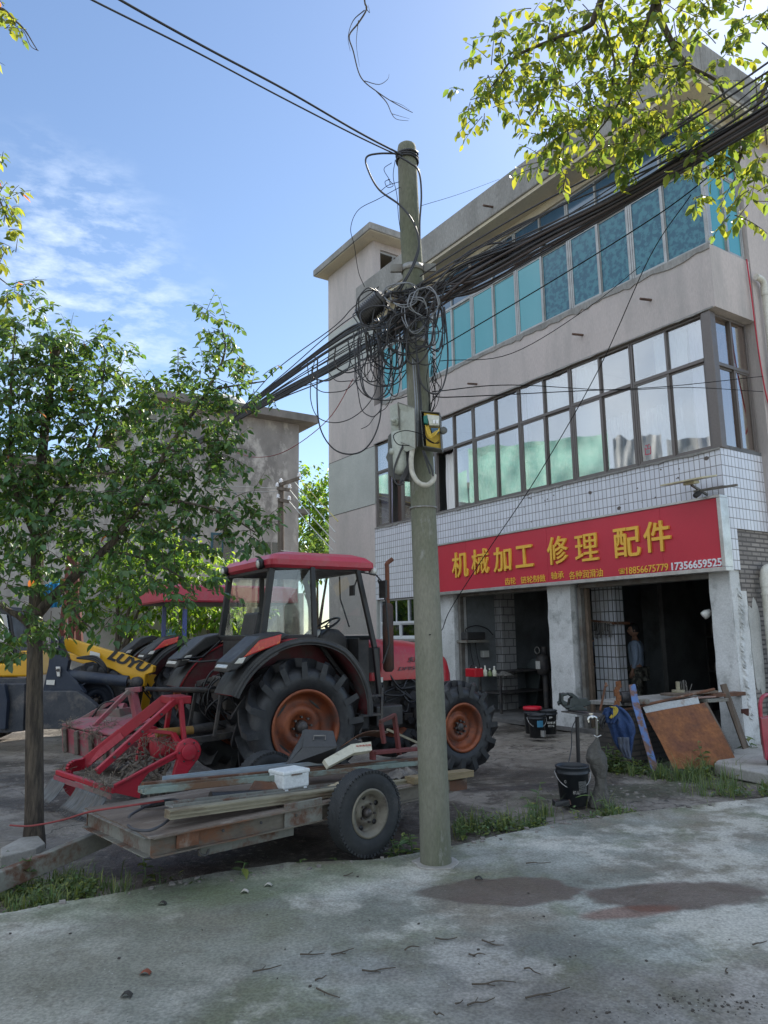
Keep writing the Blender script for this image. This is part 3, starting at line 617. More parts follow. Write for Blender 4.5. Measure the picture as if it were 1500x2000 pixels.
# ------------------------------------------------------------------ utility pole
m_pole = mat('mossy_concrete_pole', (.20, .195, .155), .88, col2=(.115, .125, .082), scale=2.2, lo=.38, hi=.66, fine=.16, fscale=70, bump=.35, bscale=40, dirt=(.30, .30, .28), dscale=6, dlo=.60, dhi=.72, stretch=(1, 1, .35))
pole_c = [P(852, 1692, 5.70), P(842, 1400, 5.70), P(831, 1100, 5.70), P(819, 800, 5.70), P(808, 560, 5.70), P(800, 430, 5.70), P(794.5, 292, 5.70)]
pole_c[0].z = -.12
up = thing('utility_pole', 'weathered mossy concrete utility pole standing at the road edge', 'pole', loc=(pole_c[0].x, pole_c[0].y, 0))
def rel(pts, o): return [Vector(p) - o.location for p in pts]
pc = catmull(pole_c, 10); zt = pc[-1].z
prs = [.114 - .034 * max(0, p.z) / zt for p in pc]
pc2 = pc + [pc[-1] + Vector((0, 0, .03)), pc[-1] + Vector((0, 0, .05)), pc[-1] + Vector((0, 0, .057))]; prs2 = prs + [.074, .05, .01]
mb = MB(); mb.tube(rel(pc2, up), 0, 32, rs=prs2); mb.build('shaft', m_pole, up)
cp_ = [Vector((.165 * cos(t) * (1 + .22 * noise.noise(Vector((cos(t) * 2, sin(t) * 2, 1)))), .165 * sin(t) * (1 + .25 * noise.noise(Vector((cos(t) * 2, sin(t) * 2, 4)))), .008)) for t in [2 * pi * k / 30 for k in range(30)]]
mb = MB(); mb.prism(cp_, (0, 0, .016)); mb.build('cement_collar', m_slab, up, .006)
def pole_at(z):
    for i in range(len(pc) - 1):
        if pc[i].z <= z <= pc[i + 1].z:
            t = (z - pc[i].z) / (pc[i + 1].z - pc[i].z); return pc[i].lerp(pc[i + 1], t), .114 - .034 * z / zt
    return pc[-1], .08
m_cable = mat('black_cable', (.020, .020, .024), .42, col2=(.035, .033, .034), scale=3, fine=.05)
m_cable2 = mat('dusty_cable', (.055, .055, .062), .6)
m_cable3 = mat('pale_grey_cable', (.20, .21, .23), .5)
m_brown = mat('sun_browned_cable', (.050, .038, .036), .55)
m_wire = mat('thin_wire', (.02, .02, .022), .9, spec=0)
def band(z, h, m, name, k=1.06):
    c, r = pole_at(z); mb = MB(); mb.lathe([(r * k, -h / 2), (r * k + .004, -h / 2), (r * k + .004, h / 2), (r * k, h / 2)], c - up.location, (0, 0, 1), 24, closed=True); mb.build(name, m, up)
for z, h in ((3.99, .05), (4.62, .05), (3.30, .03), (2.62, .012), (4.33, .04)): band(z, h, mat('galvanised_band', (.30, .30, .29), .5, .6, dirt=(.14, .09, .06), dscale=12, dlo=.5, dhi=.7), 'steel_band')
for z in [P(796, v_, 5.7).z for v_ in (303, 308, 316)]: 
    c, r = pole_at(min(z, zt)); mb = MB(); mb.tube([c - up.location + Vector((cos(t) * r * 1.12, sin(t) * r * 1.12, .012 * sin(t + z * 50))) for t in [2 * pi * k / 20 for k in range(21)]], .010, 6, caps=False); mb.build('cable_wrap', m_cable, up)
c, r = pole_at(4.62)
for s in (-1, 1): mb = MB(); mb.obox(c - up.location + Vector((s * (r + .05), -.03, 0)), (.05, 0, 0), (0, .012, 0), (0, 0, .035)); mb.build('clamp_lug', m_guide, up, .004)

# ------------------------------------------------------------------ overhead cables
def cable(label, group, pts, r=.008, m=None, k=8, n=6, name='overhead_cable', cat='cable'):
    mb = MB(); mb.tube(catmull(pts, k), r, n); o = mb.build(name, m or m_cable); tag(o, label, cat, group); return o
rc = random.Random(11)
# the tight bundle to the upper right; it passes over the road towards the next pole behind the viewer
YR = lambda u: 5.7 - (u - 810) * (2.05 / 690)
def core(i, u, v, du, spread):   # i-th strand in a roughly round bundle
    a = i * 2.4; rr = spread * sqrt((i % 17 + 1) / 17.0); Y = YR(u)
    return P(u, v + rr * sin(a), Y + rr * cos(a) * .0035)
for i in range(22):
    j = rc.uniform(-1, 1); sw = rc.uniform(-16, 16)
    pts = [P(770 + rc.uniform(-14, 20), 605 + rc.uniform(-40, 40), 5.56 + rc.uniform(-.1, .05)), P(835 + rc.uniform(-6, 14), 575 + rc.uniform(-26, 34), YR(835) - .03), core(i, 930, 540 + j * 6, 0, 34), core(i, 1060, 471 + sw * .4, 0, 24), core(i, 1200, 398 + sw * .15, 0, 19), core(i, 1340, 318, 0, 16), core(i, 1500, 223, 0, 19), core(i, 1680, 105, 0, 24), core(i, 1900, -60, 0, 30)]
    cable('black cable in the tight thick bundle sagging from the pole to the upper right', 'cables of the thick bundle right of the pole', pts, rc.choice([.0065, .008, .0095, .011]), rc.choice([m_brown, m_brown, m_cable, m_cable2]))
up_r = [[(880, 500), (1040, 405), (1200, 322), (1350, 235), (1500, 140), (1700, 10)], [(870, 520), (1010, 440), (1180, 365), (1340, 280), (1500, 180), (1720, 40)], [(860, 530), (1000, 470), (1160, 395), (1320, 300), (1500, 168), (1700, 20)],
        [(850, 545), (960, 470), (1100, 400), (1280, 325), (1420, 250), (1500, 205), (1700, 70)], [(880, 515), (1000, 452), (1130, 380), (1300, 262), (1500, 122), (1650, 15)], [(845, 560), (950, 500), (1100, 425), (1250, 330), (1400, 230), (1500, 150), (1700, -10)], [(850, 565), (900, 520), (1030, 470), (1200, 385), (1350, 290), (1500, 190), (1700, 50)]]
for q in up_r:
    pts = [P(q[0][0] - 60, q[0][1] + 40, 5.6)] + [P(u, v, YR(u) - .05) for u, v in q]
    cable('separate black cable strung above the thick bundle right of the pole', 'loose cables above the thick bundle', pts, rc.choice([.004, .006, .0075]), rc.choice([m_cable, m_cable2]))
# a paler kinked cable that leaves the pole, bends over and joins the bundle
cable('grey kinked cable bending over onto the bundle right of the pole', None, [P(800, 650, 5.5), P(835, 575, 5.5), P(905, 500, 5.4), P(950, 478, 5.3), P(1000, 474, 5.2), P(1080, 478, 5.05), P(1140, 450, 4.9)], .008, m_cable2)
cable('black cable that branches upward from the knot toward the bundle', None, [P(850, 640, 5.55), P(870, 560, 5.5), P(905, 520, 5.45), P(960, 500, 5.3), P(1060, 462, 5.05), P(1160, 405, 4.8)], .009, m_cable)
YLf = lambda u: 5.7 + (790 - u) * (2.35 / 320)
for i in range(26):
    t = rc.random(); low = i >= 10; a = rc.uniform(-10, 10)
    pts = [P(830 + rc.uniform(-25, 12), 575 + rc.uniform(-25, 45), 5.56), P(770 + rc.uniform(-10, 10), 600 + t * 60 + (rc.uniform(0, 20)), 5.68), P(700, 632 + t * 78 + a, YLf(700)), P(630, 675 + t * 76 + a * .6, YLf(630)), P(550, 737 + t * 48, YLf(550)), P(480, 793 + t * 24, YLf(480)), P(400, 850 + t * 14, YLf(400)), P(300, 915 + t * 6, YLf(300) + .3), P(180, 985, YLf(180) + .6)]
    cable('black cable in the sagging bundle leaving the pole to the left', 'cables left of the pole', pts, rc.choice([.005, .007, .009, .011]), rc.choice([m_cable, m_cable, m_cable2]))
for q in ([(760, 590), (700, 612), (640, 655), (560, 725), (480, 790), (400, 845)], [(740, 560), (690, 600), (650, 640), (540, 722), (470, 800)]):
    cable('thin taut cable running above the left bundle', 'thin cables above the left bundle', [P(u, v, YLf(u) - .1) for u, v in q], .005, m_cable2)
# slack loops tied up around the pole
def hang(u0, v0, u1, v1, drop, Y, lean=0, k=9):
    out = []
    for j in range(k + 1):
        t = j / k; s_ = sin(pi * t)
        out.append((u0 + (u1 - u0) * t + lean * s_ + (u1 - u0) * .22 * sin(2 * pi * t) * -1, v0 + (v1 - v0) * t + drop * s_ ** .8, Y + .05 * sin(3 * t)))
    return [P(u, v, y_) for u, v, y_ in out]
loops = [(600, 700, 700, 640, 95, 6.25), (615, 690, 742, 640, 160, 6.2), (620, 700, 735, 650, 210, 6.15), (700, 660, 860, 590, 155, 5.9), (690, 650, 790, 620, 120, 5.8), (705, 640, 770, 640, 140, 5.8), (715, 640, 800, 630, 95, 5.75), (720, 650, 780, 650, 70, 5.8),
         (730, 640, 790, 640, 110, 5.7), (742, 650, 775, 660, 120, 5.75), (700, 640, 760, 620, 150, 5.85), (610, 715, 680, 665, 50, 6.3), (640, 690, 720, 650, 75, 6.2), (655, 680, 715, 655, 60, 6.1), (790, 560, 850, 600, 60, 5.5), (800, 580, 868, 620, 110, 5.5), (810, 600, 868, 600, 170, 5.48), (780, 560, 830, 560, 55, 5.5), (800, 570, 840, 600, 95, 5.52),
         (690, 655, 740, 645, 165, 5.9), (748, 600, 800, 640, 100, 5.62), (770, 560, 860, 570, 90, 5.5), (705, 610, 780, 600, 60, 5.7), (735, 590, 815, 600, 72, 5.56), (758, 640, 830, 620, 62, 5.5), (765, 620, 842, 650, 54, 5.45), (800, 620, 850, 560, 120, 5.45), (722, 660, 762, 655, 88, 5.75), (700, 665, 752, 640, 52, 5.8), (775, 590, 870, 640, 30, 5.5)]
for i, (u0, v0, u1, v1, d, Y) in enumerate(loops):
    cable('slack black cable loop tied up in the tangle around the pole', 'cable loops on the pole', [p + Vector((rc.gauss(0, .005), rc.gauss(0, .01), rc.gauss(0, .006))) for p in hang(u0, v0, u1, v1, d, Y, rc.uniform(-16, 16))], rc.choice([.0045, .0055, .007]), rc.choice([m_cable, m_cable, m_cable2]), k=5)
for i, (u, v, ru, rv, Y, m) in enumerate(((812, 612, 26, 42, 5.46, m_cable3), (790, 575, 34, 26, 5.47, m_cable3), (830, 590, 30, 34, 5.45, m_cable3), (738, 620, 42, 26, 5.5, m_cable2), (850, 640, 18, 60, 5.45, m_cable), (725, 600, 30, 42, 5.5, m_cable), (826, 650, 30, 36, 5.42, m_cable), (795, 640, 46, 30, 5.44, m_cable), (757, 655, 22, 48, 5.6, m_cable2), (730, 660, 20, 44, 5.66, m_cable), (770, 690, 26, 30, 5.6, m_cable))):
    ph = rc.uniform(0, 6); ru *= .85; rv *= .9; pts = [P(u + ru * cos(t + ph) * (1 + .16 * j + .30 * noise.noise(Vector((cos(t), sin(t), i + j * .4)))) + 6 * j * cos(ph), v + rv * sin(t + ph) * (1 - .10 * j + .30 * noise.noise(Vector((cos(t), sin(t), i + 9 + j * .4)))), Y + .03 * j + .04 * cos(t * 2 + i)) for j in range(2) for t in [2 * pi * q / 14 for q in range(14 + j)]]
    cable('round coil of spare cable hooked in the tangle on the pole' if m is not m_cable3 else 'pale grey coil of cable hooked on the front of the pole', 'cable coils on the pole' if m is not m_cable3 else 'pale cable coils on the pole', pts, .0052, m, k=4)
# two service cables from the upper left to the pole head and what hangs there
cable('upper of two long cables running from the pole head to the upper left', None, [P(786, 303, 5.6), P(700, 258, 5.25), P(560, 177, 4.75), P(400, 92, 4.2), P(235, 0, 3.7), P(60, -105, 3.2)], .008, m_cable)
cable('lower of two long cables running from the pole head to the upper left', None, [P(780, 305, 5.6), P(690, 262, 5.25), P(540, 185, 4.75), P(380, 100, 4.2), P(180, 0, 3.6), P(0, -95, 3.1)], .006, m_cable)
cable('cable looping out left of the pole head and down into the tangle', None, [P(782, 300, 5.58), P(740, 300, 5.6), P(716, 307, 5.6), P(718, 330, 5.6), P(740, 370, 5.58), P(780, 400, 5.56), P(806, 432, 5.54), P(818, 470, 5.53), P(812, 510, 5.52), P(780, 570, 5.5)], .008, m_cable)
cable('cable running from the pole head down its right side into the tangle', None, [P(778, 305, 5.57), P(800, 318, 5.56), P(818, 335, 5.58), P(823, 380, 5.6), P(820, 430, 5.6), P(818, 480, 5.56), P(800, 530, 5.52), P(772, 572, 5.5)], .008, m_cable)
for q in ([(772, 312), (768, 345), (775, 380), (778, 420), (782, 450)], [(765, 318), (750, 330), (760, 350), (762, 360)], [(758, 350), (768, 362), (757, 366), (752, 355), (762, 350)], [(782, 365), (740, 388), (700, 410), (685, 445), (692, 480), (700, 530), (712, 560)], [(745, 372), (758, 362), (780, 355)]):
    cable('fine curled wire dangling beside the pole head', 'fine wires at the pole head', [P(u, v, 5.6) for u, v in q], .0028, m_wire, n=5)
# thin lines crossing the facade
for lb, q, r in (('thin wire sagging from the pole to the building\'s right end under the teal windows', [(860, 705, 5.7), (1000, 690, 6), (1150, 600, 6.6), (1250, 520, 7)], .0035),
                 ('dark wire rising from the pole across the teal windows to the upper right', [(840, 690, 5.6), (1060, 560, 5.1), (1230, 455, 4.8), (1340, 380, 4.6), (1500, 250, 4.2)], .0045),
                 ('long thin wire falling steeply from the bundle across the sign to the pole', [(1350, 380, 4.7), (1270, 500, 5.0), (1170, 720, 5.3), (1050, 930, 5.5), (950, 1080, 5.7), (880, 1190, 5.8), (862, 1232, 5.72), (838, 1240, 5.58)], .0035),
                 ('pair-twisted wire crossing level in front of the bronze windows', [(845, 775, 5.7), (900, 775, 6), (1100, 765, 7.5), (1300, 755, 9), (1490, 735, 10.3)], .005),
                 ('second wire crossing just below in front of the bronze windows', [(845, 765, 5.7), (1000, 752, 6.5), (1200, 762, 8), (1350, 757, 9), (1490, 765, 10.3)], .0045),
                 ('thin wire from the pole over the eave to the roof', [(822, 402, 5.7), (900, 378, 8), (975, 350, 11)], .0022),
                 ('red wire sagging between the tangle and the tree at the left', [(690, 740, 6.3), (640, 820, 6.6), (560, 880, 7.2), (500, 893, 7.8), (450, 880, 8.3)], .004),
                 ('loose wire end curling down the wall left of the pole', [(770, 735, 5.8), (765, 770, 5.8), (755, 795, 5.8), (735, 810, 5.9), (720, 830, 6.0), (705, 838, 6.0)], .003),
                 ('wire crossing the left sky toward the tangle', [(470, 800, 8.2), (560, 765, 7.6), (640, 740, 7), (700, 715, 6.4), (760, 700, 5.8)], .004)):
    cable(lb, None, [P(*p) for p in q], r, mat('red_wire', (.28, .05, .05), .5) if lb.startswith('red') else m_wire, n=5)
for k in range(9):
    u = 838 + rc.uniform(0, 14); cable('tangled thin wire hanging right of the pole above the yellow box', 'thin wires above the yellow box', [P(u, 700 + rc.uniform(-10, 10), 5.6), P(u + rc.uniform(-10, 14), 735, 5.58), P(u + rc.uniform(-6, 16), 760, 5.6), P(846 + rc.uniform(-8, 8), 790, 5.62), P(838, 812, 5.6)], .0028, m_wire, n=5)
for k in range(5):
    u = 700 + 15 * k; cable('thin wire drooping among the loops left of the pole', 'thin wires among the loops', [P(u, 640, 5.9), P(u + rc.uniform(-20, 10), 700, 5.9), P(u + rc.uniform(-4, 24), 745, 5.85), P(u + 20, 700, 5.8), P(u + 45, 650, 5.7)], .003, m_wire, n=5)
# splice closure: ribbed black barrel
sp = thing('splice_closure', 'ribbed black cable splice closure hanging in the cables left of the pole', 'cable box', loc=P(727, 602, 5.62))
ax = (P(752, 578, 5.6) - P(702, 622, 5.66)); hl = ax.length / 2; ax.normalize()
prof = [(0, -hl)] + [(.045, -hl)]
k = 11
for i in range(k):
    h0 = -hl + .02 + (2 * hl - .07) * i / k; h1 = h0 + (2 * hl - .07) / k * .5; h2 = h0 + (2 * hl - .07) / k
    prof += [(.085, h0), (.085, h1), (.070, h1), (.070, h2)]
mb = MB(); mb.lathe(prof + [(.09, hl - .045), (.09, hl - .02), (.06, hl), (0, hl)], (0, 0, 0), ax, 20, smooth=False); mb.build('ribbed_shell', m_cable, sp)
mb = MB(); mb.cyl(ax * (hl - .01), ax * (hl + .05) + Vector((.01, 0, .0)), .022, n=10); mb.cyl(ax * hl + Vector((-.03, 0, 0)), ax * (hl + .04) + Vector((-.03, 0, .02)), .015, n=10); mb.build('cable_gland', m_cable2, sp)

# ------------------------------------------------------------------ boxes on the pole
m_grp = mat('grey_green_fibreglass', (.40, .42, .37), .55, col2=(.33, .35, .31), scale=4, dirt=(.22, .21, .17), dscale=7, dlo=.58, dhi=.75)
m_grpd = mat('dark_fibreglass', (.13, .135, .125), .6, col2=(.09, .09, .085), scale=6)
m_yel = mat('yellow_lining', (.50, .33, .03), .55, dirt=(.20, .14, .05), dscale=9, dlo=.6, dhi=.75)
bc, br_ = pole_at(2.95)
def open_box(parent, name, m, P4, depth, th=.008):
    """shallow tray: P4 = the four rim corners (tl, tr, br, bl); depth vector points to its back"""
    tl, tr, brr, bl = [Vector(p) for p in P4]; d = Vector(depth); mb = MB()
    c = (tl + tr + brr + bl) / 4
    def wall(a, b): 
        inw = (c - (a + b) / 2).normalized() * th; mb.prism([a, b, b + d, a + d], inw)
    wall(tl, tr); wall(tr, brr); wall(brr, bl); wall(bl, tl)
    mb.prism([tl + d, tr + d, brr + d, bl + d], d.normalized() * th)
    return mb.build(name, m, parent, .004)
def pxq(us, Y): return [P(u, v, y_) for (u, v), y_ in zip(us, Y)]
eb = thing('meter_box', 'open grey meter box with yellow lining, its lid swung out left of the pole', 'electrical box', loc=(0, 0, 0))
body_rim = pxq([(820, 801), (859, 805), (863, 878), (826, 872)], [5.43, 5.47, 5.47, 5.43])
open_box(eb, 'case', m_grpd, body_rim, Vector((.02, .12, 0)))
ly = [p + Vector((.005, .03, 0)) for p in pxq([(827, 804), (857, 808), (861, 874), (832, 869)], [5.43, 5.46, 5.46, 5.43])]
mb = MB(); mb.prism(ly, (.004, .02, 0)); mb.build('yellow_lining', m_yel, eb)
q = pxq([(833, 809), (858, 812), (858, 831), (839, 830)], [5.40, 5.42, 5.42, 5.40]); mb = MB(); mb.prism(q, (0, .05, 0)); mt_ = mb.build('breaker', mat('pale_breaker', (.55, .55, .48), .5), eb, .004)
for u in (846, 852): q = pxq([(u, 820), (u + 4, 820), (u + 4, 827), (u, 827)], [5.395] * 4); mb = MB(); mb.prism(q, (0, .01, 0)); mb.build('breaker_label', m_signwhite, mt_)
q = pxq([(827, 812), (835, 810), (836, 828), (828, 826)], [5.39] * 4); mb = MB(); mb.prism(q, (0, .05, 0)); mb.build('green_terminal', mat('green_plastic', (.0, .13, .10), .4), eb, .006)
q = pxq([(841, 835), (858, 836), (857, 846), (844, 846)], [5.41] * 4); mb = MB(); mb.prism(q, (0, .04, 0)); mb.build('blue_breaker', mat('blue_plastic', (.03, .09, .16), .4), eb, .003)
for k in range(7):
    a = rc.uniform(-3, 3); mb = MB(); mb.tube(catmull([P(831 + k, 832 + a, 5.40), P(834 + k * 1.5, 845 + k, 5.39), P(842 + a, 855 - k, 5.385), P(852, 848 + a - k, 5.39), P(858, 836 + k, 5.41)], 5), .0022, 5); mb.build('yellow_lead', mat('yellow_wire', (.65, .45, .06), .5), eb)
for k in range(6):
    a = rc.uniform(-5, 5); mb = MB(); mb.tube(catmull([P(826, 820 + 8 * k, 5.41), P(832 + a, 855 + a, 5.38), P(848 + a, 866, 5.39), P(858, 862 + a, 5.41)], 5), .0025, 5); mb.build('black_lead', m_wire, eb)
lid_rim = pxq([(777, 786), (810, 797), (812, 876), (781, 863)], [5.52, 5.38, 5.38, 5.52])
open_box(eb, 'lid', m_grp, lid_rim, Vector((-.10, -.0, 0)) * .6 + Vector((.0, .09, 0)), .007)
mb = MB(); mb.tube(lid_rim + [lid_rim[0]], .0045, 6); mb.build('lid_rim', m_guide, eb)
q = pxq([(783, 851), (797, 857), (797, 860), (783, 855)], [5.49, 5.43, 5.43, 5.49]); mb = MB(); mb.prism([p + Vector((.012, .055, 0)) for p in q], (0, .002, 0)); mb.build('lid_label', mat('blue_label', (.10, .16, .28), .5), eb)
mb = MB(); c = P(771, 824, 5.52); mb.lathe([(.0, -.02), (.03, -.02), (.03, .02), (.0, .02)], c, (-1, -.3, 0), 16); mb.lathe([(.0, 0), (.016, 0), (.016, .04), (0, .04)], c + Vector((-.0, -.02, 0)), (-.6, -1, 0), 12); mb.build('latch', m_grp, eb)
mb = MB(); mb.lathe([(0, -.012), (.028, -.012), (.028, .012), (0, .012)], P(866, 841, 5.47), (.3, -1, 0), 16); mb.build('hinge_boss', m_grpd, eb)
tb = thing('terminal_box', 'lower grey junction box with round bulge and dark back plate, half behind the pole', 'electrical box', loc=(0, 0, 0))
q = [(762, 846), (774, 846), (803, 856), (803, 940), (768, 936), (758, 925), (757, 903), (753, 893), (757, 882), (757, 852)]
mb = MB(); mb.prism([P(u, v, 5.66) for u, v in q], (.02, .05, 0)); mb.build('back_plate', m_grpd, tb, .006)
mb = MB(); c0 = P(782, 918, 5.56); c1 = P(779, 846, 5.56); mb.tube([c0 + Vector((0, 0, -.035)), c0 + Vector((0, 0, -.02)), c0, c1, c1 + Vector((0, 0, .02))], 0, 20, rs=[.02, .045, .055, .058, .03]); mb.build('cylinder_cover', m_grp, tb)
mb = MB(); mb.lathe([(0, -.02), (.024, -.02), (.024, .02), (0, .02)], P(767, 882, 5.55), (-1, -.6, 0), 14); mb.build('latch', m_grp, tb)
mb = MB(); mb.bar(P(793, 860, 5.56), P(794, 938, 5.56), .05, .04); mb.build('terminal_strip', m_black, tb, .004)
cd_ = cable('thick white conduit bent in a U beneath the meter box', None, [P(806, 872, 5.46), P(803, 900, 5.45), P(806, 925, 5.44), P(818, 943, 5.43), P(834, 947, 5.43), P(846, 938, 5.45), P(848, 928, 5.47)], .019, mat('dirty_white_conduit', (.50, .48, .42), .6, col2=(.36, .34, .29), scale=12), name='conduit', cat='pipe', n=12)
for q in ([(828, 880), (836, 900), (843, 915), (846, 930)], [(825, 880), (832, 900), (840, 925)]): cable('short black cable from the meter box into the white conduit', 'short cables under the meter box', [P(u, v, 5.44) for u, v in q], .007, m_cable)
for i in range(4): cable('black cable bunched behind the junction box and bent out at the bottom', 'short cables under the junction box', [P(812 - 3 * i, 868, 5.50), P(803 - 2 * i, 905, 5.50), P(790 - 2 * i, 935, 5.52), P(783, 942 + i, 5.5)], .008, m_cable)
cable('thin black cable looping round the lid of the meter box', None, [P(806, 870, 5.45), P(778, 868, 5.4), P(769, 850, 5.36), P(790, 841, 5.34), P(815, 845, 5.34), P(830, 851, 5.36)], .0035, m_wire)
cable('black cable loop drooping below the junction box', None, [P(788, 868, 5.5), P(773, 905, 5.5), P(769, 930, 5.5), P(776, 946, 5.5), P(788, 945, 5.5)], .008, m_cable)
for i, u in enumerate((812, 816, 820, 823)): cable('cable running down the pole between the two box halves', 'cables down the pole face', [P(u - 6, 700, 5.56), P(u - 2, 760, 5.54), P(u, 800, 5.47), P(u, 850, 5.46), P(u - 1, 872, 5.48)], rc.choice([.005, .007]), rc.choice([m_cable, m_cable2, m_cable3]))
# ------------------------------------------------------------------ house behind, wooden power pole, far trees
m_stain = mat('stained_cement_wall', (.37, .345, .32), .9, col2=(.22, .205, .19), scale=.55, lo=.42, hi=.6, fine=.08, bump=.3, bscale=10, dirt=(.50, .47, .43), dscale=1.4, dlo=.50, dhi=.60, stretch=(1, 1, .6))
m_roofslab = mat('mossy_roof_slab', (.22, .20, .18), .9, col2=(.14, .13, .115), scale=1.6, stretch=(1, 1, .5), bump=.3)
ho = P(584, 830, 27.0); HF = Frame((ho.x, ho.y, 0), (-NFAC.x, -NFAC.y))   # x to the left-near, y away... left of x
zr = ho.z
hs = thing('neighbour_house', 'grey stained cement house with a flat overhanging roof slab behind the tree and tractor', 'house', HF)
print('HF y', HF.y, 'zr', zr)
sgn = 1 if HF.y.dot(VFAC) > 0 else -1
def hb(name, m, a, b, parent=None, bevel=0):
    mb = MB(); mb.box((a[0], a[1] * sgn, a[2]), (b[0], b[1] * sgn, b[2])); return mb.build(name, m, parent or hs, bevel)
hb('wall', m_stain, (0, 0, 0), (5.2, 7, zr)); hb('roof', m_roofslab, (-.55, -.55, zr + .002), (5.7, 7.3, zr + .30), bevel=.02)
hb('wall', m_stain, (5.204, .3, 0), (19, 7, zr - 2.6)); hb('roof', m_roofslab, (5.75, -.1, zr - 2.59), (19.4, 7.2, zr - 2.3), bevel=.02)
hb('annexe', m_stain, (-.7, 1.5, 0), (-.004, 6, 6.35)); hb('annexe_roof', m_roofslab, (-1.1, 1.2, 6.352), (.0, 6.2, 6.55), bevel=.02)
m_bluef = mat('dark_teal_window_frame', (.03, .09, .12), .5)
for (u0, v0, u1, v1, m) in ((513, 1054, 545, 1110, m_stain), (412, 1040, 455, 1100, m_bluef), (330, 1040, 385, 1100, m_bluef)):
    p = HF.on(u0, v0, 1, 0); q = HF.on(u1, v1, 1, 0); fr_ = hb('window', m, (q.x, -.03, q.z), (p.x, .05, p.z), bevel=.01)
    xm = (p.x + q.x) / 2
    for (xa, xb) in ((q.x + .08, xm - .03), (xm + .03, p.x - .08)): hb('pane', m_gdark, (xa, -.045, q.z + .08), (xb, -.034, p.z - .08), fr_); hb('pane_back', m_black, (xa, -.0335, q.z + .08), (xb, -.0305, p.z - .08), fr_)
wt = thing('water_tank', 'pale water tank on the roof of the grey house behind the leaves', 'water tank', loc=P(437, 800, 29.5))
mb = MB(); mb.lathe([(0, -.2), (.9, -.2), (.95, 0), (.95, .75), (.8, .95), (.2, 1.05), (0, 1.05)], (0, 0, -.55), n=28); mb.build('tank_shell', mat('pale_tank', (.5, .5, .48), .5), wt)
# wooden pole with crossarms and its wires
b = P(550, 1075, 21.0); wp = thing('power_pole', 'slim brown power pole with crossarms and insulators before the grey house', 'pole', loc=(b.x, b.y, 0))
m_wood = mat('weathered_wood', (.17, .14, .115), .85, col2=(.10, .08, .065), scale=3, stretch=(3, 3, .4), bump=.4, bscale=20)
top = P(549, 942, 21.0); mb = MB(); mb.cyl((0, 0, -.1), (top.x - b.x, 0, top.z), .12, .085, 12); mb.build('shaft', m_wood, wp)
for (u0, v0, u1, v1) in ((541, 954, 566, 957), (548, 946, 585, 934), (543, 976, 565, 980)):
    p, q = P(u0, v0, 20.9) - wp.location, P(u1, v1, 20.9) - wp.location; mb = MB(); mb.bar(p, q, .08, .09); arm = mb.build('crossarm', m_wood, wp)
    for t in (.02, .98):
        c = p.lerp(q, t); mb = MB(); mb.lathe([(0, 0), (.05, 0), (.06, .04), (.035, .06), (.05, .09), (.02, .13), (0, .13)], c + Vector((0, 0, .04)), n=10); mb.build('insulator', m_signwhite, arm)
for q, c_ in (([(584, 934, 21), (620, 975, 17), (660, 1018, 14)], (.5, .42, .12)), ([(575, 940, 21), (610, 985, 17), (655, 1040, 14)], (.5, .5, .45)), ([(566, 957, 21), (605, 1005, 17), (655, 1060, 14)], (.5, .5, .45)), ([(564, 978, 21), (600, 1020, 17), (650, 1075, 14)], (.5, .5, .45)), ([(545, 954, 21), (440, 950, 22), (330, 952, 23)], (.3, .3, .3)), ([(545, 960, 21), (440, 962, 22), (330, 965, 23)], (.3, .3, .3)), ([(548, 1075, 21), (600, 1082, 17), (660, 1098, 14)], (.4, .4, .38))):
    cable('thin pale wire strung from the slim brown power pole', 'wires of the brown power pole', [P(*p) for p in q], .012, mat('pale_wire_%d' % int(c_[0] * 100 + c_[2] * 10), c_, .6), n=5)
# low grey yard wall beyond the machines (left), with a door and meter box
yw = thing('yard_wall', 'low grey rendered wall of the shed beyond the tractors', 'wall', loc=P(310, 1300, 22) * 1.0)
yw.location.z = 0
mb = MB(); mb.box((-3.2, 0, 0), (4.2, .3, 2.9)); mb.build('wall_face', m_stain, yw)
mb = MB(); mb.cyl((-.88, -.06, .5), (-.88, -.06, 2.7), .07, n=10); mb.cyl((.95, -.06, .5), (.95, -.06, 2.7), .05, n=10); mb.build('downpipe', m_pvc, yw)
for (x, z, c) in ((.35, 1.55, (.2, .4, .55)), (.85, 1.55, (.5, .45, .3))): mb = MB(); mb.box((x - .14, -.06, z), (x + .14, -.002, z + .35)); mb.build('wall_box', mat('small_wall_box_%d' % int(c[0] * 10), c, .6), yw, .01)
# ------------------------------------------------------------------ tractors
m_red = mat('tractor_red_paint', (.42, .018, .03), .32, col2=(.36, .015, .025), scale=2, fine=.04, coat=.35, dirt=(.24, .13, .10), dscale=5, dlo=.54, dhi=.80)
m_redroof = mat('faded_red_roof', (.50, .04, .07), .42, col2=(.44, .035, .06), scale=1.5, fine=.05, coat=.2, dirt=(.38, .15, .16), dscale=3.5, dlo=.48, dhi=.80)
m_blk = mat('black_plastic_trim', (.028, .028, .030), .5, col2=(.05, .048, .046), scale=5, fine=.08)
m_frame = mat('black_cab_pillar', (.018, .018, .020), .4)
m_tyre = mat('dusty_tractor_tyre', (.016, .017, .020), .5, col2=(.034, .035, .038), scale=4, fine=.15, dirt=(.10, .095, .085), dscale=6, dlo=.56, dhi=.80)
m_rim = mat('orange_rusty_rim', (.27, .075, .028), .45, .3, col2=(.15, .042, .024), scale=4, fine=.08, dirt=(.07, .045, .035), dscale=4.5, dlo=.48, dhi=.72)
m_hub = mat('greasy_hub', (.06, .055, .055), .5, .4, col2=(.12, .10, .09), scale=14)
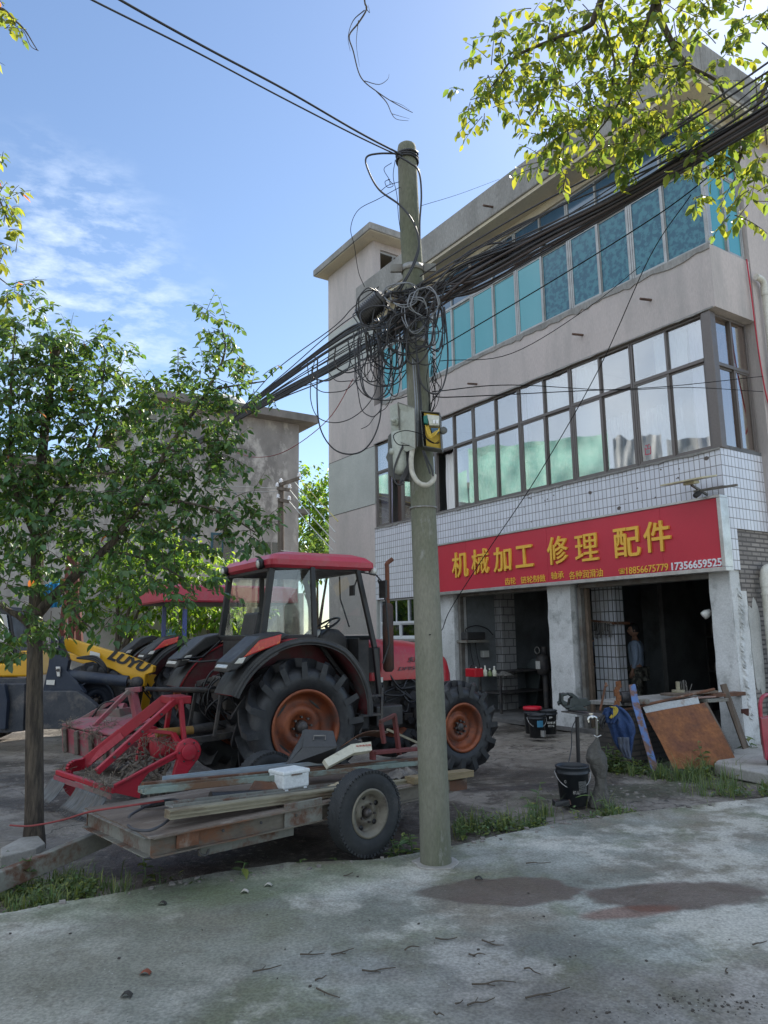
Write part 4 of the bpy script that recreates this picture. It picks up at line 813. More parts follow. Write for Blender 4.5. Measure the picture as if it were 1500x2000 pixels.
m_iron = mat('oily_cast_iron', (.045, .045, .05), .6, .3, col2=(.10, .09, .08), scale=7, fine=.15, dirt=(.14, .12, .10), dscale=6, dlo=.55, dhi=.75)
m_lamp = mat('clear_lamp_lens', (.62, .62, .58), .15, spec=.8)
m_orange = mat('orange_red_lens', (.62, .10, .03), .2, col2=(.55, .03, .03), scale=6, lo=.45, hi=.5, spec=.8)
m_clear = glassy('cab_glass', (.90, .93, .93), .05, bump=.01)
m_clear2 = glassy('dusty_cab_glass', (.80, .84, .84), .10)

def wheel(parent, name, c, Rr, wdt, rimr, side, nl=19, rot0=0.0, lug=.075):
    """tractor wheel: barred tyre > rim, hub, bolts; its axis is local y, side = +1/-1 outward"""
    c = Vector(c); Rb = Rr - lug; w2 = wdt / 2
    pr = [(rimr, -w2 * .72), (rimr + .03, -w2 * .86), (rimr + (Rb - rimr) * .55, -w2), (Rb - .05, -w2 * .92), (Rb - .01, -w2 * .72), (Rb, -w2 * .3), (Rb + .004, 0), (Rb, w2 * .3), (Rb - .01, w2 * .72), (Rb - .05, w2 * .92), (rimr + (Rb - rimr) * .55, w2), (rimr + .03, w2 * .86), (rimr, w2 * .72)]
    mb = MB(); mb.lathe(pr, (0, 0, 0), (0, 1, 0), 48)
    def pol(r, t, y): return Vector((r * cos(t), y, r * sin(t)))
    for s in (-1, 1):
        for i in range(nl):
            t0 = rot0 + 2 * pi * (i + (.5 if s > 0 else 0)) / nl; sweep = .30 * 19 / nl
            pts = []; K = 4; base = []
            hw0, hw1 = .026, .040
            rows = []
            for j in range(K + 1):
                f = j / K; y = s * (w2 * 1.02 * f - .012 * (1 - f)); t = t0 + sweep * (1 - (1 - f) ** 1.4) * 1.0
                rb = Rb - .03 if f < .8 else Rb - .075; rt = Rr - (.0 if f < .8 else .02)
                if f > .99: rb = Rb - .12; rt = Rr - .035
                hw = hw0 + (hw1 - hw0) * f
                dt_b = (hw * 1.35) / Rr; dt_t = hw * .8 / Rr
                rows.append([pol(rb, t - dt_b, y), pol(rt, t - dt_t, y), pol(rt, t + dt_t, y), pol(rb, t + dt_b, y)])
            # outer shoulder drop
            y = s * (w2 * 1.03); t = t0 + sweep
            vs = [p for r in rows for p in r]; n = len(rows)
            fs = [(j * 4 + k, j * 4 + (k + 1) % 4, (j + 1) * 4 + (k + 1) % 4, (j + 1) * 4 + k) for j in range(n - 1) for k in range(4)]
            if s > 0: fs = [f[::-1] for f in fs]
            fs += [(0, 1, 2, 3), ((n - 1) * 4 + 3, (n - 1) * 4 + 2, (n - 1) * 4 + 1, (n - 1) * 4)] if s > 0 else [(3, 2, 1, 0), ((n - 1) * 4, (n - 1) * 4 + 1, (n - 1) * 4 + 2, (n - 1) * 4 + 3)]
            mb.add(vs, fs)
    ty = mb.build(name, m_tyre, parent); ty.location = c
    s = side
    pr = [(rimr + .012, s * w2 * .84), (rimr + .010, s * w2 * .90), (rimr - .02, s * w2 * .88), (rimr - .035, s * w2 * .60), (rimr - .05, s * w2 * .2), (rimr - .09, s * w2 * .16), (rimr * .66, s * w2 * .05), (rimr * .58, s * w2 * .30), (rimr * .36, s * w2 * .34), (rimr * .32, s * w2 * .2), (0, s * w2 * .2)]
    if s < 0: pr = pr[::-1]
    mb = MB(); mb.lathe(pr, (0, 0, 0), (0, 1, 0), 40)
    bk = [(rimr + .0, -s * w2 * .80), (rimr - .045, -s * w2 * .5), (rimr - .055, s * w2 * .18)]
    mb.lathe(bk if s > 0 else bk[::-1], (0, 0, 0), (0, 1, 0), 40)
    rim = mb.build('rim', m_rim, ty)
    for k in range(4):   # dark openings in the dish
        t = rot0 + pi / 4 + k * pi / 2; mb = MB(); q = []
        for j in range(14):
            a = 2 * pi * j / 14; q.append((rimr * .79 + .035 * sin(a), t + .34 * cos(a)))
        mb.prism([pol(r, tt, s * (w2 * .135)) for r, tt in q], (0, s * .004, 0)); mb.build('rim_slot', m_frame, ty)
    mb = MB(); mb.lathe([(0, s * w2 * .55), (rimr * .12, s * w2 * .55), (rimr * .17, s * w2 * .45), (rimr * .19, s * w2 * .2), (0, s * w2 * .2)][::(1 if s < 0 else -1)], (0, 0, 0), (0, 1, 0), 20); mb.build('hub', m_hub, ty)
    for k in range(8):
        t = 2 * pi * k / 8 + rot0; p = pol(rimr * .27, t, s * w2 * .3); mb = MB(); mb.cyl(p, p + Vector((0, s * .035, 0)), .013, n=6); mb.build('wheel_nut', m_hub, ty)
    return ty

def fender(parent, fr, y0, y1, mred, ring_r=.86, out=-1):
    """arched mudguard over a rear wheel centred (0, ., .70); out = the sign of the outer side"""
    mb = MB(); yo = y0 if out < 0 else y1
    angs = [radians(a) for a in range(6, 158, 6)]
    def rr(t):
        a = math.degrees(t); return .775 + (.13 if a > 60 else .13 * max(0, (a - 5)) / 55)
    def pt(t, d, y): return Vector(((rr(t) + d) * cos(t), y, .70 + (rr(t) + d) * sin(t)))
    n = len(angs); vs = []
    for t in angs: vs += [pt(t, 0, y0), pt(t, 0, y1), pt(t, .022, y1), pt(t, .022, y0)]
    fs = [(j * 4 + k, (j + 1) * 4 + k, (j + 1) * 4 + (k + 1) % 4, j * 4 + (k + 1) % 4) for j in range(n - 1) for k in range(4)] + [(0, 1, 2, 3), ((n - 1) * 4 + 3, (n - 1) * 4 + 2, (n - 1) * 4 + 1, (n - 1) * 4)]
    mb.add(vs, [f[::-1] for f in fs], True); f = mb.build('fender', mred, parent)
    mb = MB(); mb.tube([pt(t, -.012, yo) for t in angs], .026, 8); mb.build('rubber_edge', m_blk, f)
    vs = []
    for t in angs: vs += [pt(t, -.012, y0 + .01), pt(t, -.012, y1 - .01), pt(t, -.003, y1 - .01), pt(t, -.003, y0 + .01)]
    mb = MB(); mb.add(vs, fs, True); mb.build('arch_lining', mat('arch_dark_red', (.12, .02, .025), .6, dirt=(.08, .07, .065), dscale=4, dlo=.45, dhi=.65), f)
    mb = MB(); yb = yo - .004 * out * -1
    for i in range(n - 1): mb.prism([pt(angs[i], -.045, yb), pt(angs[i + 1], -.045, yb), pt(angs[i + 1], .03, yb), pt(angs[i], .03, yb)], (0, out * .006, 0))
    mb.build('edge_band', m_blk, f)
    ta = [t for t in angs if t > radians(108)]; vs = []
    for t in ta: vs += [pt(t, .0235, y0 - .004), pt(t, .0235, y1 + .004), pt(t, .030, y1 + .004), pt(t, .030, y0 - .004)]
    mb = MB(); mb.add(vs, fs[:(len(ta) - 1) * 4], True); mb.build('tail_cover', m_blk, f)
    mb = MB()
    for i in range(len(ta) - 1): mb.prism([pt(ta[i], -.06, yo + out * .006), pt(ta[i + 1], -.06, yo + out * .006), pt(ta[i + 1], .035, yo + out * .006), pt(ta[i], .035, yo + out * .006)], (0, out * .008, 0))
    mb.build('tail_side', m_blk, f)
    # inner side wall of the arch
    iy = y1 - .02 if out < 0 else y0 + .02
    q = [pt(t, .0, iy) for t in angs] + [Vector((-.35, iy, 1.0)), Vector((.45, iy, .75))]
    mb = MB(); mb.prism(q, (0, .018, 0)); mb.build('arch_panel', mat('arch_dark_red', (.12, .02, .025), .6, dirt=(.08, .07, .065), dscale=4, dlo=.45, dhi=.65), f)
    # lamp housing at the rear
    hp = [(-.90, 1.30), (-.86, 1.40), (-.55, 1.655), (-.33, 1.70), (-.20, 1.66), (-.40, 1.57), (-.60, 1.47), (-.80, 1.32)]
    mb = MB(); mb.prism([Vector((x, y0 - .012, z)) for x, z in hp], (0, y1 - y0 - .05, 0)); mb.build('lamp_housing', m_blk, f, .02)
    mb = MB(); lp = [(-.74, 1.44), (-.56, 1.615), (-.31, 1.675), (-.33, 1.575), (-.56, 1.50)]
    mb.prism([Vector((x, y0 - .022 if out < 0 else y1 - .05, z)) for x, z in lp], (0, .05, 0)); mb.build('tail_lamp', m_orange, f, .012)
    mb = MB(); lp = [(-.83, 1.385), (-.78, 1.44), (-.70, 1.45), (-.74, 1.385)]
    mb.prism([Vector((x, y0 - .018, z)) for x, z in lp], (0, .05, 0)); mb.build('reverse_lamp', m_lamp, f, .008)
    mb = MB(); mb.prism([Vector((-.885, y0 + .05, 1.335)), Vector((-.885, y1 - .12, 1.335)), Vector((-.80, y1 - .12, 1.43)), Vector((-.80, y0 + .05, 1.43))], (-.012, 0, .01)); mb.build('number_lamp', m_lamp, f, .004)
    return f

TF = Frame((-1.37, 8.82), az(57))
tr = thing('tractor', 'big red cabbed tractor with orange rims parked behind the utility pole', 'tractor', TF)
def on(u, v, y): return TF.on(u, v, 1, y)
wheel(tr, 'rear_wheel', (0, -.78, .70), .715, .42, .385, -1, 16, .1, .095)
wheel(tr, 'rear_wheel', (0, 1.0, .70), .715, .42, .385, 1, 16, .25, .095)
wheel(tr, 'front_wheel', (2.13, -.80, .535), .55, .30, .28, -1, 15, .05, .075)
wheel(tr, 'front_wheel', (2.19, .80, .535), .55, .30, .28, 1, 15, .2, .075)
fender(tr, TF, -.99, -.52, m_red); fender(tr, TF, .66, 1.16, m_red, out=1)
# chassis, axles, gearbox
mb = MB(); mb.box((-.42, -.24, .52), (1.1, .24, 1.02)); mb.box((1.1, -.2, .50), (2.5, .2, .95)); mb.cyl((0, -.6, .70), (0, .6, .70), .12, n=16); mb.lathe([(0, -.3), (.2, -.25), (.26, 0), (.2, .25), (0, .3)], (0, 0, .70), (0, 1, 0), 20)
mb.cyl((2.16, -.7, .53), (2.16, .7, .53), .07, n=12); mb.obox((2.16, 0, .55), (.12, 0, 0), (0, .22, 0), (0, 0, .12)); mb.build('chassis', m_iron, tr, .02)
rt = random.Random(3)
mb = MB(); mb.box((.95, -.22, .56), (2.42, .22, 1.16))
for i in range(46):
    x = rt.uniform(.98, 2.4); z = rt.uniform(.58, 1.12); s = rt.uniform(.03, .09); y = rt.choice([-1, 1]) * (.22 + s * rt.uniform(.1, .55))
    if rt.random() < .5: mb.obox((x, y, z), (s, 0, 0), (0, s * .6, 0), (0, 0, s * rt.uniform(.4, 1)))
    else: mb.cyl((x, y - s, z), (x, y + s, z), s * .7, n=10)
mb.build('engine', m_iron, tr, .006)
for i in range(12):
    x = rt.uniform(1.0, 2.3); z = rt.uniform(.7, 1.15); mb = MB(); mb.tube(catmull([(x, -.34, z), (x + rt.uniform(-.2, .2), -.40, z - .1), (x + rt.uniform(-.3, .3), -.34, z + rt.uniform(-.3, .1)), (x + rt.uniform(-.4, .4), -.3, z + rt.uniform(-.2, .2))], 5), .012, 6); mb.build('engine_hose', m_frame, tr)
mb = MB(); mb.box((1.05, -.68, .60), (1.42, -.36, .83)); mb.build('battery_box', m_blk, tr, .015)
mb = MB(); mb.box((.62, -.62, .56), (1.0, -.30, .90)); mb.build('fuel_tank', m_blk, tr, .03)
for z in (.52, .74, .95): mb = MB(); mb.box((.74, -.80, z), (1.04, -.60, z + .025)); mb.build('step', m_iron, tr, .004)
mb = MB(); mb.bar((.745, -.79, .5), (.80, -.79, 1.05), .02, .03); mb.bar((1.03, -.79, .5), (1.06, -.79, 1.05), .02, .03); mb.build('step_rail', m_iron, tr)
# hood
def hood_ring(x, zt, zb, w):
    out = []
    for k in range(13):
        a = pi * k / 12; cx = cos(a); sx = sin(a); y = w * (abs(cx) ** .55) * (1 if cx >= 0 else -1); z = zb + (zt - zb) * (sx ** .38)
        out.append(Vector((x, y, z)))
    return out
mb = MB(); rings = [(1.12, 1.60, 1.10, .36), (1.4, 1.605, 1.10, .365), (1.75, 1.585, 1.10, .37), (2.05, 1.54, 1.08, .365), (2.25, 1.48, 1.04, .355), (2.38, 1.38, 1.0, .33), (2.44, 1.24, .98, .29), (2.45, 1.05, .97, .24)]
vs = [p for r in rings for p in hood_ring(*r)]; m_ = 13
mb.add(vs, [(j * m_ + k, j * m_ + k + 1, (j + 1) * m_ + k + 1, (j + 1) * m_ + k) for j in range(len(rings) - 1) for k in range(m_ - 1)] + [tuple(range(m_ - 1, -1, -1)), tuple((len(rings) - 1) * m_ + k for k in range(m_))], True)
hd = mb.build('hood', m_red, tr)
m_decal = mat('dark_decal', (.10, .05, .06), .5)
for body, u0, u1, v0, v1 in (('DF954', 779, 820, 1301, 1310), ('东风', 797, 822, 1282, 1294)):
    p = on(u0, v1, -.385); q = on(u1, v0, -.385); writing('lettering', body, .1, m_decal, hd, (p.x, -.374, p.z), (pi / 2, 0, 0), .004, .002, fit=(q.x - p.x, q.z - p.z), shear=.3)
mb = MB(); mb.box((1.13, -.374, 1.20), (1.3, -.366, 1.50)); mb.build('side_grille', m_frame, hd)
# cab
mb = MB(); P_ = lambda x, y, z: Vector((x, y, z))
mb.box((-.38, -.50, .98), (-.30, .50, 1.66)); mb.box((-.30, -.50, .96), (1.0, .50, 1.02)); mb.box((.95, -.45, 1.0), (1.10, .45, 1.62)); mb.build('cab_floor', m_blk, tr, .01)
def pillar(a, b, w=.055, d=.06, up=(1, 0, 0)):
    mb = MB(); mb.bar(a, b, w, d, up); mb.build('cab_pillar', m_frame, tr, .01)
ZB = 1.64
for s in (-1, 1):
    pillar((-.26, s * .62, 2.40), (-.36, s * .62, ZB), .06, .07)
    pillar((.20, s * .70, 2.42), (.22, s * .72, ZB), .05, .06)
    pillar((.22, s * .72, ZB), (.50, s * .70, 1.30), .05, .05)
    pillar((.50, s * .70, 1.30), (.78, s * .70, 1.00), .05, .05)
    pillar((.80, s * .68, 2.44), (1.02, s * .70, 1.50), .05, .06)
    pillar((1.02, s * .70, 1.50), (1.08, s * .70, .96), .05, .06)
    pillar((-.36, s * .62, ZB), (.22, s * .72, ZB), .05, .05, (0, 0, 1))
    pillar((-.26, s * .62, 2.40), (.80, s * .69, 2.42), .05, .05, (0, 0, 1))
pillar((-.36, -.6, ZB), (-.36, .6, ZB), .05, .06, (0, 0, 1)); pillar((-.26, -.6, 2.39), (-.26, .6, 2.39), .05, .06, (0, 0, 1)); pillar((1.0, -.66, 1.62), (1.0, .66, 1.62), .06, .05, (0, 0, 1)); pillar((.80, -.66, 2.42), (.80, .66, 2.42), .05, .05, (0, 0, 1))
def pane(pts, m, nm='cab_window'):
    mb = MB(); mb.prism([Vector(p) for p in pts], (0, .005, 0) if abs(pts[0][1] - pts[2][1]) < .2 else (.005, 0, 0)); return mb.build(nm, m, tr)
for s in (-1, 1): pane([(-.23, s * .625, 2.37), (.17, s * .70, 2.39), (.19, s * .715, ZB + .03), (-.33, s * .63, ZB + .03)], m_clear2)
pane([(.835, -.63, 2.40), (.835, .63, 2.40), (1.0, .64, 1.66), (1.0, -.64, 1.66)], m_clear, 'windscreen')
pane([(.23, .705, 2.39), (.78, .70, 2.40), (1.0, .70, 1.50), (.52, .70, 1.33), (.25, .72, 1.66)], m_clear, 'door_glass')
# roof shell with rounded rim and a dark underside
def rounded(x0, x1, y0, y1, z, r, k=5):
    out = []
    for cx, cy, a0 in ((x1 - r, y1 - r, 0), (x0 + r, y1 - r, 90), (x0 + r, y0 + r, 180), (x1 - r, y0 + r, 270)):
        for i in range(k + 1): a = radians(a0 + 90 * i / k); out.append(Vector((cx + r * cos(a), cy + r * sin(a), z)))
    return out
def roofshell(name, lv, m, parent):
    mb = MB(); rs_ = [rounded(*l) for l in lv]; n = len(rs_[0]); vs = [p for r in rs_ for p in r]
    fs = [(j * n + k, j * n + (k + 1) % n, (j + 1) * n + (k + 1) % n, (j + 1) * n + k) for j in range(len(lv) - 1) for k in range(n)]
    mb.add(vs, fs, False); mb.add(rs_[0], [tuple(range(n - 1, -1, -1))]); mb.add(rs_[-1], [tuple(range(n))]); return mb.build(name, m, parent)
rf_ = roofshell('roof', [(-.29, .98, -.70, .70, 2.40, .07), (-.33, 1.03, -.74, .74, 2.43, .08), (-.33, 1.02, -.745, .745, 2.49, .08), (-.27, .95, -.70, .70, 2.55, .09), (-.12, .84, -.60, .60, 2.59, .10), (.1, .6, -.3, .3, 2.60, .1)], m_redroof, tr)
roofshell('headliner', [(-.27, .94, -.68, .68, 2.385, .07), (-.27, .94, -.68, .68, 2.399, .07)], m_blk, rf_)
for y in (-.52, .55):
    l_ = MB(); l_.lathe([(0, 0), (.05, 0), (.062, .04), (.06, .07), (0, .07)], (-.31, y, 2.45), (-1, 0, -.12), 18); o_ = l_.build('work_lamp', m_frame, rf_)
    l_ = MB(); l_.lathe([(0, .072), (.048, .072), (.03, .084), (0, .086)], (-.31, y, 2.45), (-1, 0, -.12), 18); l_.build('lens', m_lamp, o_)
l_ = MB(); l_.lathe([(0, 0), (.045, 0), (.055, .06), (0, .06)], (1.0, -.66, 2.40), (1, 0, 0), 16); l_.build('front_lamp', m_lamp, rf_)
# inside the cab
mb = MB(); mb.obox((-.02, .05, 1.36), (.22, 0, 0), (0, .22, 0), (0, 0, .06)); mb.obox((-.22, .05, 1.66), (.05, 0, -.02), (0, .21, 0), (.05, 0, .26)); mb.cyl((-.0, .05, 1.0), (0, .05, 1.32), .1, n=14); mb.build('seat', m_blk, tr, .035)
sc = on(636, 1222, 0.0); sx_ = Vector((-.5, 0, .86)); mb = MB(); a1 = Vector((.86, 0, .5)); a2 = Vector((0, 1, 0))
mb.tube([sc + (a1 * cos(t) + a2 * sin(t)) * .19 for t in [2 * pi * k / 24 for k in range(25)]], .014, 8, caps=False)
for t in (.5, 2.6, 4.7): mb.cyl(sc, sc + (a1 * cos(t) + a2 * sin(t)) * .18, .008, n=6)
mb.cyl(sc, sc - sx_ * .25, .02, n=10); mb.build('steering_wheel', m_frame, tr)
mb = MB(); q = [(.52, 1.02), (.50, 1.40), (.56, 1.66), (.66, 1.74), (.80, 1.72), (.92, 1.62), (.96, 1.02)]; mb.prism([Vector((x, -.28, z)) for x, z in q], (0, .56, 0)); mb.build('dashboard', m_blk, tr, .05)
for y in (-.14, 0): mb = MB(); mb.lathe([(0, 0), (.055, 0), (.055, .012), (0, .012)], (.565, y, 1.67), (-.9, 0, .45), 16); mb.build('gauge', m_lamp, tr)
mb = MB(); mb.tube([(.86, -.62, 2.36), (.80, -.62, 2.22), (.78, -.60, 2.20)], .008, 6); mb.obox((.78, -.60, 2.17), (.01, 0, 0), (0, .05, 0), (0, 0, .06)); mb.build('inner_mirror', m_frame, tr)
mb = MB(); mb.tube([(.95, .0, 2.38), (.93, -.05, 2.1), (.97, -.2, 1.75)], .009, 6); mb.build('wiper', m_frame, tr)
for (x, y, z) in ((.3, -.35, 1.35), (.38, -.38, 1.32), (.1, -.36, 1.38)): mb = MB(); mb.cyl((x, y, 1.0), (x + .05, y, z), .01, n=6); mb.lathe([(0, -.03), (.022, 0), (0, .03)], (x + .05, y, z + .02), n=10); mb.build('lever', m_frame, tr)
# muffler and exhaust stack
p0, p1 = on(757, 1178, -.56), on(758, 1312, -.56); mb = MB(); mb.tube([(p0.x, -.56, p1.z), (p0.x, -.56, p1.z + .03), (p0.x, -.56, p0.z - .03), (p0.x, -.56, p0.z)], .075, 18, rs=[.04, .066, .066, .04]); mf = mb.build('muffler', mat('sooty_muffler', (.06, .045, .04), .7, .3, col2=(.10, .05, .035), scale=6), tr)
pt_ = on(749, 1112, -.56); mb = MB(); mb.tube(catmull([(p0.x, -.56, p0.z), (p0.x, -.56, pt_.z), (p0.x + .0, -.56, pt_.z + .07), (p0.x + .07, -.58, pt_.z + .13)], 6), .027, 12); mb.build('exhaust_pipe', mat('rusty_pipe', (.20, .075, .04), .8, .2, col2=(.12, .05, .035), scale=9), mf)
mb = MB(); mb.tube([(1.08, -.70, 2.30), (1.16, -.74, 2.05), (1.20, -.74, 1.55), (1.12, -.72, 1.32)], .012, 8); mb.build('grab_rail', m_frame, tr)
mb = MB(); mb.tube([(.84, -.70, 2.38), (.95, -.86, 2.34), (1.0, -.92, 2.25)], .010, 6); mb.obox((1.0, -.93, 2.17), (.012, .0, 0), (0, .07, 0), (0, 0, .10)); mb.build('side_mirror', m_frame, tr)
mb = MB(); mb.box((1.23, -.39, 1.08), (1.33, -.385, 1.14)); mb.build('warning_plate', m_lamp, tr)
# rear linkage: links, hoses, hydraulic block
mb = MB(); mb.box((-.62, -.22, .85), (-.38, .22, 1.22)); mb.box((-.55, -.30, .55), (-.40, .30, .70)); mb.build('hydraulic_block', m_iron, tr, .02)
for s in (-1, 1):
    for a, b, w_ in (((-.35, s * .30, .62), (-1.10, s * .42, .60), .05), ((-.45, s * .26, 1.20), (-.72, s * .40, 1.12), .05), ((-.72, s * .40, 1.12), (-.80, s * .41, .62), .03)):
        mb = MB(); mb.bar(a, b, w_, w_ * 1.3); mb.build('lift_arm', m_iron, tr, .006)
mb = MB(); mb.cyl((-.5, 0, 1.05), (-1.42, 0, 1.12), .024, n=10); mb.cyl((-.75, 0, 1.07), (-1.15, 0, 1.10), .032, n=10); mb.build('top_link', m_iron, tr)
mb = MB(); mb.cyl((-.42, -.02, .70), (-.9, -.02, .66), .05, n=12); mb.build('drive_shaft', m_iron, tr); mb = MB(); mb.cyl((-.9, -.02, .66), (-1.3, -.04, .66), .045, n=14); mb.build('drive_shaft_guard', mat('muddy_yellow_guard', (.38, .22, .06), .6, dirt=(.2, .14, .08), dscale=9), tr)
for i in range(16):
    y = rt.uniform(-.35, .3); z = rt.uniform(.95, 1.28); mb = MB(); mb.tube(catmull([(-.45, y, z), (-.62 + rt.uniform(-.12, .05), y - .03, z + rt.uniform(-.05, .12)), (-.70 + rt.uniform(-.1, .1), y + rt.uniform(-.1, .1), z - .15), (-.5, y + rt.uniform(-.1, .1), z - rt.uniform(.2, .45))], 5), .011, 6); mb.build('hydraulic_hose', m_frame, tr)
for s in (-1, 1): mb = MB(); mb.tube([(-.36, s * .60, 1.62), (-.62, s * .52, 1.42), (-1.0, s * .5, 1.40), (-1.02, s * .2, 1.40)], .012, 6); mb.build('rear_guard_rail', m_frame, tr)

# ------------------------------------------------------------------ blue tractor with red sun canopy, behind
m_blue = mat('blue_tractor_paint', (.03, .06, .25), .35, coat=.3, dirt=(.10, .10, .14), dscale=3, dlo=.6, dhi=.85)
wc = P(380, 1345, 13.0); hx = Vector((*az(57), 0)); hy = Vector((-hx.y, hx.x, 0)); o2 = wc + hy * .95
TB = Frame((o2.x, o2.y), az(57))
tb_ = thing('canopy_tractor', 'blue open tractor under a long red sun canopy, behind the red tractor', 'tractor', TB)
wheel(tb_, 'rear_wheel', (0, -.78, .66), .68, .38, .36, -1, 18, .1); wheel(tb_, 'rear_wheel', (0, .8, .66), .68, .38, .36, 1, 18, .3)
wheel(tb_, 'front_wheel', (2.1, -.7, .5), .51, .28, .26, -1, 16, .1, .05); wheel(tb_, 'front_wheel', (2.1, .7, .5), .51, .28, .26, 1, 16, .3, .05)
f1 = fender(tb_, TB, -.97, -.5, m_blue); f2 = fender(tb_, TB, .5, .97, mat('grey_fender', (.25, .27, .28), .5), out=1)
mb = MB(); mb.box((-.4, -.24, .5), (2.4, .24, 1.0)); mb.cyl((0, -.6, .66), (0, .6, .66), .11, n=12); mb.build('chassis', m_iron, tb_, .02)
mb = MB(); vs = [p for r in rings for p in hood_ring(*r)]; mb.add(vs, [(j * m_ + k, j * m_ + k + 1, (j + 1) * m_ + k + 1, (j + 1) * m_ + k) for j in range(len(rings) - 1) for k in range(m_ - 1)] + [tuple(range(m_ - 1, -1, -1)), tuple((len(rings) - 1) * m_ + k for k in range(m_))], True); mb.build('hood', m_blue, tb_)
mb = MB(); mb.obox((.2, 0, 1.2), (.2, 0, 0), (0, .2, 0), (0, 0, .05)); mb.obox((.0, 0, 1.42), (.04, 0, 0), (0, .2, 0), (.03, 0, .2)); mb.build('seat', m_blk, tb_, .03)
mb = MB(); c_ = Vector((.75, 0, 1.62)); mb.tube([c_ + Vector((cos(t) * .17, sin(t) * .19, -cos(t) * .08)) for t in [2 * pi * k / 20 for k in range(21)]], .014, 8, caps=False); mb.cyl(c_, c_ + Vector((.15, 0, -.5)), .02, n=8); mb.build('steering_wheel', m_frame, tb_)
q0 = TB.on(322, 1137, 1, -.85); q1 = TB.on(585, 1142, 1, -.85); qb = TB.on(400, 1176, 1, -.85)
cz0, cz1 = qb.z, q0.z - .02
cn = roofshell('canopy', [(q0.x, q1.x, -.85, .85, cz0, .12), (q0.x - .02, q1.x + .02, -.87, .87, cz0 + .03, .14), (q0.x, q1.x, -.85, .85, cz1 - .04, .14), (q0.x + .1, q1.x - .1, -.75, .75, cz1, .14)], m_redroof, tb_)
roofshell('canopy_lining', [(q0.x + .05, q1.x - .05, -.8, .8, cz0 - .012, .1), (q0.x + .05, q1.x - .05, -.8, .8, cz0 - .001, .1)], m_blk, cn)
for x, y in ((-.1, -.62), (-.1, .62), (1.15, -.55), (1.15, .55)):
    mb = MB(); mb.bar((x, y, 1.05), (x, y, cz0 - .012), .07, .07); mb.build('canopy_post', m_blue if x < 0 else m_frame, tb_, .008)
for i in range(10):
    y = rt.uniform(-.4, .4); z = rt.uniform(.9, 1.25); mb = MB(); mb.tube(catmull([(-.4, y, z), (-.6, y, z + .1), (-.75, y + .05, z - .1), (-.55, y, z - .4)], 5), .014, 6); mb.build('hydraulic_hose', m_frame, tb_)
mb = MB(); mb.cyl((-.5, 0, 1.05), (-1.35, 0, 1.12), .03, n=10); mb.build('top_link', m_iron, tb_)
# ------------------------------------------------------------------ puddling implements behind the tractors
m_imp = mat('muddy_red_implement', (.44, .02, .04), .42, col2=(.36, .02, .035), scale=3, fine=.06, dirt=(.20, .11, .09), dscale=4.5, dlo=.56, dhi=.74)
m_imp2 = mat('dusty_pink_implement', (.34, .075, .10), .6, col2=(.28, .07, .085), scale=3, dirt=(.20, .17, .15), dscale=2.6, dlo=.44, dhi=.58)
m_mud = mat('dried_mud', (.17, .145, .12), .95, col2=(.11, .095, .08), scale=8, bump=.8, bscale=30)
m_comb = mat('steel_comb', (.15, .16, .17), .5, .5, col2=(.08, .085, .09), scale=8, stretch=(1, 6, 1), dirt=(.14, .12, .10), dscale=5)
def fin(root, name, m, pts, off, bev=.004):
    mb = MB(); mb.prism(pts, off); return mb.build(name, m, root, bev)
im = thing('rotary_tiller', 'bright red muddy rotary tiller with steel rake combs hitched behind the red tractor', 'farm implement', TF)
A_ = lambda u, v, y: TF.on(u, v, 1, y)
yn, yf, ym = -.55, .75, .05
# gearbox side plate with round cover (near end), rotor tube, side frame
c = A_(367, 1468, yn); 
mb = MB(); mb.lathe([(0, -.03), (.13, -.03), (.13, .03), (0, .03)], c, (0, 1, 0), 28)
lo_ = A_(334, 1522, yn); fw_ = A_(356, 1518, yn)
d_ = Vector((.13, 0, .0)); mb.prism([c + Vector((-.115, -.028, -.06)), c + Vector((.115, -.028, -.06)), Vector((fw_.x + .02, c.y - .028, fw_.z)), Vector((lo_.x, c.y - .028, lo_.z))], (0, .055, 0)); pl = mb.build('chain_case', m_imp, im, .012)
mb = MB(); mb.lathe([(.0, -.055), (.075, -.055), (.08, -.035), (0, -.035)], c, (0, 1, 0), 24); mb.build('round_cover', m_imp, pl, .004)
for t in range(6): q = c + Vector((.098 * cos(t * 1.047), -.03, .098 * sin(t * 1.047))); mb = MB(); mb.cyl(q, q + Vector((0, -.012, 0)), .009, n=6); mb.build('bolt', m_iron, pl)
for s_ in (yf + .05,):
    mb = MB(); mb.lathe([(0, -.03), (.13, -.03), (.13, .03), (0, .03)], (c.x, s_, c.z), (0, 1, 0), 24); mb.prism([Vector((c.x - .115, s_ - .03, c.z)), Vector((c.x + .115, s_ - .03, c.z)), Vector((fw_.x, s_ - .03, fw_.z)), Vector((lo_.x, s_ - .03, lo_.z))], (0, .055, 0)); mb.build('chain_case', m_imp, im, .01)
mb = MB(); mb.cyl((c.x - .0, yn, c.z + .0), (c.x, yf, c.z), .062, n=18); bt = mb.build('cross_tube', m_imp, im)
for y in (-.35, -.05, .05, .4): mb = MB(); mb.cyl((c.x, y - .02, c.z), (c.x, y + .02, c.z), .078, n=18); mb.build('tube_collar', m_imp, bt)
mb = MB(); mb.lathe([(0, -.14), (.11, -.14), (.16, -.05), (.16, .08), (.1, .15), (0, .15)], (c.x - .03, .12, c.z - .03), (1, 0, .1), 18); mb.build('gearbox', m_imp, im, .01)
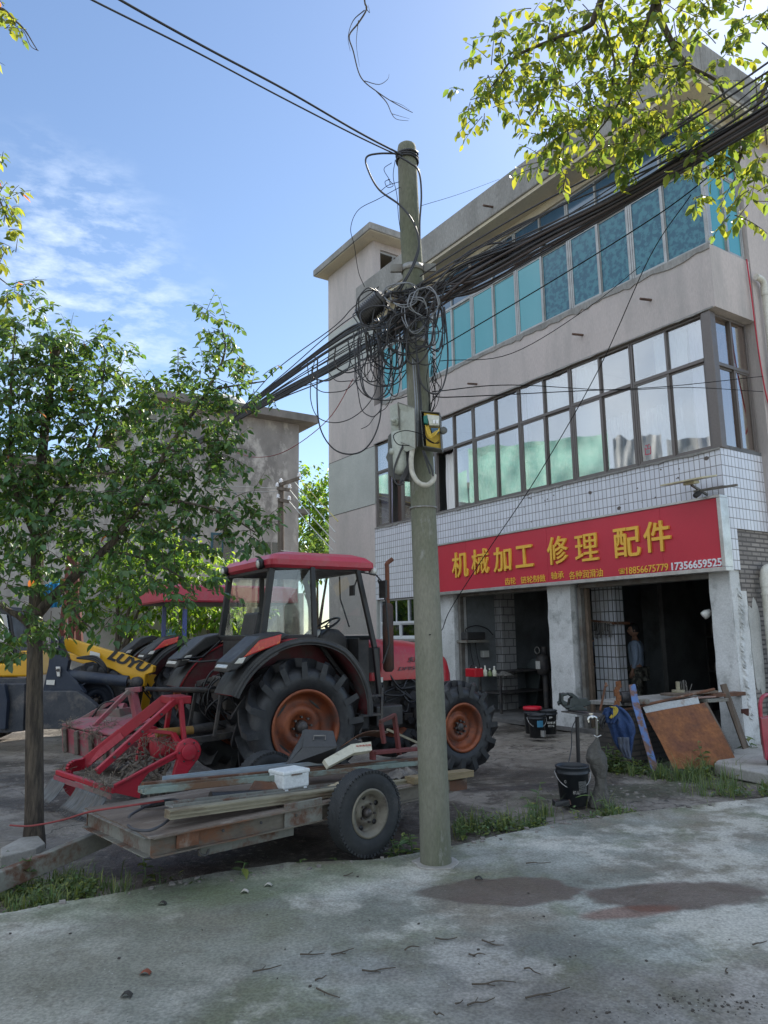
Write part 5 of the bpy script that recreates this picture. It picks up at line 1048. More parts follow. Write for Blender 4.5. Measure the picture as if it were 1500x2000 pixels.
# rotor with blades
rcx, rcz = c.x - .20, .24
mb = MB(); mb.cyl((rcx, yn + .06, rcz), (rcx, yf, rcz), .045, n=12); ro = mb.build('rotor_shaft', m_mud, im)
rr_ = random.Random(8)
for k in range(20):
    y = yn + .12 + k * (yf - yn - .2) / 19
    for t in (rr_.uniform(0, 6.3),):
        for tt in (t, t + 2.1, t + 4.2):
            a = Vector((rcx + .05 * cos(tt), y, rcz + .05 * sin(tt))); b = Vector((rcx + .17 * cos(tt), y, rcz + .17 * sin(tt))); e_ = Vector((rcx + .21 * cos(tt + .35), y + .05 * rr_.choice([-1, 1]), rcz + .21 * sin(tt + .35)))
            mb = MB(); mb.bar(a, b, .012, .045, (0, 1, 0)); mb.bar(b, e_, .012, .05, (0, 1, 0)); 
            if k * 3 < 96: mb.build('blade', m_mud, ro)
# side skirt frame near: bar + triangular plate
w1 = A_(222, 1536, yn); w2 = A_(345, 1470, yn); w3 = A_(274, 1560, yn); w4 = A_(273, 1532, yn); w5 = A_(226, 1549, yn)
fin(im, 'side_plate', m_imp, [w1, A_(282, 1500, yn), w2, w2 + Vector((0, 0, -.055)), A_(290, 1510, yn), w4, w3, w5], (0, .02, 0))
mb = MB(); mb.bar(w1 + Vector((0, -.02, .01)), w2 + Vector((0, -.02, .01)), .05, .02); mb.build('side_flange', m_imp, im, .003)
# mast, sloping braces
mt = A_(343, 1366, ym); mt2 = A_(344, 1446, ym - .15)
for y0, y1 in ((-.12, -.28), (.22, .38)):
    a = Vector((mt.x, y0, mt.z)); b = Vector((mt.x + .0, y1, c.z + .06)); mb = MB(); mb.bar(a, b, .06, .045, (1, 0, 0)); mb.build('mast_leg', m_imp, im, .006)
mb = MB(); mb.box((mt.x - .11, -.13, mt.z - .04), (mt.x + .12, .23, mt.z + .04)); mb.build('mast_head', m_imp, im, .01)
a = Vector((mt.x - .06, -.12, mt.z)); b = A_(189, 1508, -.30)
mb = MB(); mb.bar(a, b, .05, .062, (0, 0, 1)); br = mb.build('rear_brace', m_imp, im, .006)
for t in (.2, .45, .62, .8): q = a.lerp(b, t) + Vector((0, -.03, 0)); mb = MB(); mb.cyl(q, q + Vector((0, -.02, 0)), .014, n=6); mb.build('bolt', m_iron, br)
a2 = Vector((mt.x - .06, .22, mt.z - .0)); b2 = A_(165, 1490, .55)
mb = MB(); mb.bar(a2, b2, .02, .11, (0, 0, 1)); mb.build('rear_brace', m_imp, im, .004)
# curved far side plate hooking down at the rear
cp = [(a2.lerp(b2, .55)), a2.lerp(b2, .8), b2, A_(140, 1497, .45), A_(131, 1512, .42), A_(136, 1535, .40), A_(153, 1552, .38)]
cp = catmull(cp, 5); mb = MB()
for i in range(len(cp) - 1): mb.bar(cp[i], cp[i + 1] + (cp[i + 1] - cp[i]) * .12, .03, .12, (.35, 0, .9))
mb.build('curved_side_plate', m_imp, im)
# shelf arm near the gearbox
p_ = [A_(292, 1427, -.1), A_(338, 1432, -.2), A_(350, 1454, -.3)]; mb = MB(); mb.bar(p_[0], p_[1], .06, .03); mb.bar(p_[1], p_[2], .06, .03); mb.build('support_arm', m_imp, im, .004)
# rear beam with two combs
r0, r1 = A_(112, 1508, .45), A_(224, 1545, yn)
mb = MB(); mb.bar(r0, r1, .045, .045); bm = mb.build('rear_beam', m_imp, im, .006)
mb = MB(); mb.bar(r0 + Vector((-.03, 0, -.05)), r1 + Vector((-.03, 0, -.05)), .012, .05); mb.build('beam_flange', m_imp2, bm, .003)
def comb(t0, t1, drop, n=14):
    a, b = r0.lerp(r1, t0), r0.lerp(r1, t1); mb = MB()
    mb.grid(lambda s, q: a.lerp(b, s) + Vector((-.03 - .10 * q - .05 * q * q, 0, -.06 - drop * q * (1 - .15 * q))), 12, 6)
    o = mb.build('rake_comb', m_comb, bm, solid=.006)
    for i in range(n):
        s = (i + .3) / n; p0 = a.lerp(b, s) + Vector((-.17, 0, -.06 - drop * .84)); mb = MB(); mb.bar(p0, p0 + Vector((-.05, 0, -.035)), .010, .005); mb.build('tooth', m_comb, o)
comb(.42, .94, .22); comb(-.05, .22, .22, 8)
# straw and mud caught in it
rm = random.Random(21)
def clump(name, root, c_, r_, n, m, ln=.12):
    mb = MB()
    for i in range(n):
        p = Vector(c_) + Vector((rm.gauss(0, r_), rm.gauss(0, r_ * 1.3), rm.gauss(0, r_ * .55))); d = Vector((rm.gauss(0, 1), rm.gauss(0, 1), rm.gauss(-.4, .7))).normalized() * ln * rm.uniform(.4, 1.2)
        mb.tube([p, p + d * .5 + Vector((0, 0, rm.uniform(-.01, .01))), p + d], .003, 4, caps=False, smooth=False)
    return tag(mb.build(name, m, root), kind='stuff')
m_straw = mat('muddy_straw', (.16, .13, .10), .95, col2=(.26, .22, .17), scale=20)
for u, v, y, r_ in ((312, 1440, -.1, .07), (328, 1452, -.35, .05), (180, 1508, -.3, .05), (200, 1525, -.45, .06), (208, 1530, -.5, .05), (125, 1503, .45, .04), (270, 1460, .1, .10), (250, 1490, .1, .12), (300, 1520, -.4, .05), (285, 1440, 0, .06)):
    clump('straw', im, A_(u, v, y), r_ * .75, 26, m_straw)
mb = MB()
for k in range(20):
    p = Vector((rcx + rm.gauss(0, .11), rm.uniform(yn + .1, yf), rcz + rm.gauss(.02, .07))); s_ = rm.uniform(.015, .05); mb.lathe([(0, -s_), (s_ * .9, -s_ * .3), (s_, s_ * .3), (0, s_)], p, (rm.gauss(0, 1), rm.gauss(0, 1), 1), 6, smooth=False)
tag(mb.build('mud_clods', m_mud, im), kind='stuff')

# dusty pink implement behind, hitched to the blue tractor
i2 = thing('puddling_tiller', 'dusty pink tiller caked with dry mud, standing behind the bright red one', 'farm implement', loc=(0, 0, 0))
B_ = lambda u, v, y: P(u, v, y)
q = [B_(124, 1420, 10.4), B_(196, 1392, 10.6), B_(300, 1400, 10.4), B_(300, 1438, 9.6), B_(215, 1450, 9.6)]
mb = MB(); mb.prism([B_(120, 1420, 10.2), B_(222, 1442, 9.5), B_(222, 1492, 9.5), B_(122, 1468, 10.2)], (.25, .5, 0)); mb.build('rear_skirt', m_imp2, i2, .01)
mb = MB(); mb.prism([B_(120, 1418, 10.2), B_(222, 1440, 9.5), B_(300, 1408, 10.2), B_(210, 1388, 11.0)], (0, 0, .03)); mb.build('hood_sheet', m_imp2, i2, .01)
for u, v, y in ((128, 1435, 10.12), (150, 1440, 9.95), (178, 1447, 9.75), (205, 1452, 9.55)): mb = MB(); mb.bar(B_(u, v - 12, y), B_(u + 2, v + 34, y), .10, .05); mb.build('skirt_rib', m_mud, i2, .01)
mb = MB(); mb.prism([B_(178, 1388, 10.6), B_(232, 1384, 10.4), B_(236, 1404, 10.4), B_(184, 1412, 10.6)], (.1, .25, 0)); mb.build('toolbox', m_imp2, i2, .01)
mb = MB(); mb.cyl(B_(225, 1392, 10.6), B_(245, 1390, 10.6), .12, n=16); mb.build('drive_cover', m_imp2, i2, .01)
for a, b, w_ in ((B_(252, 1350, 10.3), B_(184, 1418, 10.0), .055), (B_(250, 1352, 10.7), B_(150, 1410, 10.5), .05), (B_(258, 1352, 10.4), B_(270, 1404, 10.3), .10)):
    mb = MB(); mb.bar(a, b, w_, w_); mb.build('brace', m_imp2, i2, .006)
mb = MB(); mb.bar(B_(246, 1349, 10.4), B_(276, 1346, 10.4), .08, .07); mb.build('mast_head', m_imp2, i2, .008)
mb = MB(); mb.tube(catmull([B_(180, 1400, 10.5), B_(200, 1375, 10.5), B_(225, 1372, 10.5), B_(235, 1400, 10.5)], 6), .012, 6); mb.build('hose', m_frame, i2)
clump('straw', i2, B_(185, 1430, 9.7), .08, 120, m_straw); clump('straw', i2, B_(215, 1418, 10), .08, 100, m_straw); clump('straw', i2, B_(135, 1415, 10.1), .05, 60, m_straw)

# ------------------------------------------------------------------ yellow wheel loader (arm, bucket, wheel) and second yellow machine
m_yellow = mat('loader_yellow', (.74, .40, .015), .4, col2=(.66, .34, .012), scale=2, fine=.05, coat=.2, dirt=(.30, .18, .06), dscale=3, dlo=.6, dhi=.8)
m_navy = mat('dark_navy_steel', (.018, .028, .05), .5, .2, col2=(.03, .04, .06), scale=4, dirt=(.10, .10, .10), dscale=2.4, dlo=.55, dhi=.8)
m_bucket = mat('scraped_bucket', (.065, .07, .08), .6, .3, col2=(.032, .038, .05), scale=3, dirt=(.17, .155, .14), dscale=4, dlo=.5, dhi=.7)
ld = thing('wheel_loader', 'yellow wheel loader with black lettering on its arm and a dark bucket, beyond the implements', 'loader', loc=(0, 0, 0))
def slab(root, name, m, q, Y, th, bev=.012, dx=.0): mb = MB(); mb.prism([P(u, v, Y) for u, v in q], (dx, th, 0)); return mb.build(name, m, root, bev)
arm = slab(ld, 'lift_arm', m_yellow, [(118, 1248), (130, 1246), (215, 1272), (232, 1274), (300, 1302), (298, 1313), (284, 1318), (281, 1340), (268, 1343), (255, 1328), (222, 1308), (200, 1300), (150, 1280), (126, 1270)], 12.2, .16)
p = P(205, 1293, 12.18); q = P(297, 1319, 12.18)
d_ = Vector((q.x - p.x, 0, q.z - p.z)); ang = atan2(P(290, 1315, 12.18).z - P(207, 1284, 12.18).z, P(290, 1315, 12.18).x - P(207, 1284, 12.18).x)
pp = P(208, 1287, 12.18); writing('lettering', 'LUYU', .3, mat('black_lettering', (.015, .015, .015), .5), arm, (pp.x, 12.192, pp.z), (pi / 2, -ang, 0), .01, .016, fit=(.72, .165), shear=.35)
o_ = slab(ld, 'arm_label', m_lamp, [(176, 1271), (195, 1276), (195, 1285), (175, 1282)], 12.15, .004, 0)
slab(ld, 'rear_arm', m_yellow, [(125, 1275), (150, 1278), (210, 1300), (245, 1330), (235, 1336), (190, 1305), (140, 1290)], 12.9, .14)
mb = MB(); mb.tube([P(118, 1317, 12.0), P(250, 1331, 12.0)], .09, 16); cy = mb.build('hydraulic_ram', m_navy, ld); mb = MB(); mb.cyl(P(250, 1331, 12), P(272, 1335, 12), .04, n=12); mb.lathe([(0, -.06), (.09, -.06), (.09, .06), (0, .06)], P(267, 1333, 12.0), (0, 1, 0), 16); mb.build('ram_eye', m_iron, cy)
bk = slab(ld, 'bucket_bracket', m_navy, [(99, 1244), (119, 1243), (121, 1262), (134, 1290), (130, 1310), (150, 1330), (165, 1352), (170, 1420), (84, 1420), (84, 1345), (94, 1300)], 11.9, .12)
slab(ld, 'bucket', m_bucket, [(78, 1350), (150, 1350), (168, 1362), (190, 1380), (178, 1410), (120, 1424), (78, 1424)], 11.7, .15)
for (u, v, r_) in ((109, 1254, .09), (113, 1310, .09)):
    mb = MB(); mb.prism([P(u - 5, v - 8, 11.86), P(u + 5, v - 8, 11.86), P(u + 4, v + 12, 11.86), P(u - 2, v + 12, 11.86)], (0, .03, 0)); mb.build('pin_plate', m_steel, bk, .01)
    mb = MB(); mb.cyl(P(u, v - 1, 11.85), P(u, v - 1, 11.80), .025, n=10); mb.build('pin', m_iron, bk)
slab(ld, 'label', m_lamp, [(91, 1328), (107, 1328), (106, 1338), (90, 1337)], 11.88, .003, 0)
q = P(190, 1398, 12.9); wheel(ld, 'front_wheel', (q.x, 12.9, .62), .66, .45, .34, -1, 17, .1, .06)
slab(ld, 'body', m_yellow, [(285, 1318), (330, 1300), (400, 1300), (400, 1400), (270, 1400)], 13.4, 1.2, .03)
q = P(330, 1398, 13.4); wheel(ld, 'rear_wheel', (q.x + .9, 13.2, .62), .66, .45, .34, -1, 17, .3, .06)
for k in range(3): mb = MB(); mb.tube(catmull([P(150, 1285, 12), P(185, 1282 + 4 * k, 12.0), P(205, 1300 + 4 * k, 12.0), P(212, 1325, 12.1)], 6), .018, 6); mb.build('arm_hose', m_frame, ld)
for w_ in ld.children:
    for ch in w_.children:
        if ch.name.startswith('rim') and ch.data.materials: ch.data.materials[0] = m_navy
y2 = thing('yellow_digger', 'yellow machine with dark windowed cab and grey bucket at the left edge behind the tree', 'excavator', loc=(0, 0, 0))
slab(y2, 'body', m_yellow, [(-90, 1296), (34, 1296), (37, 1271), (56, 1271), (56, 1322), (-90, 1322)], 12.4, 1.4, .03)
slab(y2, 'cab', m_frame, [(-90, 1180), (18, 1185), (34, 1292), (-90, 1295)], 12.5, 1.2, .03)
slab(y2, 'cab_window', m_gdark, [(-40, 1195), (12, 1200), (25, 1285), (-40, 1288)], 12.44, .01, 0)
slab(y2, 'bumper_beam', m_bucket, [(-90, 1325), (50, 1325), (52, 1336), (-90, 1334)], 12.0, .3)
slab(y2, 'bucket', m_bucket, [(-60, 1336), (48, 1336), (45, 1428), (10, 1432), (-60, 1428)], 11.8, .25)
slab(y2, 'bucket_ear', m_navy, [(-30, 1336), (8, 1336), (14, 1370), (10, 1425), (-5, 1425), (0, 1375)], 11.68, .1)
slab(y2, 'under_beam', m_yellow, [(40, 1400), (56, 1402), (56, 1416), (40, 1414)], 12.3, .3)
q = P(20, 1400, 13); wheel(y2, 'wheel', (q.x - .5, 13.3, .55), .6, .4, .3, -1, 16, .1, .05)
# blue sunlit sheeting, rusty lattice mast further back on the left
tp = thing('blue_tarpaulin', 'bright blue corrugated sheet glimpsed through the left tree', 'sheeting', loc=(0, 0, 0))
q = [P(70, 1150, 15), P(118, 1130, 15), P(118, 1185, 15), P(70, 1190, 15)]
mb = MB(); mb.grid(lambda s, t: q[0].lerp(q[1], s).lerp(q[3].lerp(q[2], s), t) + Vector((0, .05 * sin(s * 40), 0)), 40, 2, False); mb.build('sheet', mat('bright_blue_sheet', (.04, .28, .50), .5), tp, solid=.01)
lm = thing('lattice_mast', 'rusty red lattice mast standing behind the left tree', 'mast', loc=(0, 0, 0))
for u0, u1 in ((120, 138), (140, 142), (156, 146)): mb = MB(); mb.bar(P(u0, 1255, 14.2), P(u1, 1080, 14.2), .10, .10); mb.build('mast_leg', mat('rust_red_mast', (.16, .05, .035), .8, col2=(.10, .04, .03), scale=5), lm)
for k in range(5): mb = MB(); v = 1240 - 32 * k; mb.bar(P(121 + k * 3, v, 14.2), P(155 - k * 2, v - 14, 14.2), .04, .04); mb.build('mast_brace', MATS['rust_red_mast'], lm)
# ------------------------------------------------------------------ flatbed trailer with scrap
m_rust = mat('rusted_steel', (.17, .075, .04), .8, .2, col2=(.10, .055, .038), scale=5, fine=.15, bump=.3, bscale=40, dirt=(.26, .22, .18), dscale=3.5, dlo=.52, dhi=.66)
m_rustgrey = mat('grey_paint_over_rust', (.21, .21, .185), .75, col2=(.16, .155, .135), scale=3, fine=.1, dirt=(.12, .06, .038), dscale=4, dlo=.50, dhi=.62)
m_deck = mat('worn_deck_board', (.20, .16, .13), .85, col2=(.12, .09, .072), scale=2.2, fine=.12, bump=.3, bscale=25, dirt=(.31, .28, .25), dscale=3, dlo=.54, dhi=.68, stretch=(.5, 1.6, 1))
m_tan = mat('stained_cream_sheet_metal', (.30, .27, .19), .65, .1, col2=(.20, .18, .125), scale=3, dirt=(.13, .09, .055), dscale=4, dlo=.52, dhi=.68, stretch=(.4, 1, 2))
m_green_r = mat('pale_green_paint_peeling', (.21, .26, .23), .7, col2=(.16, .19, .165), scale=3, dirt=(.15, .085, .05), dscale=3, dlo=.42, dhi=.54, stretch=(.5, 1, 1))
m_zinc = mat('zinc_rail', (.36, .41, .45), .45, .5, col2=(.28, .31, .34), scale=4, stretch=(.3, 1, 1))
m_rubber = mat('road_tyre_rubber', (.022, .024, .026), .7, col2=(.036, .038, .04), scale=6, dirt=(.09, .085, .08), dscale=5, dlo=.58, dhi=.75)
m_wrim = mat('dirty_cream_wheel', (.22, .20, .155), .6, .2, col2=(.13, .115, .09), scale=5, dirt=(.08, .06, .05), dscale=6, dlo=.52, dhi=.66)
m_foam = mat('white_foam', (.72, .75, .75), .8, col2=(.64, .67, .67), scale=4, bump=.2, bscale=90, dirt=(.35, .34, .30), dscale=8, dlo=.66, dhi=.78)
WF = Frame((-.16, 5.87), az(48))
tl = thing('flatbed_trailer', 'low rusty flatbed trailer with two wheels parked beside the utility pole', 'trailer', WF)
cA = WF.on(297, 1643, 1, .23); cB = WF.on(168, 1587, 0, cA.x); DX0, DX1, DY0, DY1, DZ = cA.x, 1.22, .23, max(1.2, cB.y), .40
D = lambda u, v, z=.412: WF.on(u, v, 2, z)
def tb2(name, m, a, b, parent=None, bev=.004): mb = MB(); mb.box(a, b); return mb.build(name, m, parent or tl, bev)
mb = MB(); nn = 44; q = [Vector((DX0 - .01, DY0, DZ)), Vector((DX1, DY0, DZ))]
pts = [Vector((DX0 - .012 + .03 * noise.noise(Vector((y * 5, 1, 0))), y, DZ - .004)) for y in [DY0 - .01 + (DY1 - DY0 + .02) * k / nn for k in range(nn + 1)]][::-1]
pts += [Vector((DX0 + (DX1 - DX0) * k / nn, DY0 - .012 + .010 * noise.noise(Vector((k * .9, 3, 0))), DZ - .004)) for k in range(1, nn + 1)] + [Vector((DX1, DY1, DZ - .004))]
mb.prism(pts, (0, 0, .012)); mb.build('deck', m_deck, tl)
# near channel, end channel, far channel, cross members
def channel(name, m, p, q, h, w, t=.008, side=1, parent=None):
    p, q = Vector(p), Vector(q); d = (q - p).normalized(); s = Vector((d.y, -d.x, 0)) * side; mb = MB()
    mb.bar(p, q, t, h); mb.bar(p + s * w / 2 + Vector((0, 0, h / 2)), q + s * w / 2 + Vector((0, 0, h / 2)), w, t); mb.bar(p + s * w / 2 - Vector((0, 0, h / 2)), q + s * w / 2 - Vector((0, 0, h / 2)), w, t)
    return mb.build(name, m, parent or tl, .0015)
zc = DZ - .062
m_rail = mat('brown_grey_rusty_rail', (.17, .15, .12), .8, .2, col2=(.11, .085, .065), scale=3, fine=.12, bump=.3, bscale=30, dirt=(.16, .07, .035), dscale=3.2, dlo=.50, dhi=.60, stretch=(.5, 1, 1))
channel('side_rail', m_rail, (DX0, DY0 + .02, zc), (DX1 - .05, DY0 + .02, zc), .112, .045)
channel('end_rail', m_rustgrey, (DX0 + .012, DY0 + .03, zc), (DX0 + .012, DY1 - .02, zc), .112, .05, side=-1)
channel('side_rail', m_rust, (DX0, DY1 - .02, zc), (DX1 - .1, DY1 - .02, zc), .112, .045, side=-1)
for k in range(6): x = DX0 + .4 + k * .45; tb2('cross_member', m_rust, (x, DY0 + .05, DZ - .10), (x + .05, DY1 - .05, DZ - .02))
a, b = WF.on(555, 1574, 1, DY0), WF.on(628, 1602, 1, DY0); tb2('patch_plate', m_rustgrey, (a.x, DY0 - .012, b.z), (b.x, DY0 + .008, a.z + .01))
a, b = WF.on(345, 1630, 1, DY0), WF.on(388, 1652, 1, DY0); tb2('patch_plate', m_rust, (a.x, DY0 - .008, b.z + .01), (b.x, DY0 + .008, a.z))
a, b = WF.on(386, 1660, 1, DY0 + .10), WF.on(568, 1640, 1, DY0 + .10); tb2('under_beam', m_rustgrey, (a.x, DY0 + .06, .20), (b.x, DY0 + .10, .285))
for t in range(5): mb = MB(); x = DX0 + .5 + t * .3; mb.cyl((x, DY0 - .01, zc + .02), (x, DY0 - .022, zc + .02), .010, n=6); mb.build('bolt', m_iron, tl)
mb = MB(); mb.tube(catmull([(-1.25, DY0 + .03, .28), (-1.26, DY0 + .01, .24), (-1.22, DY0, .22), (-1.19, DY0 + .01, .25)], 5), .008, 6); mb.build('rope_hook', m_iron, tl)
def road_wheel(c, side):
    c = Vector(c); s = side; Rr, w2, rr = .315, .074, .17
    pr = [(rr, -w2 * .7), (rr + .02, -w2 * .9), (rr + .07, -w2), (Rr - .035, -w2 * .95), (Rr - .012, -w2 * .80)]
    for k in range(-3, 4): y = k * w2 * .22; pr += [(Rr, y - .009), (Rr, y + .006), (Rr - .009, y + .0065), (Rr - .009, y + .0105)]
    pr += [(Rr - .012, w2 * .80), (Rr - .035, w2 * .95), (rr + .07, w2), (rr + .02, w2 * .9), (rr, w2 * .7)]
    mb = MB(); mb.lathe(pr, (0, 0, 0), (0, 1, 0), 56)
    for k in range(56):   # shoulder blocks
        t = 2 * pi * k / 56
        for ss in (-1, 1): p = Vector(((Rr - .012) * cos(t), ss * w2 * .84, (Rr - .012) * sin(t))); mb.obox(p, Vector((cos(t), 0, sin(t))) * .010, (0, .010, 0), Vector((-sin(t), 0, cos(t))) * .010)
    ty = mb.build('trailer_wheel', m_rubber, tl); ty.location = c
    pr = [(rr + .012, s * w2 * .80), (rr + .010, s * w2 * .92), (rr - .006, s * w2 * .92), (rr - .012, s * w2 * .75), (rr - .030, s * w2 * .70), (rr - .034, s * w2 * .1), (rr - .045, s * w2 * .02), (rr * .55, s * w2 * .12), (rr * .5, s * w2 * .3), (rr * .32, s * w2 * .34), (rr * .30, -s * w2 * .2), (0, -s * w2 * .2)]
    mb = MB(); mb.lathe(pr if s > 0 else pr[::-1], (0, 0, 0), (0, 1, 0), 40); rm = mb.build('rim', m_wrim, ty)
    for k in range(5):
        t = 2 * pi * k / 5 + .5; p = Vector((rr * .68 * cos(t), s * w2 * .105, rr * .68 * sin(t))); mb = MB(); mb.lathe([(0, -.004), (.019, -.004), (.019, .004), (0, .004)], p, (0, s, 0), 14); mb.build('vent_hole', m_frame, ty)
        p = Vector((rr * .40 * cos(t + .6), s * w2 * .3, rr * .40 * sin(t + .6))); mb = MB(); mb.cyl(p, p + Vector((0, s * .02, 0)), .009, n=6); mb.build('wheel_nut', m_hub, ty)
    mb = MB(); mb.lathe([(0, s * .055), (.022, s * .055), (.034, s * .035), (.036, -s * .03), (0, -s * .03)][::(1 if s < 0 else -1)], (0, 0, 0), (0, 1, 0), 18); mb.build('hub', m_hub, ty); return ty
road_wheel((.055, .09, .31), -1); road_wheel((.055, DY1 + .10, .31), 1)
mb = MB(); mb.cyl((0, .12, .31), (0, DY1 + .05, .31), .035, n=12); mb.build('axle', m_rust, tl)
for y in (DY0 + .10, DY1 - .1):
    mb = MB(); mb.bar((-.4, y, .28), (0, y, .34), .05, .03); mb.bar((0, y, .34), (.4, y, .28), .05, .03); mb.build('leaf_spring', m_rust, tl)
# drawbar reaching to the lower left
g0, g1 = P(-60, 1720, 5.0), P(218, 1643, 5.95); g0 = WF.l(g0); g1 = WF.l(g1); g0.z = .06; g1.z = .17
channel('drawbar', m_rustgrey, g0, g1, .12, .06, side=-1)

def lay(name, label, cat, group=None): return thing(name, label, cat, WF, group)
def along(name, label, cat, m, p, q, w, h, prof='bar', t=.008):
    root = thing(name, label, cat, WF); mb = MB(); p, q = Vector(p), Vector(q)
    if prof == 'bar': mb.bar(p, q, w, h)
    else:
        d = (q - p).normalized(); s = Vector((d.y, -d.x, 0)).normalized()
        mb.bar(p, q, w, t); mb.bar(p + s * w / 2 + Vector((0, 0, h / 2)), q + s * w / 2 + Vector((0, 0, h / 2)), t, h); mb.bar(p - s * w / 2 + Vector((0, 0, h / 2)), q - s * w / 2 + Vector((0, 0, h / 2)), t, h)
        if prof == 'rib': mb.bar(p + Vector((0, 0, .012)), q + Vector((0, 0, .018)), w * .3, .02)
    o = mb.build('channel' if prof != 'bar' else 'bar', m, root, .0015); return root
a, b = D(328, 1596), D(918, 1520)
def rx(u, v, y): return WF.on(u, v, 1, y)
def ctr(p, h): return Vector((p.x, p.y, h))
along('sheet_beam', 'long stained cream folded metal beam lying along the trailer deck, nearest to the road', 'beam', m_tan, rx(326, 1590, .33), rx(905, 1512, .33), .075, .055)
for dz in (.020, -.004, -.026):
    mb = MB(); a_, b_ = rx(326, 1590, .33), rx(905, 1512, .33); mb.bar(a_ + Vector((0, -.040, dz)), b_ + Vector((0, -.040, dz)), .012, .010); mb.build('folded_rib', m_tan, [o for o in COL.objects if o.name == 'sheet_beam'][0])
along('roof_channel', 'white topped metal channel resting on the cream beam', 'channel', m_rustgrey, rx(330, 1576, .45), rx(700, 1540, .45) + Vector((0, 0, .03)), .12, .025, 'u')
along('green_channel', 'peeling pale green and rust channel lying along the middle of the trailer', 'channel', m_green_r, rx(276, 1549, .68), rx(815, 1499, .68) + Vector((0, 0, .03)), .11, .04, 'rib')
along('rust_angle', 'dark rusty angle iron behind the pale green channel', 'angle iron', m_rust, rx(278, 1536, .83), rx(835, 1488, .83) + Vector((0, 0, .02)), .04, .055)
along('zinc_rail', 'shiny zinc grey rail lying across the far side of the scrap', 'rail', m_zinc, rx(322, 1527, .93), rx(640, 1490, .93), .09, .035, 'u', .006)
along('timber', 'yellowish timber end sticking out past the pole at the trailer\'s right end', 'timber', mat('yellowed_timber', (.26, .20, .11), .8, col2=(.17, .13, .075), scale=4, stretch=(.3, 1, 3), bump=.3), rx(800, 1524, .25), rx(916, 1509, .25), .12, .055)
along('timber_block', 'short dark rusty beam end below the yellowish timber', 'beam', m_rust, rx(810, 1545, .30), rx(905, 1530, .30), .09, .09)
ro_ = thing('rubber_pipe', 'black rubber pipe lying in the trailer\'s channels, capped at its left end', 'pipe', WF)
mb = MB(); mb.tube([rx(411, 1554, .56), rx(417, 1554, .56), rx(520, 1549, .56), rx(625, 1544, .56)], .026, 14, rs=[.030, .026, .026, .026]); mb.build('pipe_wall', m_frame, ro_)
mb = MB(); q = [D(u, v, .43) for u, v in ((250, 1612), (262, 1622), (295, 1625), (328, 1608), (350, 1583), (346, 1571), (318, 1574), (284, 1588), (258, 1604), (251, 1613))]
q = [WF.w(Vector((p.x, p.y, .43 + .006 * i))) for i, p in enumerate(q)]; cable('black hose loop lying on the left end of the trailer deck', None, q, .0095, m_cable2, name='hose_loop', cat='hose', n=8)
cable('red rope pulled from the trailer\'s left end past the tree trunk to the left', None, [WF.w(rx(320, 1564, .7)), WF.w(rx(250, 1574, .75)), WF.w(rx(178, 1588, .95) + Vector((0, 0, .01))), P(120, 1602, 6.0), P(60, 1613, 6.2), P(20, 1612, 6.5)], .0075, mat('faded_red_rope', (.26, .05, .05), .8), name='red_rope', cat='rope', n=8)
mb = MB(); mb.tube(catmull([WF.w(D(275, 1576, .43)), WF.w(D(300, 1573, .435)), WF.w(D(322, 1569, .44))], 5), .016, 7); tag(mb.build('charred_stick', m_frame), 'charred black stick lying beside the red rope on the deck', 'stick')
# white foam box
fb = thing('foam_box', 'small white foam box standing on the scrap over the trailer wheel', 'box', WF)
a = D(553, 1572, .60); b = D(625, 1567, .60); bx_ = [ctr(a, .0), ctr(b, .0)]
p0, p1 = WF.on(553, 1546, 1, .50), WF.on(604, 1540, 1, .50); fz = p0.z + .008
mb = MB(); mb.box((p0.x, .50, fz), (p1.x, .50 + .2, fz + .11)); mb.build('box_body', m_foam, fb, .012)
mb = MB(); mb.box((p0.x - .006, .494, fz + .104), (p1.x + .006, .706, fz + .135)); mb.build('lid', m_foam, fb, .010)
for x in (p0.x + .02, p1.x - .05): mb = MB(); mb.box((x, .50, fz - .014), (x + .03, .70, fz)); mb.build('foot', m_foam, fb, .004)
mb = MB(); xm = (p0.x + p1.x) / 2; mb.box((xm - .05, .488, fz + .098), (xm + .05, .496, fz + .11)); mb.build('finger_slot', m_rustgrey, fb, .002)
# black cabinet lying open-faced
cb = thing('metal_cabinet', 'black metal box with a recessed handle lying tilted on the trailer', 'box', WF)
f = [rx(596, 1424, 1.0), rx(651, 1427, .85), rx(659, 1458, .72), rx(591, 1459, .9)]
bk_ = [rx(577, 1425, 1.25), rx(640, 1428, 1.15), rx(648, 1490, 1.0), rx(556, 1497, 1.15)]
f0, f1, f2, f3 = f; dn = [rx(648, 1490, .85), rx(558, 1496, .95)]
mb = MB(); vs = [f0, f1, f2, f3, dn[0], dn[1]]
up_ = Vector((-.08, .32, 0))
vs2 = [f0, f1, f2, f3]; mb.prism([f0, f1, f2, f3], Vector((-.02, .02, -.012))); mb.build('top_plate', mat('black_enamel', (.03, .032, .035), .4, col2=(.045, .045, .045), scale=5, dirt=(.10, .09, .08), dscale=6, dlo=.6, dhi=.75), cb, .004)
mb = MB(); mb.prism([f3 + Vector((0, 0, -.005)), f2 + Vector((0, 0, -.005)), dn[0], dn[1]], (0, .02, 0)); mb.prism([f0, f3 + Vector((-.004, 0, 0)), dn[1], rx(557, 1492, 1.25)], (.006, .01, 0)); mb.prism([f1, f2, dn[0], rx(655, 1470, 1.05)], (.006, .01, 0)); mb.build('side_plate', MATS['black_enamel'], cb, .004)
hm = (f0 + f1 + f2 + f3) / 4; mb = MB(); e1 = (f2 - f3).normalized(); e2 = (f3 - f0).normalized(); nrm = e1.cross(e2).normalized()
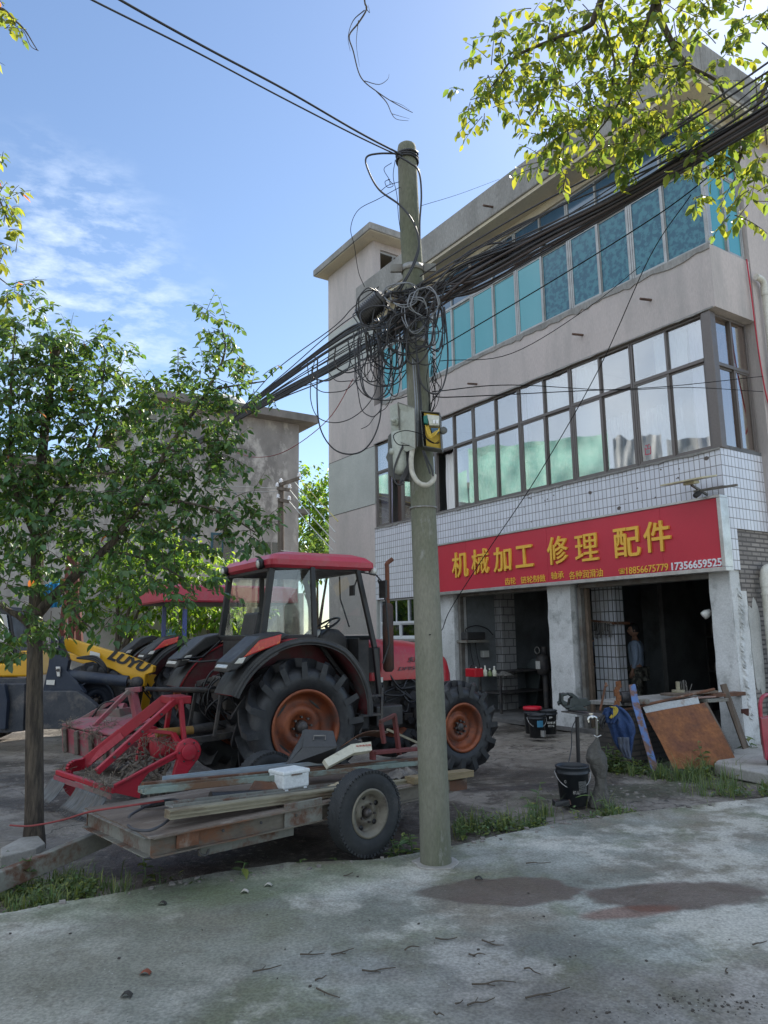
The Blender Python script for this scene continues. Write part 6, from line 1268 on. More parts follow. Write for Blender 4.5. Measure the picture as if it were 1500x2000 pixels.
if nrm.z < 0: nrm = -nrm
mb.tube([hm - e1 * .05 + e2 * .02, hm - e1 * .05 - e2 * .015 + nrm * .015, hm + e1 * .05 - e2 * .015 + nrm * .015, hm + e1 * .05 + e2 * .02], .006, 8); mb.build('handle', m_guide, cb)
# cream cover with red printing
cc = thing('cream_cover', 'dirty cream metal cover with faded red printing leaning beside the black box', 'cover', WF)
g = [rx(686, 1453, .75), rx(725, 1448, .70), rx(727, 1465, .62), rx(692, 1470, .66)]; h_ = [rx(686, 1453, .75), rx(692, 1470, .66), rx(642, 1497, .62), rx(633, 1483, .72)]
m_cr = mat('dirty_cream_enamel', (.58, .55, .43), .5, col2=(.48, .45, .34), scale=5, dirt=(.24, .20, .13), dscale=7, dlo=.56, dhi=.7)
mb = MB(); mb.prism(g, (0, .03, -.03)); mb.build('printed_panel', m_cr, cc, .003); mb = MB(); mb.prism(h_, (0, .03, -.03)); mb.build('side_panel', m_cr, cc, .003)
gc = (g[0] + g[1] + g[2] + g[3]) / 4; ex = (g[1] - g[0]).normalized(); ey = (g[0] - g[3]).normalized(); ez = ex.cross(ey).normalized()
o_ = writing('lettering', '电源稳压器', .1, mat('faded_red_print', (.45, .06, .04), .6), cc, (0, 0, 0), (0, 0, 0), .001, .0, fit=(.14, .022))
mt4 = Matrix(((ex.x, ey.x, ez.x, 0), (ex.y, ey.y, ez.y, 0), (ex.z, ey.z, ez.z, 0), (0, 0, 0, 1))); mt4.translation = gc - ex * .055 + ey * .006 + ez * .003; o_.matrix_local = mt4
# red brown iron frame and bent rusty sheet
ir = thing('iron_bracket', 'dark red iron frame of welded bars standing on the trailer before the tractor', 'iron frame', WF)
m_ox = mat('oxide_red_iron', (.15, .035, .035), .65, .2, col2=(.10, .03, .025), scale=6, dirt=(.07, .04, .03), dscale=6, dlo=.5, dhi=.65)
for (u0, v0, u1, v1, w_) in ((770, 1396, 780, 1474, .045), (744, 1412, 750, 1452, .04), (742, 1410, 772, 1396, .035), (728, 1470, 818, 1462, .09), (728, 1466, 728, 1484, .06)):
    mb = MB(); mb.bar(rx(u0, v0, .62), rx(u1, v1, .62), w_, .03); mb.build('bar', m_ox, ir, .004)
sh = thing('bent_sheet', 'rusty orange sheet bent into an arch behind the dark red iron frame', 'sheet metal', WF)
mb = MB(); s0, s1, s2 = rx(680, 1450, .9), rx(715, 1418, .95), rx(758, 1430, .9); mb.grid(lambda s, t: (s0 * (1 - s) ** 2 + s1 * 2 * s * (1 - s) + s2 * s * s) + Vector((0, .12 * t, -.06 * t)), 14, 3); mb.build('sheet', m_rust, sh, solid=.006)
mb = MB(); mb.bar(rx(757, 1425, .8), rx(818, 1452, .8), .03, .02); tag(mb.build('pale_batten', m_tan), None); sh2 = COL.objects[-1]; tag(sh2, 'pale thin batten lying slanted behind the iron frame', 'batten'); sh2.matrix_world = WF.mat()
# crumpled film and rags near the wheel
for nm, lb, u, v, uw, m_, seed in (('plastic_film', 'crumpled yellowish plastic film beside the foam box', 695, 1530, 60, mat('yellowish_film', (.36, .28, .15), .35, col2=(.48, .42, .30), scale=14), 4), ('rag_bundle', 'grey dirty rag bundle left of the pole on the trailer', 785, 1520, 50, mat('grey_rag', (.10, .09, .08), .9, col2=(.2, .18, .16), scale=9), 9)):
    c_ = rx(u, v, .42); c_.z = max(c_.z, .45); ww = uw * 5.5 / 1444
    def fn(s, t, c_=c_, ww=ww, seed=seed):
        x = (s - .5) * ww * 2; y = (t - .5) * .18; return Vector((c_.x + x, c_.y + y, c_.z + .045 * (1 - (2 * s - 1) ** 2) * (1 - (2 * t - 1) ** 2) + .03 * noise.noise(Vector((x * 22, y * 26, seed))) * (1 - (2 * s - 1) ** 4)))
    mb = MB(); mb.grid(fn, 40, 18); o = mb.build(nm, m_, None, solid=.004); o.matrix_world = WF.mat(); tag(o, lb, 'film' if 'film' in nm else 'rag')
# dark curved offcut
mb = MB(); s0, s1, s2 = rx(485, 1552, .55), rx(0, 0, .5), rx(560, 1532, .6); mb.prism([s0, rx(500, 1528, .6), s2, rx(540, 1545, .55)], (0, .02, .01)); o = mb.build('steel_offcut', m_rust); o.matrix_world = WF.mat(); tag(o, 'dark rusty plate offcut left of the foam box', 'offcut')

# ------------------------------------------------------------------ small things in the yard in front of the doors
def bucket(name, label, pos, r0, r1, h, body=m_frame, lidm=None, handle=True, group=None, cat='bucket', hang=0):
    root = thing(name, label, cat, loc=pos, group=group, rz=hang); mb = MB()
    mb.lathe([(0, .004), (r0, .004), (r0, 0), (r0 + .004, 0), (r1, h * .80), (r1 + .007, h * .80), (r1 + .008, h * .84), (r1 + .004, h * .85), (r1 + .004, h * .95), (r1 + .011, h * .955), (r1 + .011, h), (r1 - .003, h), (r1 - .006, h * .9), (r0 - .004, .012), (0, .012)], n=32); mb.build('bucket_wall', body, root)
    if lidm: mb = MB(); mb.lathe([(0, h + .015), (r1 - .02, h + .015), (r1 + .0, h + .03), (r1 + .014, h + .03), (r1 + .016, h - .02), (r1 + .013, h - .02), (r1 + .011, h + .002), (0, h + .002)][::-1], n=32); mb.build('lid', lidm, root)
    if handle:
        mb = MB(); mb.tube([Vector((cos(t) * (r1 + .02), -sin(t) * (r1 + .02) * .75, h * .86 - sin(t) * h * .42)) for t in [pi * k / 16 for k in range(17)]], .0035, 6); mb.build('handle', m_steel, root)
        for s in (-1, 1): mb = MB(); mb.lathe([(0, -.006), (.016, -.006), (.016, .006), (0, .006)], (s * (r1 + .012), 0, h * .86), (1, 0, 0), 12); mb.build('handle_ear', body, root)
    return root
def wrap_label(root, r, z0, z1, a0, a1, m, name='label'):
    mb = MB(); mb.grid(lambda s, t: Vector((r * cos(a0 + (a1 - a0) * s), r * sin(a0 + (a1 - a0) * s), z0 + (z1 - z0) * t)), 10, 2); return mb.build(name, m, root)
m_bkt = mat('black_bucket_plastic', (.020, .024, .030), .45, col2=(.03, .035, .04), scale=4, dirt=(.07, .065, .06), dscale=5, dlo=.58, dhi=.76)
p = G(1050, 1440); p.z = .0
b1 = bucket('oil_bucket', 'black bucket with pale handle and light blue label, left of the red lidded one', p, .115, .135, .36, m_bkt)
wrap_label(b1, .137, .17, .27, -1.75, -1.0, mat('cyan_label', (.05, .22, .36), .5)); 
mb = MB(); mb.cyl((.06, -.15, .03), (.06, -.15, .12), .042, n=16); mb.build('hanging_tin', m_steel, b1)
p = G(1077, 1436) + Vector((.0, .22, 0)); p.z = 0; b2 = bucket('oil_bucket', 'black lettered bucket standing right behind the one with the light blue label', p, .12, .145, .38, m_bkt)
for k, (tx, z, w_) in enumerate((('P', .25, .05), ('润滑油', .17, .14), ('HYD 46', .12, .10))): writing('lettering', tx, .1, m_lamp, b2, (-w_ / 2 + .02, -.147, z), (pi / 2, 0, .05), .002, .002, fit=(w_, .035))
p = G(1054, 1436) + Vector((-.05, .26, 0)); p.z = 0.0; b3 = bucket('oil_bucket', 'black bucket closed with a bright red lid beside the doorway pillar', p, .12, .14, .40, m_bkt, mat('bright_red_lid', (.55, .01, .03), .4), handle=False)
# near black bucket
p = G(1127, 1572); nb = bucket('water_bucket', 'large dirty black bucket with worn print standing under the tap', (p.x, p.y + .12, -.02), .125, .155, .37, m_bkt)
writing('lettering', '机油', .1, m_cement, nb, (-.04, -.147, .12), (pi / 2 - .05, 0, 0), .002, .002, fit=(.07, .035)); writing('lettering', 'O', .1, m_cement, nb, (-.11, -.115, .22), (pi / 2, 0, -.6), .002, .002, fit=(.02, .03))
for k in range(6): writing('lettering', '=====', .1, m_cement, nb, (.025, -.149 + .0, .22 - .022 * k), (pi / 2 - .06, 0, .25), .002, .0, fit=(.065, .008)) if False else None
wrap_label(nb, .151, .13, .24, -1.45, -.8, mat('worn_print', (.10, .10, .095), .8, col2=(.03, .03, .03), scale=30, lo=.48, hi=.55, stretch=(1, 1, 6)), 'worn_print')
for (u, v, rz_, m_) in ((1095, 1572, .1, m_frame), (1118, 1568, .25, mat('brown_brick', (.14, .085, .07), .9, col2=(.10, .06, .05), scale=12))):
    p = G(u, v); o = thing('brick', 'brown broken brick lying against the large black bucket' if u > 1100 else 'blackened brick left of the large bucket', 'brick', loc=(p.x, p.y - .03, 0.0), rz=rz_); mb = MB(); mb.box((-.075, -.045, 0), (.075, .045, .05), .006); mb.build('brick_block', m_, o, .006)
# bench vise on its stand
vp = P(1128, 1400, 8.35); vs_ = thing('vise_stand', 'bench vise bolted to a plate on a black post standing in a pot', 'vise', loc=(vp.x, vp.y, 0))
V = lambda u, v, y=8.35: P(u, v, y) - vs_.location
m_vise = mat('worn_black_vise', (.035, .045, .045), .5, .4, col2=(.06, .07, .07), scale=9, dirt=(.10, .09, .08), dscale=8, dlo=.6, dhi=.75)
mb = MB(); mb.cyl(V(1130, 1492), V(1127, 1400), .021, n=14); mb.build('post', m_frame, vs_)
mb = MB(); mb.prism([V(1096, 1391, 8.25), V(1170, 1402, 8.15), V(1176, 1396, 8.55), V(1120, 1389, 8.6)], (0, 0, .014)); mb.build('plate', m_iron, vs_, .002)
def vslab(name, q, y0, th): mb = MB(); mb.prism([V(u, v, y0) for u, v in q], (0, th, 0)); return mb.build(name, m_vise, vs_, .008)
zb_ = 0
vslab('vise_base', [(1110, 1388), (1113, 1382), (1120, 1382), (1123, 1378), (1138, 1378), (1141, 1383), (1146, 1384), (1148, 1389)], 8.28, .16)
vslab('fixed_jaw', [(1100, 1378), (1112, 1378), (1114, 1366), (1119, 1362), (1111, 1358), (1111, 1354), (1119, 1354), (1127, 1360), (1130, 1364), (1149, 1364), (1149, 1369), (1155, 1370), (1154, 1377), (1140, 1381), (1120, 1384), (1106, 1384)], 8.30, .12)
vslab('moving_jaw', [(1096, 1355), (1106, 1354), (1110, 1355), (1110, 1358), (1101, 1360), (1101, 1368), (1108, 1371), (1108, 1378), (1099, 1378), (1096, 1370)], 8.30, .12)
mb = MB(); mb.cyl(V(1094, 1356, 8.36), V(1091, 1378, 8.36), .010, n=8); mb.cyl(V(1089, 1373, 8.36), V(1100, 1372, 8.36), .018, n=10); mb.build('screw_handle', m_vise, vs_)
p = P(1133, 1500, 8.2); pt2 = thing('clay_pot', 'small dark cylindrical pot at the foot of the vise stand', 'pot', loc=(p.x, p.y, 0)); mb = MB(); mb.lathe([(0, 0), (.072, 0), (.075, .01), (.078, .18), (.086, .19), (.086, .205), (.076, .205), (.070, .18), (.068, .02), (0, .02)], n=28); mb.build('pot_wall', mat('dark_clay', (.07, .06, .055), .85, col2=(.10, .085, .075), scale=8), pt2)
cable('black cable hanging from the vise stand to the ground', None, [P(1125, 1405, 8.3), P(1117, 1425, 8.25), P(1116, 1460, 8.2), P(1110, 1492, 8.1)], .006, m_cable)
# tap standpipe wrapped in cloth
tpz = P(1166, 1500, 7.75); ts = thing('water_tap', 'chrome tap on an iron standpipe wrapped in grey rags', 'tap', loc=(tpz.x, tpz.y, 0)); T_ = lambda u, v, y=7.75: P(u, v, y) - ts.location
mb = MB(); mb.cyl(T_(1168, 1572), T_(1165, 1402), .014, n=12); mb.build('standpipe', m_guide, ts)
m_chrome = mat('dull_chrome', (.62, .62, .60), .22, 1.0, fine=.05)
mb = MB(); mb.tube(catmull([T_(1166, 1408), T_(1163, 1401), T_(1154, 1400), T_(1149, 1404), T_(1149, 1411)], 6), .013, 12); mb.lathe([(0, -.02), (.019, -.02), (.019, .02), (0, .02)], T_(1156, 1401), (0, 0, 1), 14); mb.bar(T_(1150, 1394), T_(1158, 1394), .012, .010); mb.cyl(T_(1154, 1400), T_(1154, 1394), .006, n=8); mb.build('tap_body', m_chrome, ts)
m_rag = mat('grey_sacking', (.105, .10, .09), .95, col2=(.065, .062, .055), scale=7, bump=.9, bscale=24, dirt=(.16, .14, .12), dscale=5)
cl = catmull([T_(1168, 1434, 7.72), T_(1162, 1470, 7.70), T_(1171, 1505, 7.68), T_(1174, 1535, 7.66), T_(1172, 1565, 7.64), T_(1176, 1582, 7.62)], 9)
def rag_r(i, n): t = i / (n - 1); return .02 + .035 * min(1, t * 4) + .045 * t + .028 * sin(t * 10 - 1)
mb = MB(); n_ = len(cl); K = 26; vs = []
for i, p in enumerate(cl):
    for k in range(K):
        a = 2 * pi * k / K; r_ = rag_r(i, n_) * (1 + .28 * noise.noise(Vector((cos(a) * 2.2, sin(a) * 2.2, i * .22))) + .14 * noise.noise(Vector((cos(a) * 6, sin(a) * 6, i * .5)))); vs.append(p + Vector((cos(a) * r_, sin(a) * r_ * .8, .012 * noise.noise(Vector((k * .7, i * .5, 3))))))
mb.add(vs, [(i * K + k, i * K + (k + 1) % K, (i + 1) * K + (k + 1) % K, (i + 1) * K + k)[::-1] for i in range(n_ - 1) for k in range(K)], True); mb.build('rag_wrap', m_rag, ts)
mb = MB(); mb.tube([T_(1160, 1436, 7.66), T_(1166, 1440, 7.64), T_(1174, 1436, 7.66)], .006, 6); mb.build('tie_string', m_steel, ts)
# ------------------------------------------------------------------ low brick bench with scrap leaning on it
BC = G(1205, 1500); BQ = Frame((BC.x + .25, BC.y + .30), (NFAC.x, NFAC.y))
bn = thing('brick_bench', 'low old brick bench stacked with boards in front of the right doorway', 'wall', BQ)
m_oldbrick = bricks('old_dark_brick', (.10, .085, .075), (.07, .06, .055), (.045, .042, .04), .24, .07, .012, rough=.95, bump=.9, dirt=(.06, .055, .05), dlo=.45, dhi=.65)
mb = MB(); mb.box((0, 0, -.05), (1.55, .50, .70)); mb.build('brick_body', m_oldbrick, bn, .01)
mb = MB(); mb.box((-.05, -.06, .702), (1.6, .55, .745), .008); mb.build('bench_top', m_cement, bn, .008)
Q = lambda u, v, Y: P(u, v, Y)
def plate(name, label, cat, m, pts, th, bev=.003, group=None):
    mb = MB(); mb.prism([Vector(p) for p in pts], th); o = mb.build(name, m, None, bev); return tag(o, label, cat, group)
m_orust = mat('orange_rusted_plate', (.26, .105, .04), .85, .1, col2=(.15, .06, .032), scale=3, fine=.22, fscale=25, bump=.3, bscale=50, dirt=(.09, .045, .035), dscale=2.6, dlo=.54, dhi=.70)
m_plank = mat('weathered_plank', (.16, .12, .09), .85, col2=(.09, .07, .055), scale=4, bump=.4, bscale=30, stretch=(3, 3, .6))
plate('rusty_plate', 'big orange rusty steel plate leaning on the brick bench in the grass', 'steel plate', m_orust, [Q(1260, 1394, 9.72), Q(1300, 1386, 9.8), Q(1376, 1373, 10.05), Q(1405, 1420, 9.82), G(1442, 1492), G(1380, 1502), G(1316, 1502), Q(1290, 1448, 9.5)], (-.004, .008, .004))
plate('white_sheet', 'white painted sheet with rusty top edge behind the rusty plate', 'sheet metal', mat('white_painted_sheet', (.50, .52, .52), .6, dirt=(.28, .15, .08), dscale=4, dlo=.55, dhi=.68), [Q(1254, 1379, 9.8), Q(1363, 1361, 10.12), Q(1370, 1385, 10.06), Q(1268, 1405, 9.75)], (0, .006, 0))
mb = MB(); mb.cyl(Q(1195, 1392, 9.6), Q(1395, 1346, 10.1), .018, n=10); tag(mb.build('rusty_pole', m_rust), 'long rusty pipe resting across the top of the scrap boards', 'pipe')
plate('blue_plank', 'narrow blue painted rusty strip leaning in front of the rusty plate', 'strip', mat('blue_paint_on_rust', (.09, .17, .38), .6, col2=(.08, .14, .30), scale=4, dirt=(.16, .09, .065), dscale=5, dlo=.42, dhi=.50), [Q(1228, 1338, 9.62), Q(1241, 1336, 9.62), Q(1247, 1366, 9.55), G(1287, 1504), G(1274, 1508), Q(1236, 1378, 9.5)], (0, .02, .0), .003)
plate('leaning_plank', 'brown weathered plank leaning upright at the right of the bench', 'plank', m_plank, [Q(1408, 1338, 10.35), Q(1419, 1335, 10.35), G(1467, 1470), G(1456, 1474)], (0, .04, 0))
plate('edge_board', 'brown board sloping down along the right edge of the rusty plate', 'plank', m_plank, [Q(1372, 1374, 10.1), Q(1381, 1371, 10.1), G(1441, 1482), G(1431, 1486)], (0, .03, 0))
plate('red_brown_board', 'short reddish board standing behind the leaning plank', 'plank', mat('reddish_board', (.15, .06, .05), .8, col2=(.10, .045, .04), scale=5), [Q(1449, 1385, 10.5), Q(1463, 1384, 10.5), G(1462, 1452), G(1449, 1454)], (0, .03, 0))
plate('black_board', 'dark board slanting behind the reddish board', 'plank', m_blk, [Q(1443, 1362, 10.9), Q(1450, 1360, 10.9), G(1492, 1445), G(1484, 1448)], (0, .03, 0))
for i, (u0, v0, u1, v1, y0, y1, w_, h_, m_, lb) in enumerate(((1300, 1357, 1392, 1350, 10.15, 10.4, .22, .03, m_plank, 'pale board lying flat on top of the bench'), (1384, 1358, 1447, 1354, 10.3, 10.6, .16, .05, m_rust, 'rusty flat bar on the right end of the bench'), (1372, 1368, 1412, 1366, 10.2, 10.4, .18, .045, m_rustgrey, 'dark grey slab on the bench above the rusty plate'), (1350, 1363, 1392, 1360, 10.15, 10.3, .12, .02, mat('pinkish_board', (.30, .20, .17), .8), 'pinkish board piece between the white sheet and the rusty bar'))):
    mb = MB(); mb.bar(Q(u0, v0, y0), Q(u1, v1, y1), w_, h_); tag(mb.build('flat_board', m_, None, .004), lb, 'board')
mb = MB(); p = Q(1325, 1352, 10.25); mb.cyl(p, p + Vector((0, 0, .14)), .028, n=8); mb.cyl(p + Vector((0, 0, 0)), p + Vector((0, 0, .03)), .085, n=18); tag(mb.build('wooden_spindle', m_tan), 'upright wooden spindle on a round base among the bench scrap', 'spindle')
for k in range(7): mb = MB(); p = Q(1333 + k * 2.2, 1352, 10.25); mb.cyl(p, p + Vector((rm.uniform(-.03, .05), 0, rm.uniform(.10, .19))), .004, n=5); tag(mb.build('welding_rod', m_guide), 'thin grey rod standing upright beside the wooden spindle', 'rod', 'thin rods beside the wooden spindle')
mb = MB(); mb.cyl(Q(1172, 1388, 9.2), Q(1184, 1333, 9.25), .014, n=8); mb.cyl(Q(1181, 1341, 9.22), Q(1187, 1338, 9.22), .014, n=8); tag(mb.build('rusty_rod', m_rust), 'thin dark red rod leaning before the tiled column', 'rod')
mb = MB(); pts = [Q(1206 + 3 * sin(k * 1.3), 1331 + k * 5.5, 9.6) for k in range(10)]
for k in range(9): mb.obox((pts[k] + pts[k + 1]) / 2, (.030, 0, .004 * (-1) ** k), (0, .02, 0), (0, 0, .022))
tag(mb.build('rusty_chain_bar', m_orust, None, .004), 'short rusty orange bar standing on the bench before the tiled column', 'bar')
gm = thing('bench_motor', 'small grey electric motor on the bench left of the blue strip', 'motor', loc=Q(1226, 1378, 9.7))
mb = MB(); mb.cyl((-.08, 0, .10), (.08, 0, .10), .075, n=18); mb.cyl((-.11, 0, .10), (.11, 0, .10), .045, n=14); mb.box((-.06, -.06, .0), (.06, .06, .04)); mb.build('motor_body', m_iron, gm, .004); mb = MB(); mb.box((.11, -.04, .02), (.27, .06, .075)); mb.build('motor_base', m_rustgrey, gm, .004)
# blue work cloth
m_bcl = mat('blue_work_cloth', (.016, .04, .12), .85, col2=(.028, .065, .17), scale=5, bump=.5, bscale=50, dirt=(.10, .11, .13), dscale=3, dlo=.58, dhi=.72); m_ycl = mat('yellow_cloth_lining', (.50, .38, .06), .85)
bcl = thing('blue_work_clothes', 'crumpled blue work clothes with yellow lining draped over the bench end', 'clothes', loc=Q(1200, 1400, 9.3))
CL = lambda u, v, y=9.0: Q(u, v, y) - bcl.location
def drape(name, outl, outr, y0, amp, m, seed, K=26, J=34):
    L0 = catmull([Vector((u, v, 0)) for u, v in outl], 8); R0 = catmull([Vector((u, v, 0)) for u, v in outr], 8)
    def at(c, t): f_ = t * (len(c) - 1); i = min(int(f_), len(c) - 2); return c[i].lerp(c[i + 1], f_ - i)
    def fn(s, t):
        a, b = at(L0, t), at(R0, t); p = a.lerp(b, s); y = y0 - amp * 1.6 * sin(pi * s) ** .6 + amp * sin(s * 17 + t * 3 + seed + 2 * noise.noise(Vector((s * 3, t * 3, seed)))) * .6 + amp * .8 * noise.noise(Vector((s * 6, t * 5, seed)))
        return CL(p.x, p.y, y)
    mb = MB(); mb.grid(fn, K, J); return mb.build(name, m, bcl, solid=.006)
drape('cloth_body', [(1182, 1383), (1176, 1398), (1186, 1412), (1196, 1440), (1206, 1460), (1222, 1478)], [(1205, 1377), (1222, 1388), (1236, 1408), (1241, 1428), (1238, 1442), (1232, 1482)], 9.27, .035, m_bcl, 1)
drape('sleeve', [(1184, 1388), (1172, 1402), (1170, 1412), (1176, 1424)], [(1198, 1388), (1190, 1402), (1182, 1412), (1178, 1424)], 9.2, .02, m_blk, 3, 14, 14)
drape('cloth_fold', [(1180, 1384), (1178, 1398), (1184, 1412)], [(1206, 1376), (1208, 1396), (1200, 1414)], 9.18, .03, m_bcl, 5, 16, 16)
drape('yellow_lining', [(1190, 1380), (1196, 1384), (1196, 1392), (1190, 1402)], [(1202, 1380), (1207, 1385), (1205, 1394), (1194, 1404)], 9.13, .012, m_ycl, 6, 12, 12)
drape('trouser_leg', [(1206, 1440), (1210, 1460), (1220, 1480)], [(1228, 1440), (1230, 1462), (1234, 1484)], 9.17, .02, mat('faded_knee', (.06, .075, .12), .9, col2=(.10, .11, .13), scale=6), 8, 14, 16)
# red cart at the right edge
rc_ = thing('red_cart', 'red hand cart with a curved tube handle at the right edge of the photo', 'cart', loc=(0, 0, 0))
m_rc = mat('red_cart_paint', (.38, .02, .05), .35, col2=(.28, .015, .035), scale=5, coat=.3, dirt=(.15, .08, .08), dscale=7, dlo=.6, dhi=.75)
mb = MB(); mb.tube(catmull([Q(1486, 1400, 9.0), Q(1485, 1375, 9.0), Q(1489, 1362, 9.02), Q(1498, 1357, 9.1), Q(1512, 1358, 9.2), Q(1520, 1370, 9.25), Q(1521, 1400, 9.25)], 7), .022, 12); mb.build('handle', m_rc, rc_)
mb = MB(); mb.prism([Q(1486, 1402, 9.0), Q(1530, 1396, 9.3), Q(1530, 1480, 9.3), Q(1496, 1486, 9.0), Q(1491, 1450, 9.0)], (.05, .15, 0)); mb.build('body', m_rc, rc_, .012)
mb = MB(); mb.lathe([(0, -.03), (.10, -.03), (.12, 0), (.10, .03), (0, .03)], Q(1512, 1490, 9.1), (NFAC.y, -NFAC.x, 0), 20); mb.build('wheel', m_rubber, rc_)
gc_ = thing('green_crate', 'small green plastic crate behind the vise stand in the doorway', 'crate', loc=G(1148, 1420)); mb = MB()
for z in (0, .06, .12): mb.box((-.13, -.1, z), (.13, .1, z + .03))
for x in (-.13, .10): mb.box((x, -.1, .0), (x + .03, .1, .15))
mb.build('crate_slats', mat('crate_green', (.01, .12, .05), .5), gc_, .004)

# ------------------------------------------------------------------ inside the workshop
def BP(u, v, b): p = BF.on(u, v, 1, -b); return p       # on a plane b metres behind the shop front
def BW(u, v, a=6.3): return BF.on(u, v, 0, a)            # on the left inner wall
def wboxes(name, label, cat, m, a, b, bev=.004, group=None):
    mb = MB(); mb.box(a, b); o = mb.build(name, m, None, bev); o.matrix_world = BF.mat(); return tag(o, label, cat, group)
# machine on the wall bracket with looping cable
q = BW(896, 1250); r_ = BW(932, 1250); wb = thing('wall_welder', 'black welding set on a wall bracket inside the left doorway', 'welder', BF)
mb = MB(); mb.box((6.02, r_.y, q.z), (6.30, q.y, q.z + .16)); mb.build('case', m_blk, wb, .02); mb = MB(); mb.box((5.98, r_.y - .05, q.z - .06), (6.31, q.y + .05, q.z - .004)); mb.build('bracket', m_rustgrey, wb, .004)
def bfcable(label, pts, r, m=None): return cable(label, None, [BF.w(p) for p in pts], r, m or m_cable)
p = [BW(905, 1238), BW(905, 1228), BW(925, 1222), BW(945, 1228), BW(957, 1240)]; bfcable('cable arching over the welding set on the wall', [Vector((6.2, v.y, v.z)) for v in p], .012)
for u in (914, 925): bfcable('cable hanging down from the welding set, %s one' % ('left' if u < 920 else 'right'), [Vector((6.24, BW(u, 1255).y, BW(u, 1255).z)), Vector((6.22, BW(u + 2, 1280).y, BW(u + 2, 1280).z)), Vector((6.2, BW(u + 8, 1308).y, BW(u + 8, 1308).z))], .010)
q = BW(944, 1278); wboxes('wall_meter', 'small pale box on the wall right of the welding set', 'box', m_lamp, (6.2, q.y - .08, q.z - .06), (6.3, q.y + .08, q.z + .08))
# work table with things on it
q = BW(912, 1322); r_ = BW(990, 1322, 5.9); wt2 = thing('work_table', 'dark two-shelf steel work table inside the left doorway', 'table', BF); ty0, ty1, tx0, tx1, tz_ = -2.05, -.55, 5.55, 6.22, .84
mb = MB(); mb.box((tx0, ty0, tz_), (tx1, ty1, tz_ + .03)); mb.build('table_top', m_iron, wt2, .004); mb = MB(); mb.box((tx0, ty0, .42), (tx1, ty1, .44)); mb.build('shelf', m_iron, wt2, .003)
for x in (tx0, tx1 - .04):
    for y in (ty0, ty1 - .04): mb = MB(); mb.box((x, y, .03), (x + .04, y + .04, tz_)); mb.build('leg', m_iron, wt2)
def onT(u, y): # point on the table top seen at column u
    return BF.on(u, 1320, 1, y).x
def tplace(u, v, z=None): p = BF.on(u, v, 2, tz_ + .03 if z is None else z); return p
p = tplace(925, 1322); tbx = thing('red_toolbox', 'red plastic toolbox on the work table inside the left doorway', 'toolbox', BF); mb = MB(); mb.box((p.x - .14, p.y - .12, tz_ + .031), (p.x + .14, p.y + .08, tz_ + .18)); mb.build('tray', mat('toolbox_red', (.45, .01, .02), .4), tbx, .012); mb = MB(); mb.tube([(p.x - .1, p.y - .02, tz_ + .18), (p.x - .08, p.y - .02, tz_ + .23), (p.x + .08, p.y - .02, tz_ + .23), (p.x + .1, p.y - .02, tz_ + .18)], .01, 8); mb.build('handle', m_frame, tbx)
for i, (u, c_, h_) in enumerate(((940, (.5, .5, .12), .13), (948, (.6, .62, .5), .17), (957, (.15, .2, .08), .12), (966, (.5, .5, .40), .16), (930, (.05, .15, .4), .10))):
    p = tplace(u, 1321 if i < 4 else 1315); o = thing('bottle', ('squat yellow', 'tall white', 'dark green', 'cream', 'blue capped')[i] + ' bottle standing on the work table inside the left doorway', 'bottle', BF)
    mb = MB(); mb.lathe([(0, 0), (.035, 0), (.038, .01), (.038, h_ * .6), (.014, h_ * .8), (.014, h_), (0, h_)], (p.x, p.y, tz_ + .031), n=16); mb.build('bottle_body', mat('bottle_colour_%s' % 'abcde'[i], c_, .35), o); mb = MB(); mb.cyl((p.x, p.y, tz_ + .031 + h_), (p.x, p.y, tz_ + .055 + h_), .017, n=12); mb.build('cap', m_lamp, o)
p = tplace(985, 1320); mb = MB(); mb.grid(lambda s, t: Vector((p.x + (s - .5) * .3, p.y + (t - .5) * .2, tz_ + .04 + .07 * sin(pi * s) * sin(pi * t) + .03 * noise.noise(Vector((s * 5, t * 5, 2))))), 16, 12); o = mb.build('dark_rag', m_rag, None, solid=.005); o.matrix_world = BF.mat(); tag(o, 'dark rag heap on the right end of the work table', 'rag')
p = BF.on(965, 1375, 2, .45); wboxes('blue_canister', 'dull blue canister on the lower shelf of the work table', 'canister', mat('dull_blue', (.03, .10, .17), .5), (5.7, p.y - .15, .06), (5.9, p.y + .1, .40), .02)
for k in range(5): bfcable('hose %s on the floor under the work table' % ('coiled', 'looped', 'bent', 'stretched', 'curled')[k], [Vector((5.2 + .1 * k, -1.2 - .1 * k, .045)), Vector((4.9, -1.5 + .1 * k, .045)), Vector((4.6 + .1 * k, -1.3, .045)), Vector((4.5, -1.7 - .05 * k, .045))], .014, m_frame)
# grey leaning guard and pedestal grinder in the left room
g0 = BP(1040, 1382, 2.2); lg = thing('belt_guard', 'tall grey rounded sheet guard leaning in the dark of the left doorway', 'guard', BF)
q = [BP(u, v, 2.0) for u, v in ((1002, 1385), (1012, 1385), (1047, 1375), (1054, 1320), (1054, 1296), (1047, 1286), (1036, 1288), (1028, 1302), (1022, 1335))]; mb = MB(); mb.prism(q, (0, -.05, 0)); mb.build('guard_sheet', mat('grey_green_guard', (.10, .12, .12), .6), lg, .01)
gd = thing('pedestal_drill', 'dark pedestal drill with a pale label in the left doorway', 'drill', BF); c0 = BP(1068, 1380, 1.6); mb = MB(); mb.cyl((c0.x, c0.y, .03), (c0.x, c0.y, 1.35), .06, n=14); mb.box((c0.x - .2, c0.y - .2, .03), (c0.x + .2, c0.y + .2, .10)); mb.build('column', m_iron, gd, .004)
